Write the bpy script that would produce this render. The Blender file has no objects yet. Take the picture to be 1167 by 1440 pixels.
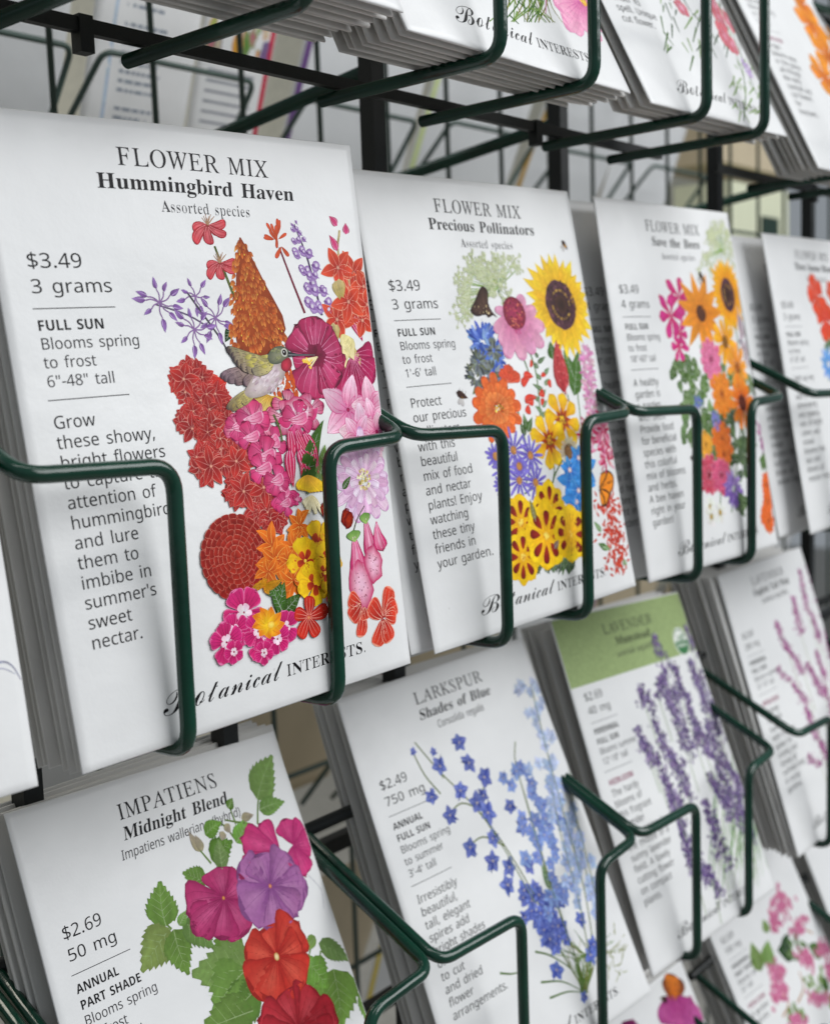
import bpy, math, random
import numpy as np
from mathutils import Vector, Matrix
from mathutils.geometry import tessellate_polygon

SC = bpy.context.scene
COL = SC.collection
rnd = random.Random(7)

# ------------------------------------------------------------------ camera
CAM_C = np.array([-0.14488, -0.21493, 0.08086])
YAW, PITCH, ROLL = 0.878293, -0.118362, -0.036203
F_PX = 1726.62            # focal length in pixels of a 1167 x 1440 frame
def cam_axes():
    cy, sy = math.cos(YAW), math.sin(YAW); cp, sp = math.cos(PITCH), math.sin(PITCH)
    f = np.array([sy*cp, cy*cp, sp]); r = np.array([cy, -sy, 0.0]); u = np.cross(r, f)
    c, s = math.cos(ROLL), math.sin(ROLL)
    return c*r + s*u, -s*r + c*u, f
AX_R, AX_U, AX_F = cam_axes()
cd = bpy.data.cameras.new('camera'); cam = bpy.data.objects.new('camera', cd); COL.objects.link(cam)
m = Matrix.Identity(4)
for i in range(3):
    m[i][0], m[i][1], m[i][2], m[i][3] = AX_R[i], AX_U[i], -AX_F[i], CAM_C[i]
cam.matrix_world = m
cd.sensor_fit = 'VERTICAL'; cd.sensor_height = 24.0; cd.lens = 24.0*F_PX/1440.0
cd.clip_start = 0.01; cd.clip_end = 60.0
cd.dof.use_dof = True; cd.dof.focus_distance = 0.305; cd.dof.aperture_fstop = 11.5
SC.camera = cam

# ------------------------------------------------------------------ light (indoor shop lamps)
w = bpy.data.worlds.new('World'); SC.world = w; w.use_nodes = True
bg = w.node_tree.nodes['Background']; bg.inputs[0].default_value = (0.84, 0.92, 1.0, 1); bg.inputs[1].default_value = 0.29
def lamp(loc, target, size, power, col):
    l = bpy.data.lights.new('ceiling_lamp', 'AREA'); l.shape = 'RECTANGLE'; l.size, l.size_y = size; l.energy = power; l.color = col
    o = bpy.data.objects.new('ceiling_lamp', l); COL.objects.link(o); o.location = loc
    o.rotation_euler = (Vector(target) - Vector(loc)).to_track_quat('-Z', 'Y').to_euler()
    return o
lamp((1.15, -1.75, 1.25), (0.2, 0, 0), (2.4, 1.3), 56, (0.975, 0.99, 1.0))
lamp((0.15, -0.75, 1.9), (0.25, 0, 0), (2.4, 0.16), 10, (1, 0.99, 0.97))
lamp((0.3, 1.6, 1.9), (0.3, 1.2, 0), (1.6, 0.5), 22, (1, 0.95, 0.82))
SC.view_settings.view_transform = 'Standard'; SC.view_settings.look = 'None'
SC.view_settings.exposure = 0.0; SC.view_settings.gamma = 1.0
SC.view_settings.use_curve_mapping = False

# ------------------------------------------------------------------ helpers
def s2l(c):
    return c/12.92 if c <= 0.04045 else ((c+0.055)/1.055)**2.4
def hx(h):
    h = h.lstrip('#'); return np.array([s2l(int(h[i:i+2], 16)/255) for i in (0, 2, 4)])
def mix(a, b, t): return a*(1-t) + b*t

def tag(o, label=None, cat=None, group=None, kind=None):
    if label: o['label'] = label
    if cat: o['category'] = cat
    if group: o['group'] = group
    if kind: o['kind'] = kind
    return o
def link(o, parent=None):
    COL.objects.link(o)
    if parent: o.parent = parent
    return o
def empty(name, loc=(0, 0, 0)):
    o = bpy.data.objects.new(name, None); o.location = loc; o.empty_display_size = 0.02
    return link(o)
def mesh_obj(name, V, F, mat, parent=None, smooth=False, col=None):
    me = bpy.data.meshes.new(name)
    me.from_pydata([tuple(map(float, v)) for v in V], [], F)
    me.validate(clean_customdata=False)
    if smooth:
        me.polygons.foreach_set('use_smooth', [True]*len(me.polygons))
    if col is not None:
        a = me.attributes.new('ink', 'FLOAT_COLOR', 'POINT')
        c = np.ones((len(V), 4)); c[:, :3] = np.clip(np.array(col), 0, 1)
        a.data.foreach_set('color', c.ravel())
    me.materials.append(mat); me.update()
    return link(bpy.data.objects.new(name, me), parent)

# ------------------------------------------------------------------ materials
def new_mat(name):
    mt = bpy.data.materials.new(name); mt.use_nodes = True
    return mt, mt.node_tree, mt.node_tree.nodes['Principled BSDF']
def paper(name, rgb, rough=0.34, bump=0.17):
    mt, nt, b = new_mat(name)
    tc = nt.nodes.new('ShaderNodeTexCoord')
    n1 = nt.nodes.new('ShaderNodeTexNoise'); n1.inputs['Scale'].default_value = 60; n1.inputs['Detail'].default_value = 5
    n2 = nt.nodes.new('ShaderNodeTexNoise'); n2.inputs['Scale'].default_value = 38; n2.inputs['Detail'].default_value = 3
    n3 = nt.nodes.new('ShaderNodeTexNoise'); n3.inputs['Scale'].default_value = 900; n3.inputs['Detail'].default_value = 2
    for n in (n1, n2, n3): nt.links.new(tc.outputs['Object'], n.inputs['Vector'])
    rp = nt.nodes.new('ShaderNodeValToRGB')
    rp.color_ramp.elements[0].position = 0.3; rp.color_ramp.elements[1].position = 0.7
    rp.color_ramp.elements[0].color = (*[c*0.955 for c in rgb], 1); rp.color_ramp.elements[1].color = (*rgb, 1)
    nt.links.new(n1.outputs['Fac'], rp.inputs[0])
    # tiny scuffs and specks of handling
    vo = nt.nodes.new('ShaderNodeTexVoronoi'); vo.inputs['Scale'].default_value = 75
    nt.links.new(tc.outputs['Object'], vo.inputs['Vector'])
    lt = nt.nodes.new('ShaderNodeMath'); lt.operation = 'LESS_THAN'; lt.inputs[1].default_value = 0.03
    nt.links.new(vo.outputs['Distance'], lt.inputs[0])
    ml = nt.nodes.new('ShaderNodeMath'); ml.operation = 'MULTIPLY'; ml.inputs[1].default_value = 0.22
    nt.links.new(lt.outputs[0], ml.inputs[0])
    mx = nt.nodes.new('ShaderNodeMix'); mx.data_type = 'RGBA'
    mx.inputs['B'].default_value = (0.35, 0.34, 0.33, 1)
    nt.links.new(ml.outputs[0], mx.inputs['Factor']); nt.links.new(rp.outputs[0], mx.inputs['A'])
    nt.links.new(mx.outputs['Result'], b.inputs['Base Color'])
    b.inputs['Roughness'].default_value = rough; b.inputs['Specular IOR Level'].default_value = 0.4
    ad = nt.nodes.new('ShaderNodeMath'); ad.operation = 'MULTIPLY_ADD'; ad.inputs[1].default_value = 0.05
    nt.links.new(n3.outputs['Fac'], ad.inputs[0]); nt.links.new(n2.outputs['Fac'], ad.inputs[2])
    bp = nt.nodes.new('ShaderNodeBump'); bp.inputs['Strength'].default_value = bump; bp.inputs['Distance'].default_value = 0.004
    nt.links.new(ad.outputs[0], bp.inputs['Height']); nt.links.new(bp.outputs[0], b.inputs['Normal'])
    return mt
def ink_mat():
    mt, nt, b = new_mat('printed_ink')
    at = nt.nodes.new('ShaderNodeAttribute'); at.attribute_name = 'ink'
    tc = nt.nodes.new('ShaderNodeTexCoord')
    n = nt.nodes.new('ShaderNodeTexNoise'); n.inputs['Scale'].default_value = 700; n.inputs['Detail'].default_value = 4
    nt.links.new(tc.outputs['Object'], n.inputs['Vector'])
    mr = nt.nodes.new('ShaderNodeMapRange'); mr.inputs['From Min'].default_value = 0.3; mr.inputs['From Max'].default_value = 0.7
    mr.inputs['To Min'].default_value = 0.88; mr.inputs['To Max'].default_value = 1.1
    nt.links.new(n.outputs['Fac'], mr.inputs['Value'])
    vm = nt.nodes.new('ShaderNodeVectorMath'); vm.operation = 'SCALE'
    nt.links.new(at.outputs['Color'], vm.inputs[0]); nt.links.new(mr.outputs['Result'], vm.inputs['Scale'])
    nt.links.new(vm.outputs[0], b.inputs['Base Color'])
    b.inputs['Roughness'].default_value = 0.5; b.inputs['Specular IOR Level'].default_value = 0.14
    return mt
def paint(name, rgb, rough=0.28, spec=0.5, bump=0.15, scale=900, vary=0.12):
    mt, nt, b = new_mat(name)
    tc = nt.nodes.new('ShaderNodeTexCoord')
    n = nt.nodes.new('ShaderNodeTexNoise'); n.inputs['Scale'].default_value = scale; n.inputs['Detail'].default_value = 3
    n2 = nt.nodes.new('ShaderNodeTexNoise'); n2.inputs['Scale'].default_value = 45; n2.inputs['Detail'].default_value = 6
    nt.links.new(tc.outputs['Object'], n.inputs['Vector']); nt.links.new(tc.outputs['Object'], n2.inputs['Vector'])
    rp = nt.nodes.new('ShaderNodeValToRGB')
    rp.color_ramp.elements[0].color = (*[c*(1-vary) for c in rgb], 1); rp.color_ramp.elements[1].color = (*[min(1, c*(1+vary)) for c in rgb], 1)
    rp.color_ramp.elements[0].position = 0.35; rp.color_ramp.elements[1].position = 0.65
    nt.links.new(n2.outputs['Fac'], rp.inputs[0]); nt.links.new(rp.outputs[0], b.inputs['Base Color'])
    mr = nt.nodes.new('ShaderNodeMapRange'); mr.inputs['To Min'].default_value = rough*0.75; mr.inputs['To Max'].default_value = rough*1.4
    nt.links.new(n2.outputs['Fac'], mr.inputs['Value']); nt.links.new(mr.outputs['Result'], b.inputs['Roughness'])
    b.inputs['Specular IOR Level'].default_value = spec
    bp = nt.nodes.new('ShaderNodeBump'); bp.inputs['Strength'].default_value = bump; bp.inputs['Distance'].default_value = 0.0004
    nt.links.new(n.outputs['Fac'], bp.inputs['Height']); nt.links.new(bp.outputs[0], b.inputs['Normal'])
    return mt
M_PAPER = paper('coated_paper', (0.80, 0.80, 0.80))
M_STACK_SHADED = paper('shaded_stack_paper', (0.62, 0.61, 0.59), 0.55)  # white packet paper darkened for the stacks: their shading put into the colour
M_GREY = paper('grey_back_paper', (0.66, 0.67, 0.68), 0.55)
M_KRAFT = paper('kraft_paper', (0.50, 0.42, 0.29), 0.6)
M_INK = ink_mat()
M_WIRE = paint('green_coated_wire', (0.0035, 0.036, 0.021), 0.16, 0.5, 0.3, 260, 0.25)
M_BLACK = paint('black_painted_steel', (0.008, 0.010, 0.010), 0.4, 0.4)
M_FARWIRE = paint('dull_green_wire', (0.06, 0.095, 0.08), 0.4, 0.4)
M_CREAM = paint('cream_wall_paint', (0.72, 0.68, 0.55), 0.7, 0.2, 0.05)
M_FLOOR = paint('grey_shop_floor', (0.34, 0.33, 0.31), 0.4, 0.3, 0.05, 40)
M_PALEGREEN = paper('pale_green_card', (0.66, 0.68, 0.50), 0.5)
M_DARKLABEL = paint('dark_green_label', (0.01, 0.03, 0.02), 0.5, 0.3)

# ------------------------------------------------------------------ packets
PW, PH = 103.2, 140.0      # millimetres
def wob(seed):
    r = random.Random(seed)
    return [(r.uniform(0.6, 2.2)/PW*6.283, r.uniform(0.4, 1.8)/PH*6.283, r.uniform(0, 6.28), r.uniform(0.08, 0.26)) for _ in range(6)]
class Sheet:
    """the front face of a paper packet: four corners in metres (TL, TR, BR, BL), puffed by its seeds"""
    def __init__(s, quad, seed=1, puff=2.0, press=()):
        s.q = [np.array(p, float) for p in quad]; s.seed = seed; s.puff = puff; s.w = wob(seed); s.press = press
        n = np.cross(s.q[1]-s.q[3], s.q[0]-s.q[2]); n = n/np.linalg.norm(n)
        if n[1] > 0: n = -n
        s.n = n; s.o = s.q[3].copy()
    def bulge(s, U, V):
        a, b = U/PW, V/PH
        e = (1-(2*a-1)**4)*(1-(2*b-1)**6)
        d = s.puff*e*(0.25+0.75*np.clip(b*1.5, 0, 1)**1.2)
        for kx, ky, ph, am in s.w: d = d + am*np.sin(kx*U+ky*V+ph)*(0.6+0.4*e)
        for pu, v0, am in s.press:      # creases where a wire leans on the paper
            d = d - am*np.exp(-((U-pu)/5.5)**2)/(1+np.exp(-(V-v0)/6.0))
        d = d - 0.3*np.exp(-((V-135)/3.0)**2)*e      # folded foot of the envelope
        return d*0.001
    def at(s, U, V, off=0.0):
        U = np.asarray(U, float); V = np.asarray(V, float); a = (U/PW)[..., None]; b = (V/PH)[..., None]
        P = (s.q[0]*(1-a)+s.q[1]*a)*(1-b) + (s.q[3]*(1-a)+s.q[2]*a)*b
        return P + s.n*(s.bulge(U, V)+off)[..., None] - s.o
    def mm(s, px, py):
        """picture coordinates on the flat packet -> millimetres across and down"""
        if not hasattr(s, 'H'):
            A = []; B = []
            for p, (u, v) in zip(s.q, ((0, 0), (PW, 0), (PW, PH), (0, PH))):
                e = p-CAM_C; x = 583.5+F_PX*(e@AX_R)/(e@AX_F); y = 720-F_PX*(e@AX_U)/(e@AX_F)
                A.append([x, y, 1, 0, 0, 0, -u*x, -u*y]); B.append(u); A.append([0, 0, 0, x, y, 1, -v*x, -v*y]); B.append(v)
            s.H = np.append(np.linalg.solve(np.array(A), np.array(B)), 1).reshape(3, 3)
        w_ = s.H @ np.array([px, py, 1.0]); return np.array([w_[0]/w_[2], w_[1]/w_[2]])
def packet_mesh(name, sh, mat, edge=0.7, back=1.2, nu=48, nv=84):
    U, V = np.meshgrid(np.linspace(0, PW, nu), np.linspace(0, PH, nv))
    Ff = sh.at(U, V)
    e = (1-(2*U/PW-1)**4)*(1-(2*V/PH-1)**6)
    Bk = Ff - sh.n*((sh.bulge(U, V)) + (edge+back*e)*0.001)[..., None]
    Vt = list(Ff.reshape(-1, 3)) + list(Bk.reshape(-1, 3)); N = nu*nv; F = []
    for j in range(nv-1):
        for i in range(nu-1):
            a = j*nu+i; F.append((a, a+nu, a+nu+1, a+1)); F.append((N+a, N+a+1, N+a+nu+1, N+a+nu))
    rim = [i for i in range(nu)] + [j*nu+nu-1 for j in range(1, nv)] + [(nv-1)*nu+i for i in range(nu-2, -1, -1)] + [j*nu for j in range(nv-2, 0, -1)]
    ctr = Ff.reshape(-1, 3).mean(0); mid = []
    for k in rim:
        p = (Vt[k]+Vt[N+k])/2; d = p-ctr; d = d/np.linalg.norm(d); mid.append(len(Vt)); Vt.append(p+d*0.00035)
    L = len(rim)
    for i in range(L):
        a, b = rim[i], rim[(i+1) % L]; c, d = mid[i], mid[(i+1) % L]
        F.append((a, b, d, c)); F.append((c, d, N+b, N+a))
    o = mesh_obj(name, Vt, F, mat, smooth=True)
    o.location = sh.o
    return o

# ------------------------------------------------------------------ printing: flat coloured shapes on a sheet
class Print:
    def __init__(s, sheet, base=0.00004, step=2.2e-7, seed=3):
        s.sh = sheet; s.base = base; s.step = step; s.k = 0; s.parts = {}; s.cur = None; s.r = random.Random(seed); s.ws = 1.0; s.top = {}
    def on(s, name):
        s.cur = s.parts.setdefault(name, dict(p=[], z=[], c=[], f=[])); return s
    def raw(s, P, C, F):
        d = s.cur; n = len(d['p']); cells = {(int(p[0]/.8), int(p[1]/.8)) for p in P}
        if len(F) < 400:
            for f in F:
                xs = [P[i][0]/.8 for i in f]; ys = [P[i][1]/.8 for i in f]; x0, x1, y0, y1 = int(min(xs)), int(max(xs)), int(min(ys)), int(max(ys))
                if (x1-x0)*(y1-y0) > 60: cells.add((int(sum(xs)/len(xs)), int(sum(ys)/len(ys))))
                else: cells.update((x, y) for x in range(x0, x1+1) for y in range(y0, y1+1))
        lay = 1+max(s.top.get(c, 0) for c in cells)
        for c in cells: s.top[c] = lay
        z = s.base+lay*s.step
        d['p'] += [tuple(p) for p in P]; d['z'] += [z]*len(P); d['c'] += [tuple(c) for c in C]; d['f'] += [tuple(i+n for i in f) for f in F]
    def jit(s, c, a=0.12):
        k = 1+s.r.uniform(-a, a); return np.clip(c*k*np.array([1+s.r.uniform(-a, a)*.3, 1+s.r.uniform(-a, a)*.5, 1+s.r.uniform(-a, a)*.5]), 0, 1)
    def fan(s, pts, cen, c_mid, c_edge):
        pts = [np.array(p) for p in pts]; n = len(pts); cen = np.array(cen)
        rg = (.6, 1.0) if max(np.linalg.norm(p-cen) for p in pts) < 4 else (.25, .45, .62, .78, .9, 1.0)
        P = [cen]; C = [c_mid]; F = [(0, 1+i, 1+(i+1) % n) for i in range(n)]
        for k, q in enumerate(rg):
            P += [cen+(p-cen)*q for p in pts]; C += [s.jit(mix(c_mid, c_edge, q**1.6), .06) for _ in pts]
            if k: F += [(1+n*(k-1)+i, 1+n*k+i, 1+n*k+(i+1) % n, 1+n*(k-1)+(i+1) % n) for i in range(n)]
        s.raw(P, C, F)
    def blob(s, cen, rx, ry=None, c_mid=None, c_edge=None, rot=0, wobble=0.0, n=14):
        ry = (ry or rx)*s.ws; rx = rx*s.ws; pts = []
        for i in range(n):
            t = 6.2832*i/n; k = 1+s.r.uniform(-wobble, wobble); x, y = rx*k*math.cos(t), ry*k*math.sin(t)
            pts.append((cen[0]+x*math.cos(rot)-y*math.sin(rot), cen[1]+x*math.sin(rot)+y*math.cos(rot)))
        s.fan(pts, cen, c_mid, c_edge if c_edge is not None else c_mid)
    def shape(s, pts, c_mid, c_edge, smooth=True, sub=3):
        pts = [np.array(p, float) for p in pts]; n = len(pts); q = []
        if smooth:
            for i in range(n):
                a, b, c, d = pts[i-1], pts[i], pts[(i+1) % n], pts[(i+2) % n]
                for j in range(sub):
                    t = j/sub; q.append(0.5*((2*b)+(c-a)*t+(2*a-5*b+4*c-d)*t*t+(3*b-a-3*c+d)*t**3))
        else: q = pts
        s.fan(q, sum(q)/len(q), c_mid, c_edge)
    def line(s, pts, w0, w1, c, c1=None, sub=4):
        pts = [np.array(p, float) for p in pts]
        if len(pts) > 2:
            q = []; e = [2*pts[0]-pts[1]]+pts+[2*pts[-1]-pts[-2]]
            for i in range(1, len(e)-2):
                a, b, cc, d = e[i-1:i+3]
                for j in range(sub):
                    t = j/sub; q.append(0.5*((2*b)+(cc-a)*t+(2*a-5*b+4*cc-d)*t*t+(3*b-a-3*cc+d)*t**3))
            q.append(pts[-1]); pts = q
        elif np.linalg.norm(pts[1]-pts[0]) > 2.5:
            m_ = int(np.linalg.norm(pts[1]-pts[0])/2)+1; pts = [pts[0]+(pts[1]-pts[0])*i/m_ for i in range(m_+1)]
        n = len(pts); P = []; C = []; c1 = c if c1 is None else c1
        for i, p in enumerate(pts):
            t = pts[min(i+1, n-1)]-pts[max(i-1, 0)]; t = t/(np.linalg.norm(t)+1e-9); nn = np.array([-t[1], t[0]]); k = i/(n-1); w_ = (w0*(1-k)+w1*k)/2
            P += [p-nn*w_, p+nn*w_]; cc = s.jit(mix(c, c1, k), .06); C += [cc, cc]
        s.raw(P, C, [(2*i, 2*i+2, 2*i+3, 2*i+1) for i in range(n-1)])
    def petal(s, b, t, w_, c0, c1, rim=None, kind='point', bend=0.0, vein=None, nv=3, mid=None, serr=0.0):
        """one petal or leaf from base b to tip t, w_ wide, shaded from c0 at the base to c1 at the tip"""
        b = np.array(b, float); t = np.array(t, float); L = np.linalg.norm(t-b)
        if L < 1e-6: return
        w_ = w_*s.ws
        d = (t-b)/L; nn = np.array([-d[1], d[0]]); A = [-1, -.84, -.45, 0, .45, .84, 1]; QS = [0, .16, .33, .5, .68, .84, .94, 1] if kind in ('point', 'leaf') else [0, .2, .42, .62, .78, .9, .965, 1]; ns = 7; P = []; C = []
        st = [s.r.uniform(-.13, .13) for _ in A]
        def half(q):
            if kind == 'point': return math.sin(math.pi*min(1, q)**.8)**.9
            if kind == 'leaf': return math.sin(math.pi*min(1, q)**.66)
            if kind == 'round': return (q**.62)*math.sqrt(max(0, 1-q**4.5))*1.12
            if kind == 'strap': return min(1, (q*3.2)**.7)*math.sqrt(max(0, 1-q**7))
            if kind == 'fan': return (q**.8)*(max(0, 1-q**9))**.5*1.05
            return 1
        if serr: QS = [k/18 for k in range(19)]; ns = 18
        for i in range(ns+1):
            q = QS[i]; h = half(min(max(q, .0), 1))*w_/2; cen = b+d*L*q+nn*bend*L*4*q*(1-q)
            for j, a in enumerate(A):
                ex = 0
                if serr and abs(a) > .9 and 0 < i < ns: ex = serr*L*(.06 if i % 2 else -.04)
                if kind == 'fan' and q > .6: ex = -abs(a)**2*L*.12+math.sin(a*7+st[0]*30)*L*.035
                P.append(cen+nn*h*a*((1+serr*(.10 if i % 2 else -.05)) if abs(a) > .9 else 1)+d*ex*(q if kind == 'fan' else 1))
                c = mix(c0, c1, q)
                if mid is not None: c = mix(c, mid, max(0, 1-abs(a)*1.6)*(1-abs(2*q-1))*.8)
                c = c*(1+st[j]*(1 if 0 < j < 6 else .5))
                if rim is not None and (abs(a) > .9 or (q > .95)): c = rim
                C.append(c)
        m_ = len(A); F = [(i*m_+j, (i+1)*m_+j, (i+1)*m_+j+1, i*m_+j+1) for i in range(ns) for j in range(m_-1)]
        s.raw(P, C, F)
        if vein is not None:
            for k in range(nv):
                a = 0 if nv == 1 else -.6+1.2*k/(nv-1)
                pts = []
                for i in range(5):
                    q = .08+.8*i/4; h = half(q)*w_/2; pts.append(b+d*L*q+nn*bend*L*4*q*(1-q)+nn*h*a)
                s.line(pts, min(.2, w_*.05), .05, vein, sub=2)
    def bloom(s, cen, n, R, w_, c0, c1, rim=None, kind='round', r0=0.0, sx=1.0, sy=1.0, rot=0.0, tilt=0.0, jr=.08, vein=None, nv=3, bend=0.0, order=None, mid=None):
        cen = np.array(cen, float); ct, st_ = math.cos(tilt), math.sin(tilt); R = R*s.ws; r0 = r0*s.ws
        def pos(a, r):
            x, y = r*math.cos(a)*sx, r*math.sin(a)*sy; return cen+np.array([x*ct-y*st_, x*st_+y*ct])
        idx = list(range(n))
        if order == 'shuffle': s.r.shuffle(idx)
        for i in idx:
            a = rot+6.2832*i/n+s.r.uniform(-.5, .5)*jr*6.28/n*2; rr = R*(1+s.r.uniform(-jr, jr))
            s.petal(pos(a, r0), pos(a, rr), w_*(1+s.r.uniform(-jr, jr)), s.jit(c0), s.jit(c1), rim, kind, bend*s.r.uniform(-1, 1), vein, nv, mid)
    def leaf(s, b, t, w_, c, vein=None, bend=0.0, rim=None, serr=0.0):
        c = s.jit(c, .1); v = mix(c, np.ones(3), .45) if vein is None else vein
        s.petal(b, t, w_, c*.8, c*1.05, rim if rim is not None else c*.74, 'leaf', bend, serr=serr)
        b = np.array(b, float); t = np.array(t, float); d = t-b; nn = np.array([-d[1], d[0]])
        s.line([b+nn*bend*4*q*(1-q)+d*q for q in (0, .3, .6, .92)], .3, .08, v, sub=2)
        for q in (.18, .34, .5, .66):
            p = b+d*q+nn*bend*4*q*(1-q); L = np.linalg.norm(d)
            h = math.sin(math.pi*q**.66)*w_*s.ws*.36
            for sg in (-1, 1): s.line([p, p+nn/L*sg*h+d/L*w_*s.ws*.22], .16, .05, v, sub=1)
    def dots(s, cen, rx, ry, n, size, cols, ring=False):
        rx, ry = rx*s.ws, ry*s.ws
        for _ in range(n):
            a = s.r.uniform(0, 6.28); q = 1 if ring else math.sqrt(s.r.random())
            s.blob((cen[0]+rx*q*math.cos(a), cen[1]+ry*q*math.sin(a)), size*s.r.uniform(.6, 1.3), None, s.jit(s.r.choice(cols), .15), n=6)
    def text(s, fset, txt, x, y, cap, color, width=None, align='L', shear=0.0, track=0.0):
        """one line of lettering; x, y = where its baseline starts (millimetres), cap = height of a capital"""
        G = GLYPHS[fset]; sc = cap/CAPH[fset]; pen = 0.0; P = []; F = []
        for ch in txt:
            if ch == ' ': pen += .27+track; continue
            g = glyph(fset, ch)
            if g is None: pen += .3; continue
            wd, pts, tri = g; n = len(P)
            P += [(pen+px+py*shear, py) for px, py in pts]; F += [tuple(i+n for i in t) for t in tri]; pen += wd+track
        kx = sc if width is None else width/max(pen, .01)
        if align == 'C': x = x-pen*kx/2
        s.raw([(x+px*kx, y-py*sc) for px, py in P], [color]*len(P), F)
    def build(s, parent, top=None):
        """each named batch becomes a mesh of its own; batches named in `top` hang under the packet, the rest under the illustration"""
        objs = {}
        for name, d in s.parts.items():
            if not d['p']: continue
            P = np.array(d['p']); U = np.clip(P[:, 0], .25, PW-.25); V = np.clip(P[:, 1], .25, PH-.25)
            X = s.sh.at(U, V) + s.sh.n*np.array(d['z'])[:, None]
            objs[name] = (X, d)
        ill = None
        for name in list(objs):
            nm = name.split('#')[0]; X, d = objs[name]
            par = parent
            if nm not in TOP_PRINT:
                if ill is None:
                    if 'flower_illustration' in objs:
                        Xi, di = objs['flower_illustration']
                        ill = mesh_obj('flower_illustration', Xi, di['f'], M_INK, parent, col=di['c'])
                    else: ill = parent
                if nm == 'flower_illustration': continue
                par = ill
            mesh_obj(nm, X, d['f'], M_INK, par, col=d['c'])
        if ill is None and 'flower_illustration' in objs:
            Xi, di = objs['flower_illustration']; mesh_obj('flower_illustration', Xi, di['f'], M_INK, parent, col=di['c'])
TOP_PRINT = {'printed_title', 'printed_price', 'printed_description', 'brand_lettering', 'green_band', 'printed_back', 'flower_illustration', 'round_seal'}
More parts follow.
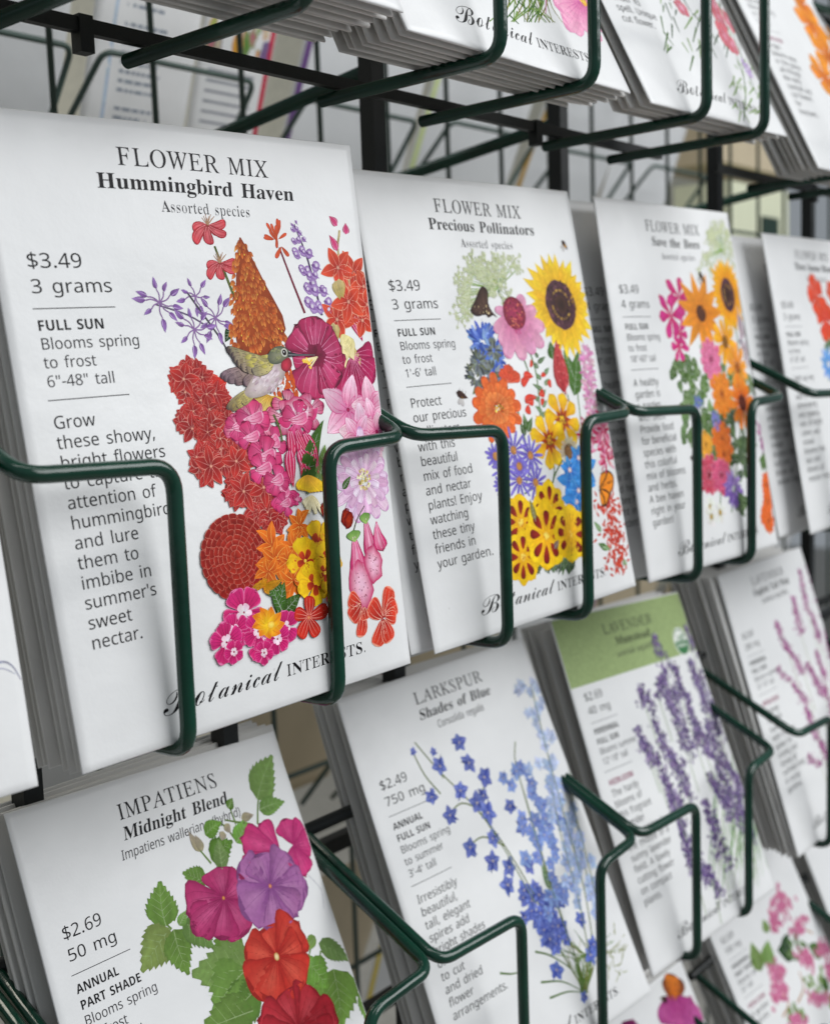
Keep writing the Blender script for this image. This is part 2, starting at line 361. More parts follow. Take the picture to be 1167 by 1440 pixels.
GLYPHS={
 'S':{
  'a':(0.377,"0r/20D/9/z/L/b/o/X0D/d0v0)1>0a1U1R1_271b271w222C1~2[1g2j1E2n0j2f092Q0&3#0_3:1H3C2)3<2Q3%2j2Z2r1~2r/92E/92:/n1z/R1a/@1@/6 1$/d1O/j1s/}2.0B260r26171Z150|1.0V0z0B0d0<0C0A0)0N/r0f/g"),
  'b':(0.413,"1m/21D/61$/B0h/S0T/i0C/9/t/9/t4|0T4|0T3W0S3-0Q2h0h2}1$341D3?1m3C2N373#2o3C233M1;3C0C3#/c2N/> 1d/e23/n2Q0.2e0Y2k1<2_2.2>2]1c2m102e0l2J0Z1{0T1=0Z0Y0l0.10/n"),
  'c':(0.322,"1P/20~/70U/F03/a/u0)/e0X/_19/e1w/v2L052r0W301&3?1U3D213>2Z302H2X1}2f1S2k0s2Z0N2,0B1:0I0Y0]0/0~/p1P/g2+/m2T/|2T/F2,/7"),
  'd':(0.413,"1@/20]/>0-/c/j0B/_1:/j230.2o0^381@3D1h3@2,342W2j2Y3(2W3D2W4|394|39/92d/92Z/k2D/T2,/B1h/6 1I/e1|/m2@0*2R0Q2X1/2X1:2R1w2A2H1}2e1H2n0z2d0Z2F0H1t0B190H0Y0Z0.0z/n"),
  'e':(0.379,"1Y/21)/70X/G05/c/v0,/e0Z/_18/e1q/t2E012l0P3-0y3>1K3D1x3?2B302a2r2w2P3)2(3.1S3.100B100K0S0c0,1,/o1]/g2@/m2x0$2x/J2@/8 0C1a2I1a2C2/242P1s2g1J2n1$2h0c2Q0M21"),
  'f':(0.231,"0)/90)2j/C2j/C3+0)3?0)3T01470H4a0o4x1E5$1n4|224t1}4C1e4J1F4M1,4H0u4:0j3{0f3T0f3=1h3=1h2j0f2j0f/9"),
  'g':(0.413,"1J-J0[-P/|-c/|.>0^.)1M-}1y.)2=.=2Q.^2X/.2X/<2X/T2Z/k2)/@1@/20[/?0,/e/j0E/_1:/j2.0,2l0[371@3D1d3@2&362A3$2X2h2e3=393=39/33/.H2m-s29-T 1I/e1z/l2?0&2R0M2X1,2X1:2R1|2?2K1y2e1H2m0{2d0[2G0H1v0B1:0H0X0[0-0{/m"),
  'h':(0.415,"/t/9/t4|0T4|0T3>0Q2f0k2~1+351J3?1n3C2M3;2x3#352T3>1s3>/92]/92]1o2S2D282c1g2m122e0m2I0Z1{0T1A0T/9"),
  'i':(0.173,"073{/y4)/r45/o4E/r4V/y4d074m0O4d0W4V0Z4E0W450O4) /t/9/t3=0T3=0T/9"),
  'j':(0.173,"073{/y4)/r45/o4E/r4V/y4d074m0O4d0W4V0Z4E0W450O4) /H-J/*-L.o-R.o.)/).#/@-}/T.$/f../q.?/t.Z/t3=0T3=0T.]0N./0<-h/x-Q"),
  'k':(0.359,"/t/9/t4|0T4|0T1}0S1a0Q1@0b1P0r1f1$1w2?3=3,3=1L1U36/92G/90~1/0T0f0T/9"),
  'l':(0.173,"/t/9/t4|0T4|0T/9"),
  'm':(0.628,"/t/9/t3=0I3=0Q2g0k3$1)361G3@1h3D2S352}2b3;2}3W353y3@4@3D4w3<5B3#5Y2U5c1s5c/95%/95%1q4y2E4a2d462m3d2e3D2M332(3.1N3./92L/92L1q2D2E2+2d1[2m1-2e0k2I0Y1{0T1B0T/9"),
  'n':(0.415,"/t/9/t3=0I3=0Q2g0l3$1,361L3@1o3D2M3<2x3#352U3>1s3>/92]/92]1o2S2D282c1g2m122e0m2I0Z1{0T1B0T/9"),
  'o':(0.406,"1Q/21#/80U/H04/e/u0//e0^/_1</k22022n0i381S3D2(3>2P3.2t2n322H3B1u3G1<3<0E2u/e2=/? 1R/e2)/o2I002^0[2e1<2^1w2I2G2)2d1R2m0}2d0[2G0H1w0B1<0H0[0[000~/o"),
  'p':(0.413,"/t-J/t3=0I3=0Q2g0i2}1$341D3@1m3D2N383#2p3C243M1<3C0D3#/d2N/>1m/21E/61%/B0T/i0S/J0T/,0T-J 1d/e2&/j2?/w2Q022a0N2k1<2e1v2Q2F232d1c2m122e0n2L0[2$0T1G0T1<0Z0Z0l0.10/n"),
  'q':(0.413,"2W-J2W/22X/N2Z/k2D/T2,/B1g/61>/20]/>0./c/j0B/_1:/j230.2o0_381@3D1i3@2-342E2}2X2g2e3=393=39-J 1J/e1{/m2@0)2Q0P2X1.2X1:2R1x2A2H1|2e1H2n0y2d0Z2F0H1t0B190H0Y0Z0.0z/n"),
  'r':(0.277,"/t/9/t3=0I3=0P2T0i2r1&3.1E3>1j3D2$3C293@222d1z2h1f2i1I2e102X0u2F0e2.0X1k0T1G0T/9"),
  's':(0.322,"0v/203/8/]/I/]0%07/m0w/d1C/h1^/r1n0(1s0>1l0V1O0n0t1+061F/k1h/a1}/[2=/g2h0(3+0S3=103D1p3=2J3,262V1a2h1,2n0g2k0N2c0?2S0;2A0C2&0c1n1>1U1{1;2E0u2N0_2Q0C2H/p2+/M1V/9"),
  't':(0.242,"1./20S/<0>/I0-/_/|/}/y0I/y2j/D2j/D3,/y3C06470Y470Y3=1j3=1j2j0Y2j0Y0J0^0-0k/t0}/i18/e1T/g1m/l1m/=1P/5"),
  'u':(0.415,"1?/20a/:06/R/x/|/p0]/p3=0Q3=0Q0b0Z010v/o1H/e1|/n2B0,2S0U2Y142Y3=3;3=3;/92f/92[/k2C/P2(/?1c/6"),
  'v':(0.341,"0j/9/93=/z3=0n0v0y0S1)0010/o1:011E0T1P0v2D3=3*3=1S/9"),
  'w':(0.528,"0J/:/@3>0$3>0V100f0N0p/x0y091%0^101$1q3>2W3>3<1$3J0L3T/y3b0L3q104H3>5+3>3{/:34/:2O1R2@20272Y2+201w1R14/:"),
  'x':(0.355,"/E/90p1?/K3=053=191i2<3=3$3=1[1?3,/92B/9190r0//9"),
  'y':(0.343,"/s-J/U-K/@-O/@.$/R-~/j-|0+.%0A.30R.G0a.c0t/8/:3=/{3=0p0}1&0H13/t1B0E1U0~2E3=3,3=1B.b1-.20m-j0G-Q"),
  'z':(0.316,"/S/9/S/b1e2j/a2j/a3=2K3=2K2l0>/i2O/i2O/9"),
  'A':(0.429,"/9/91B4_1{4_4(/93C/92d0v0V0v/x/9 0l1Q2P1Q1u301o3D1f3c1^3z1R3O1H30"),
  'B':(0.437,"/|/9/|4]1Q4]2G4U3&4A3J3x3U3>3O2r3>2P2|2:2S2-311s3F1c3W1L3d113g0j3Z0/39/^2^/B1s/9 0_2A1^2A282F2Y2U2l2p2r372k3Y2T3r204#1T4(0_4( 0_/n1g/n2B/t2g0,2z0I3$0o2y162f1Q2@1d1c1j0_1j"),
  'C':(0.424,"23/21I/:0m/Q0@/w/|0M/j11/d1y/k2e/~3E0D3y0t4C1R4Z2=4d3+4[3k4F3P3n2z4$2=4-1Q3{0w3R0T2p0I1y0S1&0t0B1M/v2</i2z/o3V/|3V/F2y/7"),
  'D':(0.490,"/|/9/|4]1]4]2G4U3&4A3V3z3{3K462k4=1}4-0l3T/x2_/H1N/9 0_/o1F/o2Y0)3A0j3V1{3K2v3&3T2G3x1S4(0_4("),
  'E':(0.373,"/|/9/|4]2}4]2}4%0_4%0_2C2q2C2q1i0_1i0_/p2}/p2}/9"),
  'F':(0.349,"/|/9/|4]2}4]2}4%0_4%0_2/2p2/2p1R0_1R0_/9"),
  'G':(0.489,"2=/21Q/:0s/P0D/v/~0L/k10/d1y/k2f0&3G0K3z0}4D1b4[2O4d3C4[4-4F3q3m354$2L4-1Y3{0z3R0T2p0H1y0M1A0[0m0t0D1<0%1k/o2K/i3&/l3P/t3P1N2?1N2?2+432+43/K3>/8"),
  'H':(0.498,"/|/9/|4]0_4]0_2C3H2C3H4]4,4]4,/93H/93H1i0_1i0_/9"),
  'I':(0.228,"/T/9/T/]03/k034+/T49/T4]1O4]1O490r4+0r/k1O/]1O/9"),
  'J':(0.183,"/6-m.u-p._-v._.N.v.I/5.G/U.N/o.h/y/</y4]0Z4]0Z/@0R.^08.3/k-v"),
  'K':(0.416,"/|/9/|4]0_4]0_1|1.2O1W2~3&4]3o4]1c2=3w/93./9161n0_1A0_/9"),
  'L':(0.352,"/|/9/|4]0_4]0_/q3#/q3#/9"),
  'M':(0.609,"/|/9/|4]0|4]2]074C4]5C4]5C/94b/94b2U4d3A4g3{2v/92C/90W3{0X3A0Y2Q0Y/9"),
  'N':(0.510,"/|/9/|4]0i4]3]033^0S3[1)3Z1X3Z4]494]49/93L/90V3e0W3)0Y2:0Y/9"),
  'O':(0.525,"25/21I/:0m/Q0@/x/|0O/j12/d1z/j2f/|3G0@3z0m4D1J4[254e2y4[3U4D4&3{4F3G4Y2f4b1y4Y124F0N4&/x3U/Q2y/: 25/i2}/v3S0B3q1%3{1y3q2q3S3S2~3|254.1H3|0q3S0R2q0I1y0R1%0q0B1G/v"),
  'P':(0.406,"/|/9/|4]1G4]2?4R2y473>3e3I3&3E2Z37262z1r2T1W1~1G1<1B0_1B0_/9 0_1w151w1s1}2B232[2P2f3$2]3M2F3l1{3}1B4(0_4("),
  'Q':(0.525,"3I-{2E/32</225/21I/:0m/Q0@/x/|0O/j12/d1z/j2f/|3G0@3z0m4D1J4[254e2y4[3U4D4&3{4F3G4Y2f4b1y4W1%4<0;3l/a3-/>4G-{ 25/i2}/v3S0B3q1%3{1y3q2q3S3S2~3|254.1H3|0q3S0R2q0I1y0R1%0q0B1G/v"),
  'R':(0.418,"/|/9/|4]1L4]2A4S2y4:3>3j3I3,3F2d3;2E3+2.2r1x2B1_3o/93%/91f1M0_1M0_/9 0_2&1L2&2%2-2I2>2^2[2f3)2^3R2G3n1~3}1I4&0_4&"),
  'S':(0.369,"1-/20;/8/[/I/[0*0>/q10/i1a/n2&/}2<0;2C0[291*1q1G1+1g0N2#0(2B/k2j/c3A/h3g/w4)034B0R4S0y4a1H4d284[2v4G2c3o2+4%1G4-0{4(0]3u0K3^0E3@0O2s0r2T1U292D1r2^1^2r1F2}1*3%0b2v0(2Q/V1u/;"),
  'T':(0.373,"0~/90~4%/@4%/@4]3C4]3C4%1b4%1b/9"),
  'U':(0.491,"1|/21+/>0K/e0(0B/w12/w4]0Y4]0Y100c0U0z0.1F/q2#/i2^/q3*003@0X3G103G4]4*4]4*104$0Z3q003U/g31/I2[/8"),
  'V':(0.403,"12/9/94]/z4]12131D0U1P/~1^0U1q143(4]3j4]1q/9"),
  'W':(0.625,"0i/9/A4]0&4]0t1B1&0a100)1:0d1I1E2E4]3*4]4)1C490a4C0)4M0a4[1B5L4]624]4f/94&/92~2j2s362j3Y2f3p2^3I2M2h1K/9"),
  'X':(0.394,"/</91)2(/F4]004]1L2Q2l4]3P4]1p2)3]/92r/91J1W/}/9"),
  'Y':(0.380,"1&/91&1>/94]/}4]1E1}2k4]3Q4]1e1A1e/9"),
  'Z':(0.384,"/S/9/S/i2D4%/[4%/[4]344]344.0C/q3;/q3;/9"),
  '0':(0.384,"1F/20Y/C0(/v/f0k/Z1y/_2i/l3J0$3}0C4F0n4]1F4e244S2h3}3*3-341y30103#0L2j/v2J/P1|/: 1F/g1v/s2:0<2L0|2Q1y2L2v2:3Y1v4#1F410s4#0S3Y0B2v0<1y0B0|0S0=0s/s"),
  '1':(0.384,"1</91<3#1<3R1>3y1+3g0p3R0;3(/w3P1D4]1w4]1w/9"),
  '2':(0.384,"/Y/9/Y/l1$171d1y2/2V282t2;38253[2#3v1d4+1@400z4-0[4#0$3[/a4*0F4R0o4_1@4d1~4Z2Q4@2p3s2z3<2v2r2j2N2=1i1V0}0K/s32/q32/9"),
  '3':(0.384,"1)/20</8/W/L/W0+0?/n1*/f1c/l2.0#2C0B2J0l2A172&1Q1U1b0x1g0G1g0G2?0x2?1Q2E1y2X252v2=3@273a2$3x1d4,1>410u4.0U4$/y3c/Z410@4S0k4a1>4d2%4Z2T4A2r3v2{3D2t2t2_2P2?291q2+2H1v2n1^3(1:3/0j3*0A2v/y2]/Z28/D1e/7"),
  '4':(0.384,"1}/91}0M/G0M/G1%1y4_2[4_2[1)3H1)3H0M2[0M2[/9 0(1)1}1)1}2i1~3I2$3z1p3^1a3D"),
  '5':(0.384,"1./20A/9/e/L/e0+0E/o1./g1_/m2+0$2C0E2K0u2D1D2/1d1d1w1,1}0Z1z031s/q2+0(4]2h4]2h4%0Z4%0O2M0p2Q1@2T2)2K2]2/3#1]3/0{2~072Y/^1{/="),
  '6':(0.384,"1O/21#/80V/I04/h/v06/e0m/_1T/i2c/v370/3d0L4.0t4J1J4]2/4d2N4c2l4]2l4*2N4020421_4.1<3}0{3k0f3Q0U340J2n0@1}0W280q2J152V1^2Z2<2Q2j243,1a360|3+072g/^25/= 1N/f1w/m2:0%2N0I2T0|2N1J2=1l1{2$1P2,132)0t1z0_1k0N1W0D1B0A1-0L0L0Z020p/x1//k"),
  '7':(0.384,"0;/92N4%/W4%/W4]344]344.0~/9"),
  '8':(0.384,"1H/20^/;0+/T/f0#/Z0Z/^0{/j1:031f0f2)0D2?0)2Y/q2|/k3I/p3m/~4.094D0V4U0{4a1F4d2&4[2U4E2u3|3#3H2|3-2s2q2O2I1}2,2X1g3$1<300}340]3)0%2d/V20/; 1I2C2+2h2=3%2C3F2=3f2+3|1k4.1F431#4.0d3|0P3f0J3F0M300V2x0x2Y 1G/c1t/i29/z2L0:2S0]2L0~271=1r1R1G1g1<1k0p1U0R1>0@0}0;0Z0A0:0T/z0u/i"),
  '9':(0.384,"0c/20B/40$/90$/m0b/e12/i1T/t1r0+2,0C2;0b2F1(2O1t291^1|1K1Z1>121:0S1D0(1b/f25/[2t/a3H/p3r0,470J4O0q4^1B4d1o4]2;4K2]4.2x3_3-3)322A3)142w0^2c022E/i1y/J1F/8 1?1k1^1n1y1x232,2B2>2L2R2O2j2D3H263d1}3y1c4,1B410w4*0W3p0C3K0<2u0B2J0S2*0q1q"),
  '.':(0.180,"09/0/w/:/n/H/k/^/n/t/w0&09010W0&0c/t0f/^0c/H0W/:"),
  ',':(0.180,"/U.;/j/6/x0.0]0.0c0&0H/10&.;"),
  '!':(0.181,"0&0i/q4]0_4]0M0i 0:/0/w/:/n/H/k/^/n/t/w0&0:010W0&0c/t0f/^0c/H0W/:"),
  '$':(0.384,"11.m11/Z0B/b/e/r/e0P0D0=1105111e0P1z0)28/l2Y/e3*/m3V0,3z0U45114?114|1]4|1]4?2D482{4%2i3N283^1]3g1]272M1w2i1g2{1Q3,19300v3&0I2h0(2;/k1]/^1].m 112F113f0l3_0U3S0H3C0C3/0G2r0S2a0j2Q 1]082$0?2=0J2J0[2O0r2K1-2?1=2(1J1]1U"),
  "'":(0.151,"/t2b/g4]0K4]0>2b"),
  '"':(0.274,"1;2b1.4]1o4]1b2b /t2b/g4]0K4]0>2b"),
  '-':(0.216,"/T0|/T1U1D1U1D0|"),
  '(':(0.201,"0_.(01.i/n/U/Z0H/T1?/Z27/n3+013v0_4]1<4]0n3t0N3)0=26071@0=0L0N/Y0n.l1<.("),
  ')':(0.201,"/N.(/y.l0;/Y0M0L0S1@0M260;3)/x3t/M4]0,4]0X3v0y3+1027161?100H0y/U0X.i0,.("),
 },
 'B':{
  'A':(0.463,"/9/9104_2S4_4K/937/92o0R0r0R0M/9 111N2U1N212g2)3)1y3L1q3n1h3K1[3$1S2g"),
  'B':(0.451,"/w/9/w4]1Y4]2T4U384A3]3w3k3;3f2p3U2O3>282z2-3J1s3]1e3k1N3t143w0m3k013F/_2i/B1y/9 1)2O1f2O202S2H2_2U2q2Z3.2T3E2E3U2+3_1a3c1)3c 1)041m0429082R0F2b0Z2f0w2b142R1G281T1j1X1)1X"),
  'C':(0.428,"2-/21B/:0g/Q0;/x/y0N/h11/b1x/i2c/|3D0A3x0o4C1L4Z264d3#4Y3k4A3H3G2m3^263i1[3]163;0y2b0r1w0y12130X1X08260.2s053W0G3W/K2t/8"),
  'D':(0.497,"/w/9/w4]1Z4]2G4U3+4A3]3z4&3K4>2k4F1}450l3Z/x2b/H1K/9 1)041U042M0E3$0|361{3-2g2n3<2A3X1a3c1)3c"),
  'E':(0.376,"/w/9/w4]3$4]3$3c1)3c1)2Q2t2Q2t1W1)1W1)043$043$/9"),
  'F':(0.369,"/w/9/w4]3#4]3#3c1(3c1(2?2s2?2s1D1(1D1(/9"),
  'G':(0.486,"24/21./B0A/s/p0h/b1y/i2g0#3H0H3{0{4D1_4[2O4d3B4Z4,4E3e3L313a2O3i2$3d1[3R1>3:1)2u0v2K0r1w0u1I0~0}140[1L0B1n032;0.2a002}052}1@1{1@1{2;4-2;4-/N37/:"),
  'H':(0.514,"/w/9/w4]1)4]1)2Q352Q354]4A4]4A/935/9351V1)1V1)/9"),
  'I':(0.261,"/N/9/N/u0005003b/N3}/N4]1y4]1y3}1<3b1<051y/u1y/9"),
  'J':(0.222,"/C-_.|-b.b-g.b.c.y.]/7.Z/W.c/f.m/o.|/w/W/w4]1)4]1)/X1#.{0q.M0X.,09-q/o-d"),
  'K':(0.446,"/w/9/w4]1)4]1)221<2N1Q2l2|4]494]2C294:/92z/91T1Q1)121)/9"),
  'L':(0.379,"/w/9/w4]1)4]1)043:043:/9"),
  'M':(0.633,"/w/9/w4]1N4]2h0Q4/4]5b4]5b/94Z/94Z1l4[2E4^3#4a3L3:/925/90v3M0v3$0x2D0y1h0y/9"),
  'N':(0.546,"/w/9/w4]1D4]3d0X3c1B3a2+3a4]4d4]4d/93:/90v3@0w2T0y1k0y/9"),
  'O':(0.535,"29/21K/:0m/Q0?/x/z0O/h12/b1z/h2g/z3H0?3{0m4D1K4[2:4e3(4[3c4D443{4S3G4h2f4n1y4h124S0N44/x3c/Q3(/: 290/2s093>0Z3S143Z1y3S2d3>3<2s3^2:3i1[3^163<0{2d0t1y0{14160Z1[09"),
  'P':(0.422,"/w/9/w4]1^4]2T4R32443R3^3^2z3X2O3K2*341d2l1H2:171U121)121)/9 1)2,1J2,1s20262=2H2S2O2v2F3B2+3Y1W3c1)3c"),
  'Q':(0.535,"3@-{2A/229/21K/:0m/Q0?/x/z0O/h12/b1z/h2g/z3H0?3{0m4D1K4[2:4e3(4[3c4D443{4S3G4h2f4n1y4f1,4O0E4*/m3N/H4k-{ 290/2s093>0Z3S143Z1y3S2d3>3<2s3^2:3i1[3^163<0{2d0t1y0{14160Z1[09"),
  'R':(0.443,"/w/9/w4]1O4]2K4S3.483Q3f3^3$3Y2a3P2D3/1v2]1X47/92z/91a1?1)1?1)/9 1)291J291w2=292I2I2_2O2}2I3?283S1u3_1H3c1)3c"),
  'S':(0.370,"1./20?/:/X/O/X0U0F0:0l00160-1V011m0<1y0L1}0b1v0{1b130x1V0R1j0-2+/k2S/b2o/^33/j3n004>0e4Y1N4d2<4Z3*4A2d3J2&3a1J3i113e0y3Y0n3J0j360o2z1$2i1k2C2O1z2h1e2y1K3)1/3,0g2|0,2W/X1{/<"),
  'T':(0.389,"0r/90r3b/F3b/F4]3L4]3L3b1~3b1~/9"),
  'U':(0.508,"2*/21//>0K/e0%0B/t12/t4]1$4]1$1A1,0j1>0G1]052-0/2W052w0I3-0l321B324]4?4]4?10490Z4)003h/g3@/I2i/8"),
  'V':(0.437,"1*/9/94]0G4]1H1I1O1.1Z0^1c091j0^1u1.1|1I2~4]414]2?/9"),
  'W':(0.649,"0Z/9/94]0D4]1(1c111:1:0f1@0<1F0f1N181V1Z2C4]3J4]471Z4>184G0f4M0<4S0f4]1:4f1c5H4]6S4]52/93s/9302*3+2@3#2b2x3(2t3A2q3(2j2c2d2@2]2)1w/9"),
  'X':(0.448,"/9/91%2$/C4]0Z4]1k2c2w4]414]2L1{4</92|/91e1<0M/9"),
  'Y':(0.419,"1%/91%1>/94]0N4]1Y2H2f4]3z4]221B22/9"),
  'Z':(0.389,"/I/9/I/}2#3c/O3c/O4]3D4]3D3u0k043J043J/9"),
  '-':(0.216,"/T0|/T1U1D1U1D0|"),
 },
 'T':{
  'A':(0.463,".=/9.=/F.h/Q/-/s/~1=2)4W264W3)/u30/_3=/Q3o/F3p/91f/91f/F2*/I29/S2=/i2:0.2+1$0B1$020x/h0:/U/s/Q/^/V/Q/b/J0,/F0+/9 0F1>2&1>1a3D"),
  'B':(0.439,".r/9.s/F/6/J/F/T/O/h/S0)/c3V/a3{/Y4./N47/%4?/%4M0{4M1z4B2Z3{2y3B2x2l2X2D1z2)2e1Z3-0s300H3#0#2g/b2A/K1m/=12/9 0i211M281x2M212r203F1x3p1U4.0~460_440R4*0N3q0K3B0G2;0P23 0w/N1Y/W2)/s2<0A290z2*1E1k1b1E1q0o1v0O1t0G1p0D1g0=0)0>/u0?/g0D/Y0O/R"),
  'C':(0.471,"1f//1,/50R/F0$/d/Y0./=0^/+1:/$1l/*2B/82r/N3B/m3i054-0u4L1a4W214R2f4E2z4A3+4F324R3?4R3B2|342|333,30362{3b2b4&2=4:1l4A1B4;0y4*0V3k0<3G0)2x/x2G/v1n/}16090M0a/w17/V1q/L2N/U3$/s3M0G3]0;3</i2p/H2A/5"),
  'D':(0.507,".p/9.q/F/4/I/E/S/N/f/S0)/c3V/b3z/Y4-/N47/$4?/%4M1%4M1h4G2F462y3t3F3L3g2x3y2>4$1d3z103j0Z3L023%/k2P/O1r/>1./9 1,/O1b/U22/g2T0%2o0G3$0r3-1D3.1v3%2M2i372@3j1g4-0~470]430O3~0K3X0=090>/l0E/^0R/U0i/Q"),
  'E':(0.454,".r/9.s/F/5/I/F/R/O/f/R0)/c3V/b3z/Y4-/O47/%4?/%4M3%4M3)3A2x3A2f3u2V4&2B401Z460|460]430P4%0L3c0E221$221P261m2A1|2V2&2v232v2)1(1x1(1t1B1h1e1P1s1(1v0E1v0>030=/y0>/j0D/^0N/U0v/Q1I/Q1w/S2@/[2^/k2v/~3-0>3;0b3H0b34/9"),
  'F':(0.406,".u/9.v/F/?/K/O/^/V0)/g3V/e3z/^4-/R47/)4?/*4M2n4M2r382d382c3>2b3D2T3j2A4$2$411X450~450Z4/0R3y0P3J0L200t201N261b2>1n2J1}2u202u2)0~1v0~1t141q1E1h1[1[1k1G1r1&1t0K1t0E0$0E/s0F/g0M/V0Y/L1./E1//9"),
  'G':(0.541,"2$//1?/50a/F0-/e/^00/>0a/,1</%1o/*2D/82u/N3D/m3k054/0v4M1g4W2:4S2h4G314:3D463X4<3f4Q3q4Q3r2w3g2w3J3Q3#3{2M481p4A14470a3t0;3C0$2b/x1x0#140=0I0h/p1C/N2*/D2K/H2i/S2}/f3)/{3,1$3,143+1@3#1N2s1W2@1^2A1l4O1l4O1^4*1W3{1O3v1C3s123r0t3p/]2}/:"),
  'H':(0.520,".r/9.s/F/;/K/L/^/S0)/c3V/b3z/Y4-/O47/%4?/%4M1.4M1-4?0l4<0Y430P3|0L3[0G2K0G2=0N240b212Z212k242p2@2u3V2s3z2m4-2b47274?284M4@4M4?4?3|4<3l433c3|3^3^3O003O/w3P/h3V/X3c/N41/F41/92)/92*/F2M/K2_/^2f0)2m1[2l1g2e1q2Q1s0X1s0H1p0D1e0=000=/w0>/h0D/X0O/N0z/F0z/9"),
  'I':(0.245,".u/9.v/F/?/K/O/^/V0)/g3V/e3z/^4-/R47/)4?/*4M134M134?0p4<0_430U3|0Q3^0B000D/h0J/X0U/N1$/F1#/9"),
  'J':(0.257,"/Q///2/3.s/@._/S.T/l.X0,.c04.q07/00./>/r/?/j/>/c/?/S/E/G/R/B/b/G/h/S/k/j/n0-/{3P/y3{/s4//f47/54>/74M1E4M1D4?1*4=0t450k4$0g3e0[0h0S0&0@/S/}/8"),
  'K':(0.454,".r/9.s/F/;/K/L/^/S0)/c3V/b3z/Y4-/O47/%4?/%4M1,4M1+4?0j4=0Y450P4$0L3c0F270F2.0L2(0T2+2)3V2?3t2D4.294;1x4?1t4M3e4M3c4@3B4:3$4%20371+263)0$3Y/T3q/I4//F4//91u/91v/F2?/K2E/S2E/_2</r2(0/0U1m0K1r0D1i0>0+0>/i0E/W0Q/M1%/F1$/9"),
  'L':(0.449,".|/9.|/F/>/I/O/S/X/f/^0)/m3V/m3l/l3z/e4-/X47//4?/04M174M154@0w4=0f440[3}0V3_0H0<0H/{0H/n0N/_0X/V1%/Q1V/Q2P/Z2n/h3(/|390>3G0f3S0f3E/9"),
  'M':(0.590,".p/9.q/F/8/K/J/^/Q0)/e3V/d3z/[4-/P47/&4?/(4M0M4M1v0L3_4M5,4M5+4?4h4<4V434M3|4I3^4;004;/w4</h4B/X4M/N4x/F4x/92r/92s/D38/K3I/b3P033_3^1d/91Y/90%3_/q0G/s/k/y/X0*/N0S/F0R/9"),
  'N':(0.500,"3)/.0&3J/t04/s/w/u/f/|/V0+/M0W/F0V/9.r/9.s/F/3/I/D/R/N/f/S0)/e3_/f3h/e3o/O42/>4</+4?/%4M0/4M2y0L3,3R3,3l3*3}3#402s492F4?2F4M4-4M4,4?3f4;3Q4)3J3^36/."),
  'O':(0.516,"1Q//0x/40G/D/y/^/U0%/;0P/+1)/$1V/&2+/12V/B3&/Y3M/x3p0>400e4E124R1^4W284Q2h4A364&3W3_3r344&2]4,1l3v0z3R052}/Y2?/: 1N/C1q/H23/V2M/n2e003*0{371y3.2{2w3U2Y3~254;1d4C1?4=0z4.0]3o0C3K002}/~2L/v1Z/~0k06030S/f0{/K"),
  'P':(0.403,".r/9.s/F/5/I/F/R/O/e/S0)/c3V/b3z/Y4./N47/%4?/%4M1+4M1~4A2Z3y2x3>2{2s2q2O2Y23291y1i1l131g0N1g0F1e0D1^0=/{0>/r0?/i0F/W0R/M1)/F1(/9 0m1{1M2)1u2A2,2i2*3A1w3g1b4$1A440s490V420M3l0F250G2+0N1}"),
  'Q':(0.516,"2s-k2B-p1d-}1,./0c.30=.,/s-o/h-{0r/607/L/d/r/@0G/+1)/#1X/&2./12Z/C3*/Z3O/x3r0>410d4F1/4S1W4W214R2b4B304)3R3b3m373}2b4)1s3v1+3S0C2|/f2:/>1G/11./+0k.f0{.g11.g1a.b2A.R3@.?3r.N4B.z4O.q41.D3k.&3D-q 1L/D2$/N2O/q2q0I3,16342*3+2x2t3S2U3|20491^4A194<0t4,0W3n0?3J0-2}/|2L/u1Y/~0i05020R/f0z/L"),
  'R':(0.451,".r/9.s/F/6/J/F/T/O/h/S0)/c3V/a3{/Y4./N47/%4?/%4M194M1z4F2P422t3m3+3A3)2c2a261v1t2|053K/X3a/K3w/F3y/92j/9111m0}1m0^1n0E1p0>090@/i0F/W0Q/M0z/F1%/F1$/9 0u2(1V2/2$2F292l283@2#3n1W4.0{470a440R4&0M3e0F2+0[2)"),
  'S':(0.369,"0}/00M/4/s/C/i/F/b/F/P/A/J/1/=/1/20t/?0t/T08/u/i0B/L0q/D1./G1B/P1Q/a1Z/t1_0/1[0I1L0m1/150m1P0F1q/_2W/M2u/C36/?3W/E3w/T44/m4G004S0T4W0u4U184N1P4G1[4E1k4I1s4U2#4U2-3$1}3$1l3X1P4#104:0e4A0D4<0/4-0$3o0&3M0=2~0j2Q15211]1i2*1:2?0_2B092;/t2+/V1l/A1J/4"),
  'T':(0.420,"/m/9/l/F0</L0H/U0P/d0W090j3x0i4)0c420R450@45/W4,/B3{/43k/%35.r36.w4M3;4M3?333233303>3.3H2}3k2l4$2O412%451f451W411S3~1B0=1D/f1J/U1W/L2,/F24/F23/9"),
  'U':(0.491,"1Q//0m/706/Q/k/z/T0Q/Q1</Z3Y/Y3{/R4//G48.s4@.t4M1+4M1+4@1$4@0d4<0Q400H3u0D3R0<1H0?0M0M0)0h/i10/V1Z/P2#/T2B/a2X/r2j0/2t0V2z1<3&383#3s2x4+2m472>4@2>4M4)4M4*4@3{4@3[483K3{3G3c3D3:3<1*360J3)/y2o/V2P/@2)/3"),
  'V':(0.437,"02///A3b/93}/-43.v4<.Z4?.S4?.S4M0[4M0Z4A0;4=0-430)3z0,3X0b0?2[3L2o3p2r4*2m452c4;2=4?2<4M3t4M3s4?3^4;3M4.3*3U0A//"),
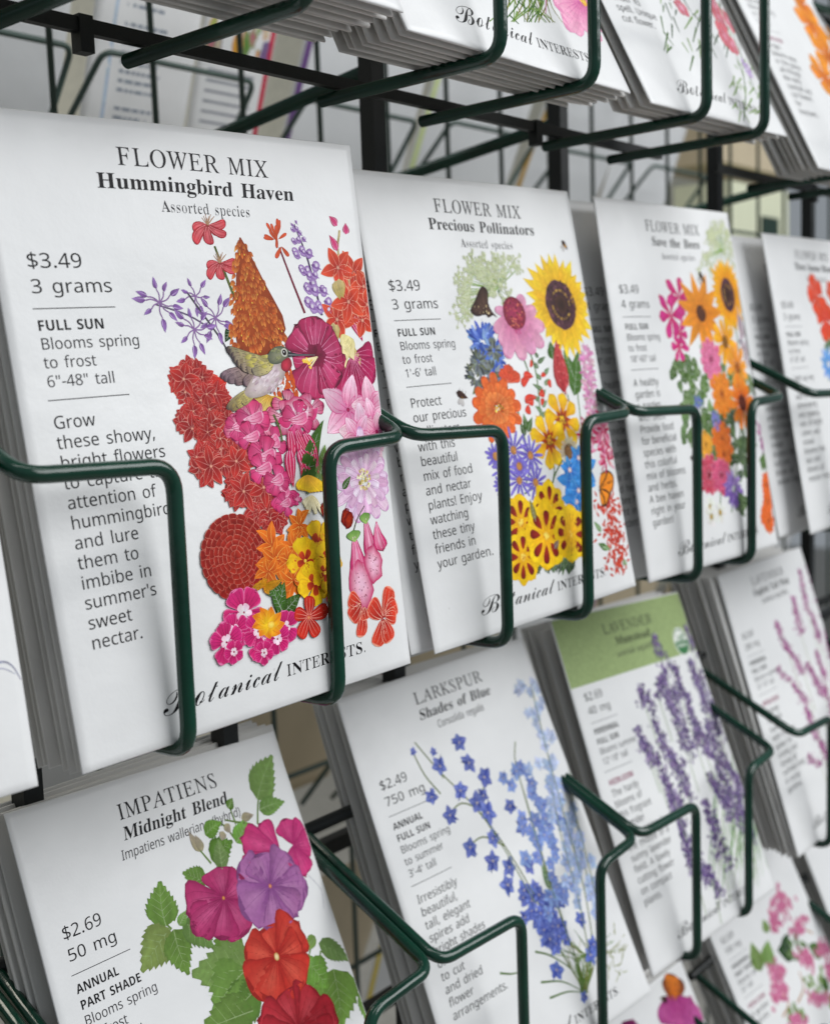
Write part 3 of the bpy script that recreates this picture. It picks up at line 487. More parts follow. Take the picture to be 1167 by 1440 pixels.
  'W':(0.592,"05///D3a/<3}/.43.u4=.V4A.U4M0_4M0^4A0>4=0/430+3z0/3X0a0T1{381t3c1l3}1_431L4=134@1.4M3.4M3-4@2g4;2^432Y4$2_3O330X4J3I4V3m4V4+4G4:3|4@3~4M5W4M5W4@5C4<534.4p3R2q//2d//2)2f0B//"),
  'X':(0.459,".T/9.U/D/$/S/L/{0v1o0&3H/b3|/B48.q4@.m4M1-4M1-4?0|4?0]490V4$0h3Y1K2E2F3S2Y3s2^4-2P4;204@2(4@2)4M3t4M3r4@3Z4<3G402x3^1Z2)2X0:2z/c3:/M3f/F3k/91J/91J/F1V/F1y/K2%/S2%/c1|/t1s0+1,1N0/0:/w/v/t/]0*/K0T/D0S/9"),
  'Y':(0.412,"/k/9/m/E0;/K0N/[0T/}0Z1P/Q3C/-3y.g48.;4?.<4M0S4M0Q4?0*49/}41/}3~0&3p0/3_131t2+3;2C3g2I4&2C4227492$4=1g4?1h4M3S4M3S4>3A4:3/4-2c3T1E1T1>/}1>/p1?/c1F/S1S/J2-/E2,/9"),
  'Z':(0.459,"/./9/+/C2.430d43/z4+/c3{/P3j/D3R/;35//35/94M344M354E01/T1O/T2>/W2k/d3+/{3;0;3F0b3T0b3G/9"),
 },
 'H':{
  'A':(0.437,"/0/9/0/K/B/N/Q/W/l0+1U4N1i4M3U073r/[4$/O47/K47/91n/91n/K2</R2I/i2?012+0f0G0f0/0&0,/v0+/k07/S0]/K0b/9 0Q1(1{1(182o"),
  'B':(0.443,"/I/9/I/J/h/O/y/Y0(/n0+020+3F0$3s/n4-/H43/H4C1e4C2n483N3p3c343U2]312:2M2$3=1h3k1@3y0f3n0,3H/]2j/B1w/9 1=2*1C2*1s2/252>2E2[2K3.2G3V2;3s2%4(1a4.1M4,1C4$1=3] 1g/Q21/W2I/l2V012[0b2U172C1W1~1j1L1p1=1p1=/|1E/Z1Q/S"),
  'C':(0.468,"2//.1H/60k/M0;/s/s0H/[1)/S1m/[2T/s340<3f0m4/1J4F214M2e4G3D443Y4/3o473z4M414M412d3{2d3^3A393n2i4.27471M3z1#300r1k1%0R1R/i2D/Q2n/V3;/h3b0&4(0J4;093b/Z2|/9"),
  'D':(0.496,"/M/9/M/J/j/N/z/W0&/i0*0+0*3K0&3n/x4%/f4//H43/H4C1g4C2x453l3c4@2u4P1m450E3?/R1m/9 1g/Q2E/_2o0+3,0m341n3$3+2T3q1h4-1Q4+1E3~1=3V1=0(1E/[1Q/T"),
  'E':(0.442,"/G/9/G/J/g/M/y/W0(/k0+0.0+3F0(3l/y4$/g4//I43/I4C3f4C3f2p3T2p3F3J3)3m2U4#1q4*1O4(1A3x1>3Y1>2#1H2#1q2*212;2C2Z2N3.2_3.2_0V2M0V2?1<211P1z1]1@1g1>/~1@/j1G/]1o/U2B/W2i/b3./p3H0+3_0I3r0q4*0q3i/9"),
  'F':(0.404,"/H/9/H/J/h/P/y/[0(/p0+040+3L0&3l/x3~/f4-/G43/G4C3a4C3a2p3N2p3F3:383V3$3m2f3{2A4(1o4+1O4)1A3|1=3e1=2$1E2$1n2+2.2<2@2[2J302]302]0V2K0V2@1/2/1O1n1c1D1i1=1i1=011C/f1K/X1Y/Q2//J2//9"),
  'G':(0.508,"2://1O/60o/L0=/r/t0G/]1(/U1n/]2U/t350=3f0m4/1J4F2/4M2g4G3F453Y403m473z4M414M412d3{2d3j3/3S3P3:3m2y4%2Y4329471O3z1%300t1m0|0i1;/~1f/S2A/F2d/I2x/T3(/h3,0&3,0b3(0|2y112e1:2A1=2A1M4r1M4r1=4U1:4E124=0}4:0b4:/V3:/9"),
  'H':(0.523,"/H/9/H/J/h/O/y/Y0(/m0+010+3P0&3m/y4#/g4./I43/I4C1{4C1{431S4,1B3v1=3P1=2)3+2)3+3P3%3v2p4,2H432H4C4y4C4y434Z4.4I4#4@3n4=3P4=014@/o4I/Z4Z/O4y/J4y/92H/92H/J2g/N2y/X3(/l3+013+1f1=1f1=011@/m1I/Y1[/O1{/J1{/9"),
  'I':(0.261,"/F/9/F/J/e/P/x/Y0(/l0+0+0+3X0(3s/z4&/h4//F43/F4C1}4C1}431^4/1K4&1A3s1>3X1>0-1B/g1U/S2#/J2#/9"),
  'J':(0.330,"0M.Q0..T/n.]/V.l/D.~/9/8/6/P/9/g/D/x/S0&/g0+/{0&0//y09/j0=/U05/80-/%04.q0I.l0_.p0m.{0v/N0v3D0p3p0i3}0Z4*0/430/4C2j4C2j432C4+283~223r2-3D2-091x/<1E.d"),
  'K':(0.510,"/I/9/I/J/h/O/z/Y0(/m0+010+3P0(3m/z4#/h4./J43/J4C1{4C1{431T4,1B3v1>3P1>1s2q3J3+3e323y2~4.2Q432Q4C4d4C4d434Y433v3z3.3>2=2K4K/i4e/R5*/J5*/92G/92G/J2b/K2r/N2~/[2l/}1N1^1>1M1>011A/m1J/Y1]/O1{/J1{/9"),
  'L':(0.426,"/H/9/H/J/h/O/y/Y0(/m0+010+3P0&3n/y4$/g4./I43/I4C2(4C2(431W4.1K4&1C3w1=3P1=031@/j1O/X1s/U2D/X2k/c3./s3G003]0P3p0|4&0|3i/9"),
  'M':(0.634,"/G/9/G/J/f/O/x/Y0(/m0+0/0+3S0&3w/p4,/H43/H4C1@4C2m0p4=4C634C63435s4-5b3~5V3l5S3O5S055X/f5k/P63/J63/93c/93c/J4-/R4>/g4C034C3f2N/92</90I3Z0I000M/k0X/W0m/M10/J10/9"),
  'N':(0.494,"3j/.0K330K0/0N/l0W/X0j/N1./J1./9/K/9/K/J/q/P0&/d0,0/0,3Y/^4-/K43/K4C0~4C3]103]3N3W3u3F4+2{432{4C4]4C4]434>4.4-4$4$3n3}3N3}/."),
  'O':(0.525,"23/.1]/310/@0c/V0>/u/}0=/h0h/Y1:/U1m/Y2B/h2q/}3?0?3d0d4%114<1a4J274N2i4J3:4<3d4&4+3f4G3A4^2s4l2C4p1m4l1:4^0h4G0=4*/u3b/V38/@2f/3 27/E2x/^3D0L3P1m3H2q313Z2f4*22471K3z1$300s1m0{0i18/~1_/S"),
  'P':(0.418,"/H/9/H/J/h/O/y/Y0(/m0+010+3P0&3m/y4#/g4./I43/I4C1^4C2M4@3$443C3}3[3e3k3D3p2|3e2F3D1y2j1^1{1U1=1U1=011@/m1I/Y1[/O1{/J1{/9 1=1o1P1o1}1t2>2+2M2I2R2y2N3L2A3m2*4$1a4+1D4#1=3e"),
  'Q':(0.525,"3O-y2V.+1q.R1B/80o/N0E/m0%06/j0c/Y17/U1m/Y2B/h2q/}3?0?3d0d4%114<1a4J274N2i4J3:4<3d4&4+3f4G3A4^2s4l2C4p1m4e0z4B063h/[2z/93O.V49.A4j.I4m.64/.# 27/E2y/^3D0L3Q1m3I2q313Z2f4*22471K3z1$300s1m0{0i19/~1a/S"),
  'R':(0.473,"/H/9/H/J/h/O/y/Y0(/m0+010+3P0&3m/y4#/g4./I43/I4C1b4C2a4<3D4%3l3Y3x2~3m2K3I2%2k1i4,/m4@/S4Z/J4]/93&/91P1[1=1[1=011@/m1I/Y1[/O1{/J1{/9 1=1s1R1s2&1y2F202X2P2_3$2U3Z2:3|1i4+1Q4)1E3}1=3V"),
  'S':(0.390,"/f/./f1$/y1$030>0O/m0w/Q1L/H1p/M2//^2?/w2E09270c1j1&1*1F0P1f0-2+/s2O/m2|/q3G/~3j084)0S4=0v4J1@4N1n4I2H4<2Q4:2Z492i4>2p4N3(4N3(2o2r2o2f372S3V2>3q2%4)1g451I491*440n4%0^3m0X3Q0]390k3$1D2^2+2?2m1r3%1Z331C3<0g370=3(/u2j/V2G/A1y/31G//1$/10_/:0B/B05/E0$/@/x/."),
  'T':(0.423,"0</90</J0[/N0p/X0z/m0~010~4-0w4-0F4%/|3j/d3D/V2n/D2n/D4C3q4C3q2m3a2m3L3S2}3{2;4-250129/l2B/W2V/N2x/J2x/9"),
  'U':(0.492,"2%/,1//70R/V03010)0}0)3P0%3m/x4#/f4./H43/H4C1y4C1y431Q4,1@3v1<3P1<0n1A081R/n1q/V2A/O3)/_3P033^1%3^3O3Z3m3P3~3=4-2x432x4C4V4C4V434<4,4-3|4$3k3}3O3}1<3s0<3Q/Y2u/7"),
  'V':(0.428,"1[/,/g3R/O3{/A4,/+43/+4C1Z4C1Z431-4,0~3~0z3q1(3O210q313N383p343~3+4,2Y432Y4C464C46433~403o4&3S3T1o/,"),
  'W':(0.611,"12/./Y3_/H4&/<4//*43/*4C1<4C1<430x4,0q3~0n3q0v3J1h0{2[362L3f2D3y294)1n431n4C434C43433k4,3_3s3f3W4V1-5@3F5H3m5E3|5=4*4u434u4C6:4C6:436)4-5w3|5d3P4:/.4(/.2l2e1E/."),
  'X':(0.471,"/D/9/D/J/p/W0:/}1H1W0.3W/j4$/Z4//I43/G4C1}4C1}431n431O4-1E3v1P3Y272O2r3J3(3u2x4,2S432S4C4F4C4F434&4/3j3~3:3J2G273t/t40/U4I/J4L/91w/91w/J2D/P2P/d2A0/1Y1>0l010]/h0k/Q15/J15/9"),
  'Y':(0.426,"0E/90E/J0e/O0v/Y1#/m1(011(1:/i3X/V3u/G4)/:4//,42/,4C1V4C1V421J421.4,0~3w1+3^2%1k2}3C323o3$4*2X422U4C434C43423p4#3T3^2:1R2:012=/m2F/Y2X/O2x/J2x/9"),
  'Z':(0.442,"/M/9/M/D2B4*1^4*0o3{0S3n0>3W0,39/x2l/g2l/t4C3m4C3m470{/V1x/V2]/_32/x3U0G3n1+4#1+3n/9"),
  'a':(0.344,"2-//1a/:1O/]0y/;0?/0/{/5/c/D/R/[/M/z/X0H/z0j0W1+1N1E1N1z1K281B2H122R0v2V0S2P0H2@0Q2/0[1p0X1_0N1Q0?1I0-1F/v1I/h1R/^1c/Z1u/_21/l2D0$2U0?2d0_2l1)2n1h2h252R2K212S1Y2S/y2U/c2_/[2p/e2y/U2T/8 0y/[15/d1N/z1N100|0y0a0[0V040_/i"),
  'b':(0.361,"/f/./f3Y/_4(/A43/A4C0l4C0l2E162d1f2n2,2i2J2Y2d2B2v1~3&1W3+1-3%0V2s0+2Z/c2</F1r/51G//0v/80I/U/p/. 1>/G1]/P1q/l1{0?1~1&1{1]1p2)1[2?1?2F0}2<0r2/0l1{0l0$0w/U"),
  'c':(0.293,"0~//0W/407/D/v/]/a0#/Q0J/L0x/R1K/c1v/{2=0@2W0g2i162o1c2j2(2X2=2A2C1~2A1m281_2+1V1u1S1U1a1K2)1L231L2=1E2P102W0l2K0V2%0P1B0V0[0k0,1-/k1S/a1x/j2=0(2K/w1l/A"),
  'd':(0.370,"0n//0K/40./C/p/]/]/}/P0H/L0u/Q1K/^1v/r2>012W0P2i0t2n1D2e1h2F1h3h1e3z1[4*1743174C2o4C2o0+2u/d3#/Y36/U36/D2T/?1h//1h/b1C/; 12/U1B/X1Q/d1_/s1h0,1h1{1b2/1U2<152G0u2?0d2(0Y1Y0V0{0X0B0d/u0t/^"),
  'e':(0.301,"0|//0U/405/C/u/]/_0$/Q0M/L1#/Q1P/a1y/v2?072X0X2i1#2n1X2e2&2F2@1s2I142I1-0U1-0a0A0|/s1N/e1v/p2<062K0)1m/D 0T1G1P1G1P1_1H2C1<2R1(2W0a2@0T1R"),
  'f':(0.214,"/H/9/H/I/c/O/m/]/o0)/o2C/I2C/I2f/o2f/o36/w3g05400[4E154M1[4H1y4:2/4$253g223R2*3D1x3;1i381J3B1B3M1@3]1H3{1K4%1L4-1H451;471*440{4*0v3[0v2f1R2f1R2C0v2C0v/|0x/c1$/S14/K1N/I1N/9"),
  'g':(0.327,"0t-a09-e/k-s/O../G.G/U.f0$.z/]/8/Q/W/U/q/e0*/~0<0F0N/e0x/O1[/T1{/c2:/w2O082a0X2k1#2n1K2k1r2_2m2_2m2:2:2:2L1v2Q1R2N172B0y200e1s0T1T0J130G1#0G0p0H0P0>0H040E0&0O/r0o/l16/l21/c2K/V2^/F2h/02l.o2a.B2>-|1d-h 1#0]190d1E0t1L141N1Z1L2&1E2B192R1#2W0k2R0]2B0U2&0R1Z0U140]0t0k0d 1(-y1c-~2*.425.P22.a2&.k1T.r0A.r0/._0).I0/.90?.+0Z-|"),
  'h':(0.381,"/K/9/K/I/h/S/o/s/o3f/i4)/^41/L44/L4C0v4C0v291E2a1|2n2R2b2q2=2z1[2z/s3%/S30/L3@/I3@/91Q/91Q/I1m/S1t/s1t1b1n201d2:1R2=14240v1t0v/s0|/S1+/L1;/I1;/9"),
  'i':(0.198,"0E3?013C/|3M/q3_/m3s/q4,/|4=014H0E4K0X4H0k4=0u4,0y3s0u3_0j3M0X3C /K/9/K/I/h/S/o/s/o2*/j2K/M2S/N2f0v2f0v/s0|/S1;/I1;/9"),
  'j':(0.210,"0J3@063D0%3O/v3a/s3u/v4.0&4>074I0J4M0_4I0p4>0{4.1#3u0{3a0p3O0_3D /^-a/.-j.h.).^.:.Z.L.^.^.g.l.t.t/*.w/H.m/P.a/S.P/L.;/D.+/I-|/X-x/l-|/u../{.]/{2(/s2J/f2Q/O2T/O2f1%2f1%/#0y.I0a.#08-h"),
  'k':(0.359,"/J/9/J/I/h/S/o/s/o3e/j4)/a40/M43/N4C0v4C0v101l2%1y261}2D1t2P1X2S1U2f3.2f3.2S2d2J2A221g1X3//[3=/N3M/I3M/91Z/91Z/I1b/I1s/M1x/Y1q/l1*0u0v0h0v/s0|/S1;/I1;/9"),
  'l':(0.199,"/K/9/K/I/h/S/o/s/o3e/j4)/a40/M43/M4C0v4C0v/s0|/S1;/I1;/9"),
  'm':(0.554,"/K/9/K/I/h/S/o/s/o2+/i2J/^2Q/L2T/L2f0t2f0t271C2a1v2n2R2_2p233A2_3y2n4M2b4l2=4v1[4v/s4|/S5+/L5;/I5;/93N/93N/I3_/L3j/S3q/s3q1b3k203a2:3N2=32252t1v2t/s2{/S3)/L39/I39/91N/91N/I1_/L1j/S1q/s1q1b1k201a2:1N2=11240t1t0t/s0z/T1)/L18/I18/9"),
  'n':(0.381,"/K/9/K/I/h/S/o/s/o2+/i2J/^2Q/L2T/L2f0v2f0v291E2b1|2n2R2b2q2=2z1[2z/s3%/S30/L3@/I3@/91Q/91Q/I1m/S1t/s1t1b1n201d2:1R2=14240v1t0v/s0|/S1+/L1;/I1;/9"),
  'o':(0.336,"10//0a/40:/D/w/_/a0%/Q0N/L0|/Q1N/a1x/w2>0:2W0a2i1/2n1X2i1~2X2A2?2X1y2h1O2m0|2h0L2X0$2A/^1~/D1Y/4 10/D1H/K1X/b1b011e0|1b1l1W2=1G2R102Y0r2R0b2=0X1l0U0|0X020b/b0r/K"),
  'p':(0.371,"/J-b/J-q/c-x/m.-/o.R/o1|/i2I/L2U/L2f0q2f0q251;2a1o2o262j2S2X2m2@3#1z3/1R331&3/0Q2~0(2l/a2Q/E23/41l//1>/:0v/Y0v.X0z./1.-w1L-r1L-b 1J/U1g/^1x/v2&0C2+0|2(1W1z2%1j2<1N2D12290v1t0v0$1./a"),
  'q':(0.364,"16-b16-r1^-{1f.,1i.?1i/V1B/90p/00L/40//C/q/Z/^/{/Q0E/M0r/R1G/c1s/z2<0=2W0c2i112o1_2f2/2G2e2p2p2p2p.?2v-|3%-u37-r37-b 1:/W1W/c1c/o1i/~1i1z1]2G1:2U0x2L0e230X1c0U0~0X0D0e/w0x/_"),
  'r':(0.287,"/K/9/K/I/h/S/o/s/o2*/i2K/M2S/N2f0t2f0t2*1,2F1B2[1Y2j1r2n202k2A2_2L2M2O282M2%2D1s271j2%1g1g1p1V2(1D22162-1)1z0z1e0w1G0w/s0z/_1%/R1L/I1L/9"),
  's':(0.288,"0y//0Z/307/?0)/B/w/=/n/0/^/0/^0I/p0I/}0#07/b0P/N0n/H1)/K1:/T1D/c1G/u1>040~0I0K0d0,0v/q10/d1H/_1e/g21/|2Q0B2h0o2o1-2l1N2d1U2b1]2a1h2d1o2o1}2o1}1g1m1g1_2,1K2C152Q0w2V0d2T0T2L0L2@0I210S1q0t1[1F1D1f131z0y2+0a2/0?2(/n1m/K1I/6"),
  't':(0.228,"0]/009/5/}/C/p/^/k0&/k2E/M2E/M2Z083F0c4#0r4#0r2f1W2f1W2E0r2E0r020w/n1#/f1//c1D/l1U0+1g/}1=/B"),
  'u':(0.375,"0e//0;/6/|/J/n/n/i0A/i2%/b2H/V2Q/D2T/D2f0p2f0p0*0y/i1)/a18/^1T/f1m/}1m2%1f2I1X2Q1D2T1D2f2t2f2t0%2{/b3=/W3=/F2Z/@1m//1m/c1X/L1A/<1&/2"),
  'v':(0.306,"0p///a2%/O2G/E2P/62S/62f1+2f1+2T0~2T0j2P0c2B0d2:1@0Z1u2+1z2>1q2O1R2T1R2f2a2f2a2U2O2O2D2E221|1&//"),
  'w':(0.435,"0Z///J27/?2J/.2S/.2f0l2f0l2S0X2O0R2B0T280X2+1.0a1Z1t1P281E2N1/2U1/2f2s2f2s2S2]2N2V2B2V2;2X243$0o3S2.3X2A3Q2O392U392f492f492U4$2J3s202_//2O//1h1L0n//"),
  'x':(0.319,"/>/9/>/H/[/V/y/s0[0j/f25/Q2K/=2S/=2f102f102T0u2Q0n2F0w221>1U1i2/1s2E1l2P1P2T1P2f2g2f2g2V2I2I2,2,1M1?2Q/^2^/N2o/H2o/90}/90}/I19/L1@/W14/v0l0R0A/x05/[0</M0R/H0V/9"),
  'y':(0.300,"/o-a/V-d/C-p/6.&/2.>/5.O/>.^/K.i/^.l/{.c0(.U0+.F0*.;0-.206./0C.60R.H0c.h0n/4/^2)/R2A/H2M/62S/42f1)2f1)2S0j2O0b2A0d290g2/1@0W1o1z1u221w2@1n2O1R2S1R2f2Z2f2Z2S2M2P2C2G211{1).|0c.20Q-x0?-j"),
  'z':(0.293,"/F/9/F/G1/2M0b2M0@2I0(2>/r2(/g1a/S1a/Y2f2A2f2A2Q0_/R0z/R1I/W1h/g1}0$220K2B0K2:/9"),
 },
 'R':{
  'a':(0.344,"2-/21q/=1X/c0q/>0?/40(/8/s/G/i/^/f/z/n0F0-0g0a1(1f1C1f1z1b291R2K1:2U0v2Y0F2S0.2@0=2-0D1p0C1a0?1S081L0-1I/~1L/x1T/t1d/r1u/u2//}2B012R0F2_0d2h1)2k1b2e2%2P262/2=1Y2=/y2@/a2^/X2h/_2Z/U2J/; 0w/W1@/a1f/y1f150o0|0K0^0@040K/g"),
  'b':(0.361,"/|/1/|3Y/s4+/W46/W4@0T4@0W2?1@2a1g2k2%2f2=2V2Q2@2b1}2l1W2p1-2k0V2^0-2I/e2//I1l/81H/20~/<0H/Y/i/1 1</D1k/M2*/k260>291&251^2)2*1i2B1>2J0p2>0^210T1{0T0#0e/R"),
  'c':(0.293,"0}/20_/70C/G0,/a/t0$/i0K/e0x/i1J/w1t002:0K2T0m2f162l1Z2g1u2V2(2?2-1~2,1n2(1c1~1Y1x1W1i1c1c2)1d231e2>1V2S1/2Z0Z2M0A2&0:1B0A0Z0V0*0}/h1S/]2%/g2=0#2*/w1b/D"),
  'd':(0.370,"0m/20R/70;/F0&/_/r0#/h0I/e0u/h1J/s1u0)2<0>2T0W2f0s2k1:2b1{2@1~3h1z3{1k4-1M461M4@2W4@2W0+2_/b2t/V2{/R2{/G2P/B1~/31x/h17/> 11/R1J/U1b/b1s/r1~0+1~1{1v211d2>152J0h2B0N2)0C1Y0?0{0C0A0M/t0g/Z"),
  'e':(0.301,"0z/20[/70A/F0+/_/t0%/i0N/e1#/i1P/t1x0,2=0C2U0_2f1#2k1O2b1q2D2+1r231423100<100J0@0n/p1N/b2%/m2=012,0(1a/G 0>1D1h1D1h1_1^2D1H2U1#2Z0K2A0>1S"),
  'f':(0.214,"/_/</_/F/o/L0&/[0*0)0*2F/a2F/a2c0*2c0*36013f0D4-0d4B154I1T4E1k471v3~1z3f1x3S1u3F1p3>1k3<1X3E1W3O1V3]1]3z1a4$1f4-1W471;4;0z470g4+0_3[0_2c1<2c1<2F0_2F0_/|0c/b0p/P1//H18/F18/<"),
  'g':(0.327,"0t-d0=-i/v-v/d.0/a.G/g.d0O.z/p/:/i/W/l/o/u0(0.0:0t0N/x0{/h1]/k1z/u280*2L0A2]0^2h1#2k1G2h1o2[2U2[2U2=1o2=271u2;1R2818200{1|0g1i0W1O0M120J1$0K0m0K0D0A03050-0&0A/o0m/i15/i2+/_2?/S2J/D2Q//2S.o2K.D22.#1^-k 1#0Y1E0a1Z0r1d131g1Z1d2(1Z2D1E2U1#2Z0^2U0H2D0?2(0<1Z0?130H0r0^0a 1(-v1i-{2;.22L.P2F.c21.n1V.u08.u/v.b/m.I/v.703.(0U-y"),
  'h':(0.381,"/c/</c/G/{/P0*/r0*3f/|4+/h44/d47/d4@0_4@0d231P2]1|2k2E2_2Z2;2d1Z2d/r2n/Q3&/I3*/F3*/<1i/<1i/G2$/Q2//r2/1b2(211p2=1Q2A1(270_1u0_/r0h/Q0}/I1$/F1$/<"),
  'i':(0.198,"0E3B093F013P0+3a0)3s0+4+014:0:4E0E4H0P4E0Y4:0a4+0c3s0a3a0Y3P0P3F /c/</c/G/{/P0*/r0*2*/}2M/f2V/e2c0_2c0_/r0i/Q1$/G1$/<"),
  'j':(0.210,"0J3D0?3G063Q003b0.3u004,064<0?4F0J4I0U4F0a4<0g4,0i3u0g3c0a3Q0U3G /^-d/8-m.z.+.t.;.s.L.t.].w.j.|.q/(.t/:.j/<._/<.P/8.</+.+/9-y/X-u/y-y00.-06.]062(0+2M/m2U/g2W/g2c0k2c0k/#0d.J0O.%00-k"),
  'k':(0.359,"/R/:/R/H/o/R/w/s/w3e/q4*/d41/U44/U4B0n4B0p1-1r2$2$252*2D1x2Q1_2U1_2e3%2e3%2T2a2K2<231[1X3)/Z39/M3E/H3E/:1d/:1d/H1c/H1x/L2%/Y1w/m1+0w0n0i0n/s0u/R13/H13/:"),
  'l':(0.199,"/c/</c/G/{/P0*/r0*3e/~4+/j43/e46/e4@0_4@0_/r0i/Q1$/G1$/<"),
  'm':(0.554,"/c/</c/G/{/P0*/r0*2,/|2L/h2T/d2W/d2c0]2c0c211N2]1v2k2D2[2m2.3L2[3y2k4A2_4U2;4_1Z4_/r4h/Q4}/I5$/F5$/<3f/<3f/F3i/I3~/Q4,/r4,1b4#213l2=3M2A3&282]1w2]/r2g/Q2{/I2~/F2~/<1f/<1f/F1i/I1~/Q2,/r2,1b2#211l2=1M2A1$270]1u0]/r0g/R0z/I0}/F0}/<"),
  'n':(0.381,"/c/</c/G/{/P0*/r0*2,/|2L/h2T/d2W/d2c0_2c0d231P2^1|2k2E2_2Z2;2d1Z2d/r2n/Q3&/I3*/F3*/<1i/<1i/G2$/Q2//r2/1b2(211p2=1Q2A1(270_1u0_/r0h/Q0}/I1$/F1$/<"),
  'o':(0.336,"10/20g/80F/G0-/b/t0(/h0N/d0|/h1M/t1v0-2<0F2T0g2f1/2k1R2f1s2U212<2D1w2Q1N2U0|2Q0M2D0%21/a1s/G1S/7 10/A1U/H1n/a1x011{0|1w1m1m2>1T2U102]0e2U0L2>0B1m0?0|0B010L/a0e/H"),
  'p':(0.371,"/b-e/b-o/r-u0(.,0*.R0*1|/}2K/d2W/d2c0Y2c0b2.1G2]1q2l2/2g2E2V2Y2>2j1y2t1Q2x1&2t0R2j0)2X/c2D/G2,/81m/21H/=0d/a0_.X0e..0}-t16-o16-e 1J/R1t/Z21/u2=0C2A0|2>1X242&1x2?1M2H0~2<0_1u0_0#0{/^"),
  'q':(0.364,"1L-e1L-o1m-x1{.+2#.?1|/]18/<0o/30S/80;/F0&/]/s/|/i0F/e0r/j1F/w1r002:0I2T0i2f102l1U2c202C2l2m2X2m2X.>2c-y2y-r2|-o2|-e 1;/S1e/_1w/m2#/~2#1{1p2J1<2X0k2O0O250C1c0?0~0B0C0O/v0k/["),
  'r':(0.287,"/c/</c/G/{/P0*/r0*2*/}2N/f2V/e2c0]2c0g2#1=2D1O2Y1c2g1s2k2(2h212[272L2928282&241v2.1m2&1k1t1s1f2*1F251*200q1|0e1f0a1G0a/s0d/^0s/O16/G16/<"),
  's':(0.288,"0y/20a/60</B0(/E/h/@/b/4/u/4/u0F/_0F/i/}0&/_0G/K0m/D10/H1I/Q1X/b1_/v1Q061/0L0V0g0:0y0(12/y1I/v1e/|20012N0J2e0o2l1)2i1I2_1Q2^1_2]1v2b1{2l1g2l1g1j1|1j1s2-1Z2F1=2U0x2Z0[2W0E2N072A02210A1o0i1X1<1A1V101h0w1q0_1t0?1n/p1[/N1A/9"),
  't':(0.228,"0Z/30A/803/F0*/_0%0&0%2H/e2H/e2X0I3D0n3{0Z3{0Z2c1A2c1A2H0Z2H0Z020c/l0s/c11/_1S/i1]0%1E/|1//E"),
  'u':(0.375,"0f/20D/903/L0(/n0#0A0#2%/v2J/b2T/Z2W/Z2c0X2c0X0)0f/g0{/]19/Y1a/c2(/{2(2%1z2K1b2T1Z2W1Z2c2]2c2]0$2i/^3&/T3&/I2V/C2(/31}/i1J/O17/?0|/6"),
  'v':(0.306,"0v/0/h2%/U2H/I2Q/>2T/>2e0~2e0~2U0}2U0d2Q0Y2B0[2:1@0X1|2*2&2>1v2P1Z2U1Z2e2W2e2W2V2K2P2=2E2+1}0}/0"),
  'w':(0.435,"0b/0/Q27/E2K/62T/62e0e2e0e2T0R2P0J2B0L270P2*1-0^1d1t1W281J2O172V172e2k2e2k2T2W2O2N2B2O2;2P243#0m3Z2.3b2B3V2P3A2V3A2e422e422V3z2K3l202Y/02T/01i1N0h/0"),
  'x':(0.319,"/E/:/E/G/b/U0#/s0f0j/l26/V2L/E2T/E2e1(2e1(2U0q2R0f2F0p211>1S1o2.1|2E1q2Q1X2U1X2e2^2e2^2W2D2J2%2-1D1?2K/^2X/N2g/H2g/:1*/:1*/H1=/K1I/W1;/w0l0T0;/y0,/[07/L0L/G0L/:"),
  'y':(0.300,"/o-b/Y-f/H-q/>.(/:.>/<.N/D.]/N.h/].k/v.b/|.U/~.F/}.;0&.107..0H.50Y.G0j.g0v/4/f2)/X2B/M2N/=2T/=2e0|2e0|2T0e2Q0X2A0Z280_2.1@0U1w1z1}222#2@1s2Q1Z2T1Z2e2R2e2R2T2I2Q2=2G2*1|0}.|0[.30K-y0<-k"),
  'z':(0.293,"/M/:/M/G1<2O0b2O0>2K/~2?/l2(/a1b/[1b/b2e292e292Q0P/Q0{/Q1K/U1m/f2(0#270J2:0J23/:"),
  '0':(0.375,"1C/60n/=0I/T0//z/w0P/l13/h1z/l2f/w3G0.3y0I4A0n4W1D4a1s4W2;4A2U3y2k3F2w2f2{1y2w122k0O2U/z2;/T1s/= 1C/Z1u/k200:2:0}2=1y2:2v203[1u4,1D4:0o4,0V3[0L2v0I1y0L0}0V0:0o/k"),
  '1':(0.375,"07/<07/Y0Z/Y0r/]1,/f170/113}0=3E0.37/~32/y35/t3>/o3M/o3_033p0r491A4[1q4[1q0/1z/h23/]2L/Y2q/Y2q/<"),
  '2':(0.375,"/X/:/X0$0c111H1}1j2c1s3H1o3l1c4(1N46154:0o430W3x0L3Q0I2z0/2~/r3./b3B/[3c/a3z/l440#4F0?4U0d4_154c1w4Z2J4C2g3{2p3L2h2y2K2G1r1f0w0m0)0)1}0)280,2J052Y0D2c0X2g0n3%0n2~/:"),
  '3':(0.375,"1*/30W/603/?/t/L/c/]/W/q/T0*/W0@/d0P/t0Z0$0^0*080=/x0Z/h1%/b1R/k1g/w1v0/2#0I2&0m1{151e1R1?1g0l1m0G1m0G290n291<2@1Y2U1l2w1r3D1n3g1b4$1L45104:0s470_4+0L3]0H3+0,3//n3:/_3L/Y3h/c4-/}4H0N4[144c1t4Z2H4E2f3~2p3N2i3$2R2]232B1Y2.2B1v2Z1f2o1O2|143%0l2}0E2s0%2b/h2J/S1m/;"),
  '4':(0.375,"0c/:0c/[0o/[1>/f1M/u1Q041Q0_/I0_/I1-1S4Z2K4Z2K1/381/380_2K0_2K042P/u2a/f30/[32/[32/: /e1/1Q1/1Q2M1R341R3y1=3b1.3C0y3&0n2p"),
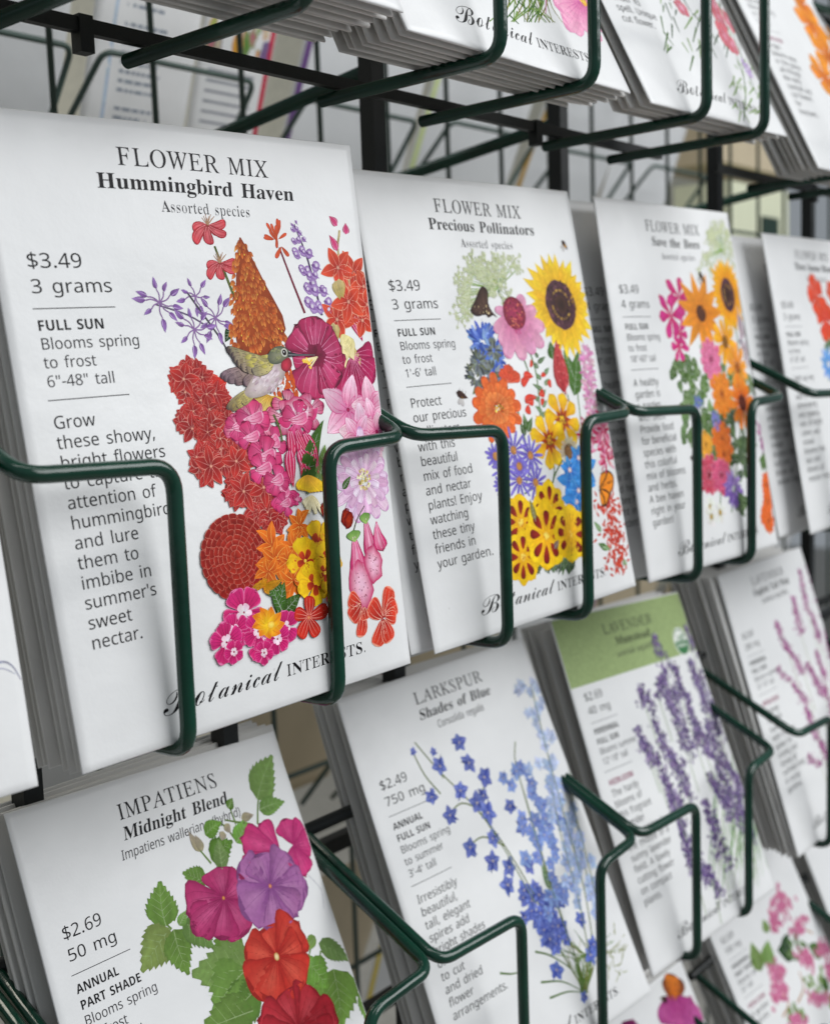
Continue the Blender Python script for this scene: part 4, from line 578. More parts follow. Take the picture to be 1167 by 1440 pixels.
  '5':(0.375,"1+/30X/607/?/y/L/j/^/a/r/]0+/a0?/j0M/x0U0*0X00030J/n0b/e0}/b1N/l1c/y1r031{0O1~0v1x1G1d1h1B1{0t2%0F1~0(1u/k2%0$4Z2d4Z2g3;2M3;2I3R2>3g2#3n0B3n052F0a2M1/2P1u2G2N2-2q1Y2|0v2x0L2m0+2Z/l2D/U1i/;"),
  '6':(0.375,"1K/60~/<0Z/N0>/n0(0>/t0y/o1g/r2A/z2u0-3F0@3n0W430v4K1=4Z1g4a2/4]2I4U2Z4I2g4;2l4*2n3s2l3a2d3O2R3D2F3A2D3h244/1z4:1^4>1.420g3i0P3/0C261.2I1b2Q272H2Y2-2r1[2z0}2q0;2V/d2./A 1M/[1s/d21/y2>0B2C0v2>1K2/1o1o2(1G2/0r2#0F1h0M0k0a0/0~/i"),
  '7':(0.375,"0[/:2[3n0P3n003f/}3I/z3)/_3)/c4Z3/4Z3/4;1*/:"),
  '8':(0.375,"1>/30h/80?/E/|/Y/g/u/Y09/U0Z/[1(/p1G031c0g1{082:/z2V/k2x/f3A/j3a/t3~0+4<0G4P0o4^1F4c2)4Y2S4@2n3v2w3F2q2}2_2b1n222Q1n2t1N3+1,300a3%0&2a/V2+/< 1R2G1o2X2#2l2-3)203G2(3n1l411X4:1B4<1%470m4%0_3i0[3I0b3*0q2m 1B/W1f/^2$/q26022<0T250t1}121]1H1)1b0W1:0K0z0G0X0M040_/r0{/_"),
  '9':(0.375,"0z/30V/60;/>0(/K/w/Z/m0$/t0=0&0J000/0B/s0[/c1#/[1Z/s1}0Z201q1W1N1?1D0}1A0I1J/}1f/c26/X2t/^3F/l3o0%440C4M0i4]184c1f4[224J2R4,2l3Z2|2|3%232w1#2i0P2T0(2;/c1v/H1N/9 1>1q1W1t1n1~202D2+351w3j1^4-1=460y4/0d3t0U3N0Q2x0Y2A0r1|"),
  'I':(0.261,"/]/</]/H/l/M0,/W0=/k0A0+0A3X0=3u0.4*/m42/]46/]4@1g4@1g451X421<4*1,3u1(3X1(0-1./f1J/P1i/H1i/<"),
  'N':(0.494,"3n//0F350C0/0F/l0Q/W0h/M1%/I1%/:/S/:/S/I/u/O0//d040/043Z/d4./S43/S4B0{4B3c1-3f3O3_3v3I4-3(443(4B4T4B4T444<404&4%3x3n3u3N3u//"),
  'T':(0.423,"0R/<0R/H0c/K1$/U15/l190019400u400>4)/m3m/M3E/E2q/Z2q/Z4@3Y4@3Y2p3q2p3a3T3,3~2$411z001~/k22/U2P/J2b/G2b/<"),
  'E':(0.442,"/^/</^/G/m/J0//T0=/j0A0.0A3F0=3m0/4(/n42/a45/a4@3N4@3N2s3g2s3Z3K363p2[4(1q4.1F4+1,3y1(3Y1(1|1J1|1y2%2B292W2X2a3+2H3+2H0Z2a0Z2S1>2A1R2&1a1+1k1(/~1+/i19/Y1n/Q2E/T2p/]39/m3X0)3r0G4$0n3j0n3U/<"),
  'R':(0.473,"/P/:/P/I/j/N0#/X0//m0201023P0/3m0#4$/j4//Q44/Q4B1b4B2^4;3@4$3e3Y3p2~3f2L3D2&2^1i4%/m4</R4S/J4T/:3,/:1U1]151]150118/m1C/X1Y/N1s/I1s/: 151r1S1r2)1x2K2/2a2P2g3$2]3Z2?3}1j4,1O4*1>3~153W"),
  'S':(0.390,"/n///n1#/t1#0,0>0J/l0t/O1L/G1s/L24/]2G/v2M092>0d1n1(1-1G0U1g032+/{2O/t2|/y3G0*3i0=4(0W4<0x4I1@4M1m4H2F4;2P482Z472o4=2u4M2{4M2{2p2x2p2n382Z3V2D3r2*4*1i461I4:1(450h4&0U3m0P3Q0U390e3$1@2]2(2>2h1q2{1Z3,1C350g300=2|/u2e/W2C/B1w/51G/01&/20b/;0D/D04/F/{/A/s//"),
  'A':(0.437,"/8/:/8/J/E/M/V/V/s0*1Z4M1d4L3N063l/[3|/N40/J40/:1v/:1v/J2@/Q2R/h2F02200g0B0g0&0&0#/v/~/k02/R0U/J0V/: 0F1%2+1%182q"),
  'C':(0.468,"2./21N/90w/P0K/v0+0J/r1*/k1m/r2S0+320K3c0x4,1P4C214J2_4D3>413Z4,4#444-4J3v4J3v2h4-2h3r3C3H3q2q41264;1>3}0j310Z1k0l0P1D/f2B/M2t/S3E/e3q0#4*0E3w083S/^2u/<"),
  '.':(0.180,"09/30+/=0(/J0&/^0(/s0+0#090.0I0#0K/s0M/^0K/J0I/="),
 },
 'C':{
  'B':(0.563,"0G/30(/5/k/=/K/W/>/y/:0</>0U/K0k/^0y/t0~0-0{0:0q0C0X0A0E0909/z0-/_0*/V0%/S/u/U/j/_/V/u/F0A/?0i/F10/Z1M/|1i0K2C1]2q2Z3K3P3e3n4$4/484>4O4M4/4T3_4V2j4N1~4:1K3~1/3l0e3L0C2~092e062H09200B1z0P1p0b1m0z1q181|1i2L21332;3Y2?4)2I4)2O3i2Q3D2G2k2*271U1l191a0u1[0T1b0=1o0.2*0)2H0,2f063#0W3P1#3s1D4-2E4S2~4_3_4d464a4b4U5)4c5/4U5#4R4u4N554?5G4+5Q3o5T3R5O355A2v4o2J472-4J2#4e1l4z1K5(0w5#0[4t0@4K/h3s/A3U/63;/32x/;2i/P2e/i2i/~2{0F3P0s3Y0h3<0O2~002t/h2}/K34/B3E/G3X/V3~03470i4?1N4;1n411|4(2%3p1{3a1y3R1z3L2&3O2/3W243i263|254,224J2K4h2~4q3A4t3c4q4&4_4E464%3s3Y3[3*3J2M3=1}3.1M3%152v0v2_0K2B0&1{/b1Q/H0~/8"),
  'o':(0.356,"2_0429/m1{/_1[/X15/=0f/20;/;/}/R/p/q/l0//p0N/y0j/Z0E/P0M0-140Z1e172.1R281n2;2-292?222U1t2]1V2R1%270D1j/h2//v2V0< 0h/>1&/F1B/Z1</b19/m1</y1D0(1]011k0/240w2?1@2C1a2A1u2:2#2(2+1n1~1S1f0p0V0X0$0Q/Y0V/E"),
  't':(0.286,"1B/y0h/H0M/:08/50&/8/t/A/l/P/i/e/m/}/w0;0,0Z0=1$0%0h/k0Q/b0Z/|0t0A190T1O0x2+1j3N2S3Q1{2T2O2T2K2E1p2E0z0p0L/x0>/J0C/D0d/V190&"),
  'a':(0.354,"1d/41E/?1</K1:/[1B0)0i/H04/5/x/9/e/E/V/X/R/s/V05/e0P051(0n1I1E1V1j1M1z112/1Q2s1V2,/|1y/^1t/O1{/F21/O2M/j2T/a2-/> 07/>0W/K0~/o1G0>1d0i1o1,1g1@1R1G19190r0p0N0@04/n0)/L0-/B"),
  'n':(0.388,"31/y2t/a2^/L2D/;2(/51r/91d/C1Y/U1V/m1Z0*1g0B240y2M1@2G1F2+1;1Z0t1#060>/9/>/4/u0)0>0b0J0}0E1)090|0$0j/k0Q/a0Z0.1+0S1I0p1U1(1J101*1-0i0~0J1r1=2N1V2a1R2o1H2w172z0{2r0Y2T0+2C/n27/_2//M26/G2L/Q2k/j3&0&"),
  'i':(0.218,"1=2%1(2-0|2A1-2Y1F2e1Y2]1c2I1W20 0;0|0(0i/l0Q/c0Z041,0X1Q1D1V0Z030:/J0@/D0V/N0u/i140&1>/y0k/L0K/900/4/y/7/l/@/e/M/b/a/h/}/x0G0+0b"),
  'c':(0.246,"1U/y0z/F0_/90?/40#/9/i/G/Z/^/U/{/Y0;/g0U041*0j1J1A1V1g1L1s1.1j0q1R0h1?0n181#1A181Z1B1L1G151=0y1$0[0V0C0%03/Q08/C0G/?0a/D0y/S1N0&"),
  'l':(0.262,"1@/y0b/C0K/809/40&/7/s/@/j/O/g/d/t070=1$/i0Q/a0Z09140Y1^1k3W2Q3a0K/u0@/]0</N0C/D0_/S160&"),
 },
}
AL = ''.join(chr(i) for i in range(35, 127) if chr(i) not in '\\\'"`')
_ix = {c: i for i, c in enumerate(AL)}
_gc = {}
def glyph(fset, ch):
    if (fset, ch) in _gc: return _gc[(fset, ch)]
    ch = {'\u2013': '-', '\u2019': "'"}.get(ch, ch)
    g = GLYPHS[fset].get(ch)
    if g is None and fset != 'S': g = GLYPHS['S'].get(ch)
    if g is None: _gc[(fset, ch)] = None; return None
    loops = []
    for t in g[1].split(' '):
        v = [(_ix[t[i]]*len(AL)+_ix[t[i+1]])/1000.0-1.0 for i in range(0, len(t), 2)]
        loops.append([Vector((v[i], v[i+1], 0)) for i in range(0, len(v), 2)])
    def area(l): return sum(l[i-1].x*l[i].y-l[i].x*l[i-1].y for i in range(len(l)))/2
    def inside(p, l):
        c = False
        for i in range(len(l)):
            a, b = l[i-1], l[i]
            if (a.y > p.y) != (b.y > p.y) and p.x < (b.x-a.x)*(p.y-a.y)/(b.y-a.y)+a.x: c = not c
        return c
    loops.sort(key=lambda l: -abs(area(l))); groups = []
    for l in loops:
        for gr in groups:
            if inside(l[0], gr[0]): gr.append(l); break
        else: groups.append([l])
    pts = []; tri = []
    for gr in groups:
        n = len(pts); tri += [tuple(i+n for i in t) for t in tessellate_polygon(gr)]; pts += [(p.x, p.y) for l in gr for p in l]
    _gc[(fset, ch)] = (g[0], pts, tri); return _gc[(fset, ch)]
CAPH = {}
for _s, _c in (('S', 'H'), ('B', 'H'), ('T', 'H'), ('H', 'H'), ('R', 'I'), ('C', 'B')):
    CAPH[_s] = max(p[1] for p in glyph(_s, _c)[1])
INK = hx('#141316'); SOFT = hx('#323034')
WHITE = np.array([.82, .82, .82])
def front_text(I, t):
    """the printed layout every packet shares; sizes in millimetres"""
    dy = t.get('dy', 0)
    I.on('printed_title')
    I.text('T', t['title'], 54, 10.5+dy*.3, 4.2, SOFT*.55, t.get('tw', 43), 'C', track=.02)
    I.text('H', t['sub'], 54, 16.0+dy*.3, 3.5, INK, t.get('sw', 54), 'C', shear=t.get('ssh', 0.06))
    if t.get('species'): I.text('R' if t.get('rsp') else 'S', t['species'], 54.5, 20.8+dy*.5, 2.6, SOFT, t.get('spw', 26), 'C', shear=t.get('sps', 0))
    I.on('printed_price')
    I.text('S', t['price'], 6.6, 34+dy, 3.2, INK, 12.8)
    I.text('S', t['amount'], 6.6, 39.4+dy, 3.0, INK, t.get('aw', 19))
    I.line([(6.3, 42.7+dy), (25.5, 42.7+dy)], .2, .2, SOFT)
    y = 47.4+dy
    for b in t['bold']: I.text('B', b, 6.6, y, 2.25, INK, t.get('bw', None) if len(b) > 6 else None); y += 4.0
    for b in t['bloom']: I.text('S', b, 6.6, y, 2.45, SOFT); y += 4.0
    I.line([(6.2, y-1.2), (25.5, y-1.2)], .2, .2, SOFT)
    y += 4.9
    I.on('printed_description')
    if t.get('heir'):
        I.text('B', t['heir'], 6.6, y-.5, 2.25, hx('#8a2a55')); y += 4.0
    for b in t['blurb']:
        if b: I.text('S', b, 6.5, y, t.get('bcap', 2.75), INK, shear=t.get('bsh', 0))
        y += 4.28
    I.on('brand_lettering')
    I.text('C', 'B', 21.5, 133.6, 5.2, INK, 8.6)
    I.text('C', 'otanical', 29.6, 133.4, 5.2, INK, 27.0, shear=.12)
    I.text('R', 'INTERESTS.', 58.4, 133.3, 2.9, INK, 28.2)
# ------------------------------------------------------------------ the printed bouquets
def sk(sheet, ox, oy, sc):
    return lambda x, y: sheet.mm(ox+x/sc, oy+y/sc)
def dist(a, b): return float(np.linalg.norm(np.array(a)-np.array(b)))
RED = hx('#c8281e'); RED2 = hx('#e2452c'); DRED = hx('#8f1418'); ORANGE = hx('#e4641a'); ORANGE2 = hx('#f08a22'); RUST = hx('#b8430f')
MAG = hx('#c01a5e'); MAG2 = hx('#dc4a86'); DMAG = hx('#7d0f3c'); PINK = hx('#ea7fae'); LPINK = hx('#f3c2d8'); LILAC = hx('#a27cc0'); PURP = hx('#6b3f86'); LAV = hx('#c3a6d6')
YEL = hx('#f6cf1c'); YEL2 = hx('#fbe46a'); GOLD = hx('#eaa916'); GRN = hx('#5d8a3a'); DGRN = hx('#33602c'); LGRN = hx('#9dbf6a'); STEM = hx('#7c8a4c'); BRN = hx('#4b2c22'); DBRN = hx('#2b1712')
BLUE = hx('#3e5fc0'); LBLUE = hx('#8fb0e4'); SKY = hx('#2f86d0'); CRM = hx('#f2e2b0'); VIOLET = hx('#5a49b0'); WARMW = hx('#f4e4dc')

def lily_umbel(I, c, R, n, rot, cA=LILAC, cB=PURP):
    for i in range(n):
        a = rot+6.2832*i/n+I.r.uniform(-.25, .25); r = R*I.ws*1.12*I.r.uniform(.75, 1.1); d = np.array([math.cos(a), math.sin(a)])
        p = np.array(c)+d*r*.52; q = np.array(c)+d*r
        nn = np.array([-d[1], d[0]])
        I.line([c, np.array(c)+d*r*.3+nn*r*.06, p], .35, .3, hx('#8e6aa0'))
        I.petal(p, q, r*.36, I.jit(cB), I.jit(cA), hx('#4c2f78'), 'leaf', I.r.uniform(-.06, .06))
        I.petal(p+nn*.3, q-d*r*.06+nn*.3, r*.07, LAV, cA, None, 'leaf')
def star_cluster(I, K, pts, r, c0=RED, c1=RED2, rim=hx('#f0a596'), n=5, w=.66):
    for x, y in pts:
        c = K(x, y)
        I.bloom(c, n, r*I.r.uniform(.85, 1.15), r*w, c0*.75, c1, rim, 'point', 0, rot=I.r.uniform(0, 6), jr=.1, vein=mix(c1, WARMW, .25), nv=1)
        I.blob(c, r*.12, None, hx('#f3b59a'), DRED, n=7)
def foxglove(I, K, base, mouth, w):
    b = np.array(K(*base)); t = np.array(K(*mouth)); d = (t-b)/np.linalg.norm(t-b); nn = np.array([-d[1], d[0]])
    I.petal(b, t, w*1.05, MAG2, MAG, DMAG, 'fan', 0, LPINK, 3, mid=LPINK)
    I.petal(b-d*.6, b+d*2.6, w*.7, GRN, LGRN, DGRN, 'leaf')
    I.blob(t, w*.55, w*.8, LPINK, MAG, rot=math.atan2(d[1], d[0])+1.57, wobble=.12, n=16)
    I.dots(t, w*.34, w*.5, 22, .22, [DMAG, hx('#7a1030')])
def ruffle(I, c, R, c0, c1, rim, rot, n=5, kind='fan', w=1.05, sx=1, sy=1, tilt=0, vein=None, nv=4):
    I.bloom(c, n, R, R*w, c0, c1, rim, kind, 0, sx, sy, rot, tilt, .06, vein, nv)
def pompon(I, c, R, cA, cB, rim, sy=1.0):
    I.blob(c, R*.97, R*.97*sy, cB, cA, n=26); R0 = R; R = R*I.ws
    for ring in range(8):
        r = R*(1-ring/8.3); n = max(5, int(26*(1-ring/9)))
        for i in range(n):
            a = 6.2832*(i+.5*(ring % 2))/n+I.r.uniform(-.06, .06); d = np.array([math.cos(a), math.sin(a)*sy])
            I.petal(np.array(c)+d*(r-R*.2), np.array(c)+d*r, R0*.30, I.jit(cA*.55), I.jit(mix(cA, cB, ring/9)), mix(rim, cA, I.r.uniform(.2, .7)), 'round')
def cone_spike(I, K, tip, left, right, base, n=320):
    T = np.array(K(*tip)); Lf = np.array(K(*left)); R = np.array(K(*right)); B = np.array(K(*base))
    I.shape([T+(-.8, .5), T+(.8, .5), mix(T, R, .5)+(.9, 0), R, B, Lf, mix(T, Lf, .5)-(.9, 0)], hx('#a8460e'), hx('#8c360c'))
    fl = []
    for i in range(n):
        q = I.r.random()**.62; u = I.r.uniform(-1.1, 1.1)
        ax = mix(T, (Lf+R)/2+(B-(Lf+R)/2)*.75, q); hw = np.linalg.norm(R-Lf)/2*(q**.75)*1.02+.5
        fl.append((ax[1]+abs(u)*-1, ax+np.array([u*hw, abs(u)*-.6]), u))
    for _, p, u in sorted(fl, key=lambda z: z[0]):
        a = 1.57+(-u)*.5+I.r.uniform(-.25, .25); d = np.array([math.cos(a), math.sin(a)]); l = I.r.uniform(1.5, 2.2)
        I.petal(p-d*l*.5, p+d*l*.5, l*.9, I.jit(hx('#a03a0c'), .25), I.jit(mix(hx('#d8661c'), hx('#f3a048'), I.r.random()), .2), hx('#9a3a10') if I.r.random() < .7 else hx('#f2b866'), 'leaf')
        if I.r.random() < .3: I.blob(p+d*l*.45, .3, .45, YEL2, GOLD, n=6)

def art_hummingbird(I, sh):
    I.ws = 0.58
    A = sk(sh, 230, 300, 3.4324); B = sk(sh, 230, 600, 3.2417); W1 = sk(sh, 0, 130, 1.945)
    I.on('flower_illustration')
    I.line([A(110, 430), A(270, 650), A(320, 740)], .5, .5, hx('#6f6a78')); I.line([A(-40, 500), A(120, 550), A(240, 620)], .4, .4, hx('#8e7aa0'))
    I.line([A(250, 200), A(300, 330), A(350, 460)], .6, .8, STEM)
    I.line([A(565, 200), A(620, 360), A(680, 530)], .5, .7, hx('#a24058'))
    I.line([A(635, 80), A(700, 270), A(760, 540)], .4, .7, hx('#6f5c86'))
    I.line([A(850, 110), A(845, 240), A(930, 450)], .7, .7, CRM*.9); I.line([A(930, 440), A(900, 530)], .7, .5, hx('#5a5038'))
    I.leaf(A(335, 600), A(300, 680), 4.5, DGRN)
    I.on('lily')
    for c, r, n, ro in ((A(-20, 490), 10.5, 9, .3), (A(155, 455), 8.6, 7, .9), (A(255, 560), 10.5, 9, .1), (A(150, 620), 10.0, 9, .5)): lily_umbel(I, c, r, n, ro)
    I.on('columbine')
    for cx, cy, s_ in ((215, 95, 1.0), (275, 285, .85)):
        I.on('columbine#%d' % cx); c = np.array(A(cx, cy))
        for dx, dy, w_ in ((-75, 25, 5), (90, -20, 5), (60, 35, 5), (-65, 95, 6.0), (15, 100, 6.6), (95, 45, 5)):
            I.petal(c, A(cx+dx*s_, cy+dy*s_), w_*s_, I.jit(DRED), I.jit(hx('#d83a48')), hx('#8e1226'), 'round', .1, hx('#f08a90'), 2, mid=hx('#ee8088'))
        for k in range(8): I.line([c, A(cx-30+k*9, cy-38-(k % 3)*9)], .25, .15, hx('#b58a6a'))
    I.on('cone_flower_spike'); cone_spike(I, A, (380, 168), (358, 690), (590, 610), (470, 755))
    I.on('orange_flower_cluster')
    for i in range(16):
        a = I.r.uniform(0, 6.28); r = I.r.uniform(10, 52); x, y = 545+r*math.cos(a), 130+r*math.sin(a)*1.1
        c = np.array(A(x, y)); d = c-np.array(A(553, 165)); d = d/(np.linalg.norm(d)+.01)
        I.petal(c-d*1.6, c+d*1.6, 1.9, RUST, I.jit(hx('#e2562e')), hx('#b33a1c'), 'round')
    for x, y in ((548, 240), (610, 230)): I.petal(A(575, 195), A(x, y+15), 2.6, RUST, hx('#e2562e'), hx('#b33a1c'), 'round')
    I.on('lupin_spike')
    for q, s_ in ((0, .3), (.1, .55), (.17, .6), (.3, .85), (.36, .8), (.5, .95), (.56, .9), (.7, 1.05), (.76, 1.0), (.88, 1.1), (.94, 1.1)):
        x, y = 635+125*q, 75+465*q
        for sg in (-1, 0, 1):
            c = np.array(A(x+sg*(34+I.r.uniform(-8, 8))*s_, y+I.r.uniform(-16, 16))); r = 3.3*s_*I.r.uniform(.8, 1.15)
            I.blob(c, r*.62, r*.8, LAV, LILAC*.85, rot=sg*.5, wobble=.1, n=10); I.petal(c+(-r*.4, -.5), c+(r*.5, .8), r*.5, PURP, LILAC, PURP, 'leaf')
            I.blob(c+(.3*sg, -.4), r*.25, r*.3, WHITE, LAV, n=8)
    I.on('pink_bud')
    for b, t in (((838, 88), (800, 38)), ((880, 130), (878, 72)), ((838, 215), (800, 135))): I.petal(A(*b), A(*t), 4.2, MAG2, MAG, DMAG, 'leaf', .05, LPINK, 2)
    I.on('red_trumpet_flower')
    I.ws = .72
    for b, t, w_ in (((905, 440), (820, 265), 8), ((960, 470), (885, 400), 8)): I.petal(A(*b), A(*t), w_, RED, RED2, hx('#e88a6a'), 'fan', 0, hx('#f2a080'), 3)
    I.petal(A(960, 665), A(865, 420), 13, MAG, hx('#b81d40'), DMAG, 'fan', 0, LPINK, 4)
    star_cluster(I, A, [(918, 325), (968, 390), (960, 560), (832, 560), (985, 480), (840, 300), (890, 470)], 8.0, RED, hx('#e2502e'), hx('#f5b89a'))
    I.on('flower_illustration')
    for x, y in ((835, 410), (850, 400), (820, 620), (870, 690), (905, 730), (925, 760)): I.petal(A(x-8, y-45), A(x+14, y+52), 5, CRM, hx('#e4d27a'), hx('#c8b45c'), 'leaf')
    I.on('hibiscus')
    c = A(965, 760)
    for t in ((1020, 770), (890, 950), (1022, 860), (955, 985)): I.petal(A(905, 735), A(*t), 19, DMAG, I.jit(hx('#bf2460'), .08), hx('#8f1448'), 'fan', 0, hx('#dd7aa2'), 5)
    for x, y in ((870, 780), (915, 740), (860, 690)): I.petal(A(890, 640), A(x, y+20), 6, hx('#e8dc96'), CRM, hx('#bfae5a'), 'leaf', .1)
    c = A(728, 738)
    for t, w_ in (((608, 720), 15), ((690, 955), 24), ((838, 875), 25), ((630, 590), 22), ((855, 690), 22), ((735, 540), 20)):
        I.petal(c, A(*t), w_, hx('#7d0f3c'), I.jit(hx('#b8225a'), .12), hx('#640a30'), 'fan', I.r.uniform(-.05, .05), hx('#e088ac'), 5, mid=hx('#dc5a8c'))
    I.bloom(c, 6, 5, 5, hx('#5e0828'), hx('#8a1444'), None, 'point')
    for i in range(16):
        a = I.r.uniform(1.6, 3.6); e = A(712+48*math.cos(a)*I.r.uniform(.4, 1), 765+50*abs(math.sin(a))*I.r.uniform(-.6, .9)); I.line([A(735, 745), e], .3, .2, CRM); I.blob(e, .55, None, YEL2, GOLD, n=6)
    I.on('cone_flower_spike')
    for i in range(95):
        x = I.r.uniform(505, 640); y = I.r.uniform(815, 965)
        if x < 575-(y-815)*.4 or x > 610+(y-815)*.25: continue
        p = np.array(A(x, y)); I.petal(p-(.2, .9), p+(.2, .9), 1.1, RUST, I.jit(ORANGE, .2), hx('#a83c14'), 'leaf')
    I.on('yellow_flower')
    for i in range(9): I.petal(A(520, 940), A(395+i*22, 1030-abs(i-4)*12), 5, GOLD*.9, hx('#e8d27e'), hx('#b89a3a'), 'round', .05, hx('#b8863a'), 2)
    # red star clusters on the left
    I.on('red_flower_cluster')
    for i in range(14): I.petal(A(160, 930), A(20+i*22, 800+abs(i-6)*14-(i % 2)*26), 9, DRED, I.jit(RED), hx('#e8705a'), 'point', 0, hx('#f09a8a'), 2)
    I.ws = .47; spots = []
    for (K, cx, cy, rx, ry, n) in ((A, 130, 880, 78, 70, 44), (A, 225, 985, 70, 55, 30), (A, 150, 1070, 68, 50, 30), (A, 255, 1120, 75, 55, 30), (B, 195, 215, 55, 70, 22), (B, 300, 190, 70, 70, 30), (B, 330, 335, 50, 45, 17), (B, 420, 380, 60, 70, 27), (B, 470, 465, 50, 40, 15), (B, 270, 70, 95, 50, 23)):
        for _ in range(n):
            q = math.sqrt(I.r.random()); g = I.r.uniform(0, 6.28); spots.append((K, cx+rx*q*math.cos(g), cy+ry*q*math.sin(g)))
    for K, x, y in spots: star_cluster(I, K, [(x, y)], I.r.uniform(5.2, 7.4), I.jit(DRED, .2), I.jit(hx('#b92a26'), .16), I.r.choice([hx('#ee9a8c'), hx('#e06a5c'), hx('#f4b8aa')]), 5, .72)
    for x, y in ((205, 240), (320, 215), (350, 350), (95, 865), (440, 330)):
        star_cluster(I, B if y < 400 else A, [(x, y)], 9.5, DRED*1.1, hx('#c83028'), hx('#f0a090'), 5, .62)
    # snapdragons
    I.on('snapdragon')
    I.ws = .6
    for x, y, rx, ry, ro in ((395, 1075, 11, 8, .2), (350, 1110, 7, 8, 0), (470, 1060, 9, 8, -.4), (585, 985, 9, 7, .3), (570, 1045, 8, 10, .2), (690, 1010, 8, 11, -.2)):
        ruffle(I, A(x, y), (rx+ry)*.45, LPINK, MAG, hx('#8d1548'), ro, 4, w=1.0, sx=1.1, vein=DMAG, nv=3); I.petal(A(x-30, y+20), A(x+40, y-20), 6, MAG, MAG2, LPINK, 'leaf', .2)
    c = A(640, 1015); I.blob(c, 7.5, 7, hx('#f3cfe0'), MAG, .3, .1, 18); I.blob((c[0]+.6, c[1]), 4.4, 3.8, WHITE, LPINK, .2, .1, 12)
    for x, y, rx, ry in ((330, 60, 6, 8), (400, 20, 11, 8), (390, 105, 9, 7), (490, 130, 6, 10), (450, 190, 11, 8), (440, 250, 9, 8), (520, 345, 8, 12), (500, 300, 7, 8), (535, 400, 6, 6), (600, 20, 11, 8), (590, 380, 3, 3)):
        ro = I.r.uniform(0, 6); ruffle(I, B(x, y), (rx+ry)*.47, hx('#e2689c'), MAG, hx('#8a1446'), ro, 4, w=1.05, vein=hx('#8a1446'), nv=2)
        c = np.array(B(x, y)); I.petal(c-(rx*.28, 0), c+(rx*.3, -ry*.1), ry*.75, LPINK, MAG2, hx('#f0b4cc'), 'round', .1, MAG, 3)
    I.on('flower_illustration')
    I.leaf(B(640, 360), B(715, 20), 9, GRN, bend=-.08); I.leaf(B(690, 330), B(720, 130), 7, LGRN)
    I.line([A(520, 1030), A(545, 1090), A(560, 1160)], .7, .5, STEM)
    I.on('columbine#3')
    for b, t, w_ in (((560, 60), (560, 250), 5), ((590, 60), (610, 280), 5), ((560, 150), (575, 330), 6), ((620, 70), (690, 270), 5), ((600, 150), (660, 290), 6), ((590, 60), (650, 180), 4)):
        I.petal(B(*b), B(*t), w_, MAG, hx('#d0304e'), DMAG, 'leaf', I.r.uniform(-.08, .08), LPINK, 3)
    for i in range(9): I.petal(B(640, 270), B(590+i*16, 350-abs(i-4)*4), 5, hx('#f4b03a'), YEL, hx('#d8a020'), 'round', 0, hx('#e08a20'), 1)
    for i in range(12): I.petal(B(660, 360), B(615+i*9, 400+(i % 4)*15), 2.6, CRM, hx('#f4ecc8'), hx('#c8b880'), 'round')
    # pink and white stars, right edge
    I.ws = .76
    I.on('pink_white_flower')
    for x, y, r in ((880, 1000, 13), (1000, 985, 11), (1010, 1045, 9), (960, 1110, 12), (1030, 1100, 8), (930, 1130, 9)):
        I.bloom(A(x, y), 5, r*1.0, r*.66, hx('#d66a9c'), hx('#f3d4e2'), hx('#d04a88'), 'point', rot=I.r.uniform(0, 6), vein=hx('#c8407e'), nv=3); I.blob(A(x, y), .8, None, MAG, DMAG, n=8)
    I.on('scabious')
    for k in range(3): I.bloom(B(905, 285), 16-2*k, (15.5, 12.5, 9)[k], (5.0, 4.2, 3)[k], hx('#d4a8cc'), (hx('#ecd2e6'), hx('#e6bcd8'), hx('#f2e4ee'))[k], hx('#c98cc0'), 'strap', r0=2, sx=1, sy=1.05, rot=.2*k, jr=.16, vein=hx('#b05a9c'), nv=2, order='shuffle')
    I.dots(B(905, 285), 3.3, 3.9, 70, .5, [CRM, hx('#cbb36a'), hx('#8a7a3c'), hx('#f6efc8')])
    I.on('flower_illustration')
    I.leaf(B(800, 330), B(840, 270), 2.6, GRN); I.line([B(850, 520), B(870, 460), B(905, 400)], .4, .3, hx('#6a7050'))
    for x, y in ((720, 420), (740, 440), (815, 455), (830, 470)): I.blob(B(x, y), 2.2, 3.0, hx('#d8481e'), DRED, .4, .15, 10)
    I.on('foxglove')
    foxglove(I, B, (850, 520), (890, 745), 10.5); foxglove(I, B, (905, 440), (948, 655), 8.4)
    I.petal(B(965, 465), B(1000, 600), 9, MAG2, MAG, DMAG, 'fan', .1, LPINK, 3, mid=LPINK)
    I.on('dahlia'); I.ws = .62; pompon(I, B(310, 640), 16.6, hx('#981a12'), hx('#b83422'), hx('#ee9c86'))
    I.on('orange_flower')
    for x, y, r in ((600, 495, 8), (475, 585, 9), (575, 590, 8), (490, 650, 9), (570, 735, 9), (455, 700, 7), (545, 650, 6)):
        I.bloom(B(x, y), 7, r, r*.5, RUST, hx('#ec7a1c'), hx('#f4a040'), 'point', rot=I.r.uniform(0, 6), jr=.16, bend=.15, vein=hx('#f8c060'), nv=1)
    I.on('flower_illustration')
    for b, t, w_ in (((530, 770), (450, 800), 6), ((560, 900), (480, 830), 7), ((520, 890), (610, 790), 7), ((500, 880), (530, 740), 6), ((520, 870), (470, 770), 5)): I.leaf(B(*b), B(*t), w_, GRN)
    for i in range(6): I.petal(B(445, 755), B(370+i*30, 800-(i % 3)*34), 3, GOLD, hx('#f2b83a'), hx('#d88a1a'), 'point', .1)
    I.on('viola')
    I.ws = .66
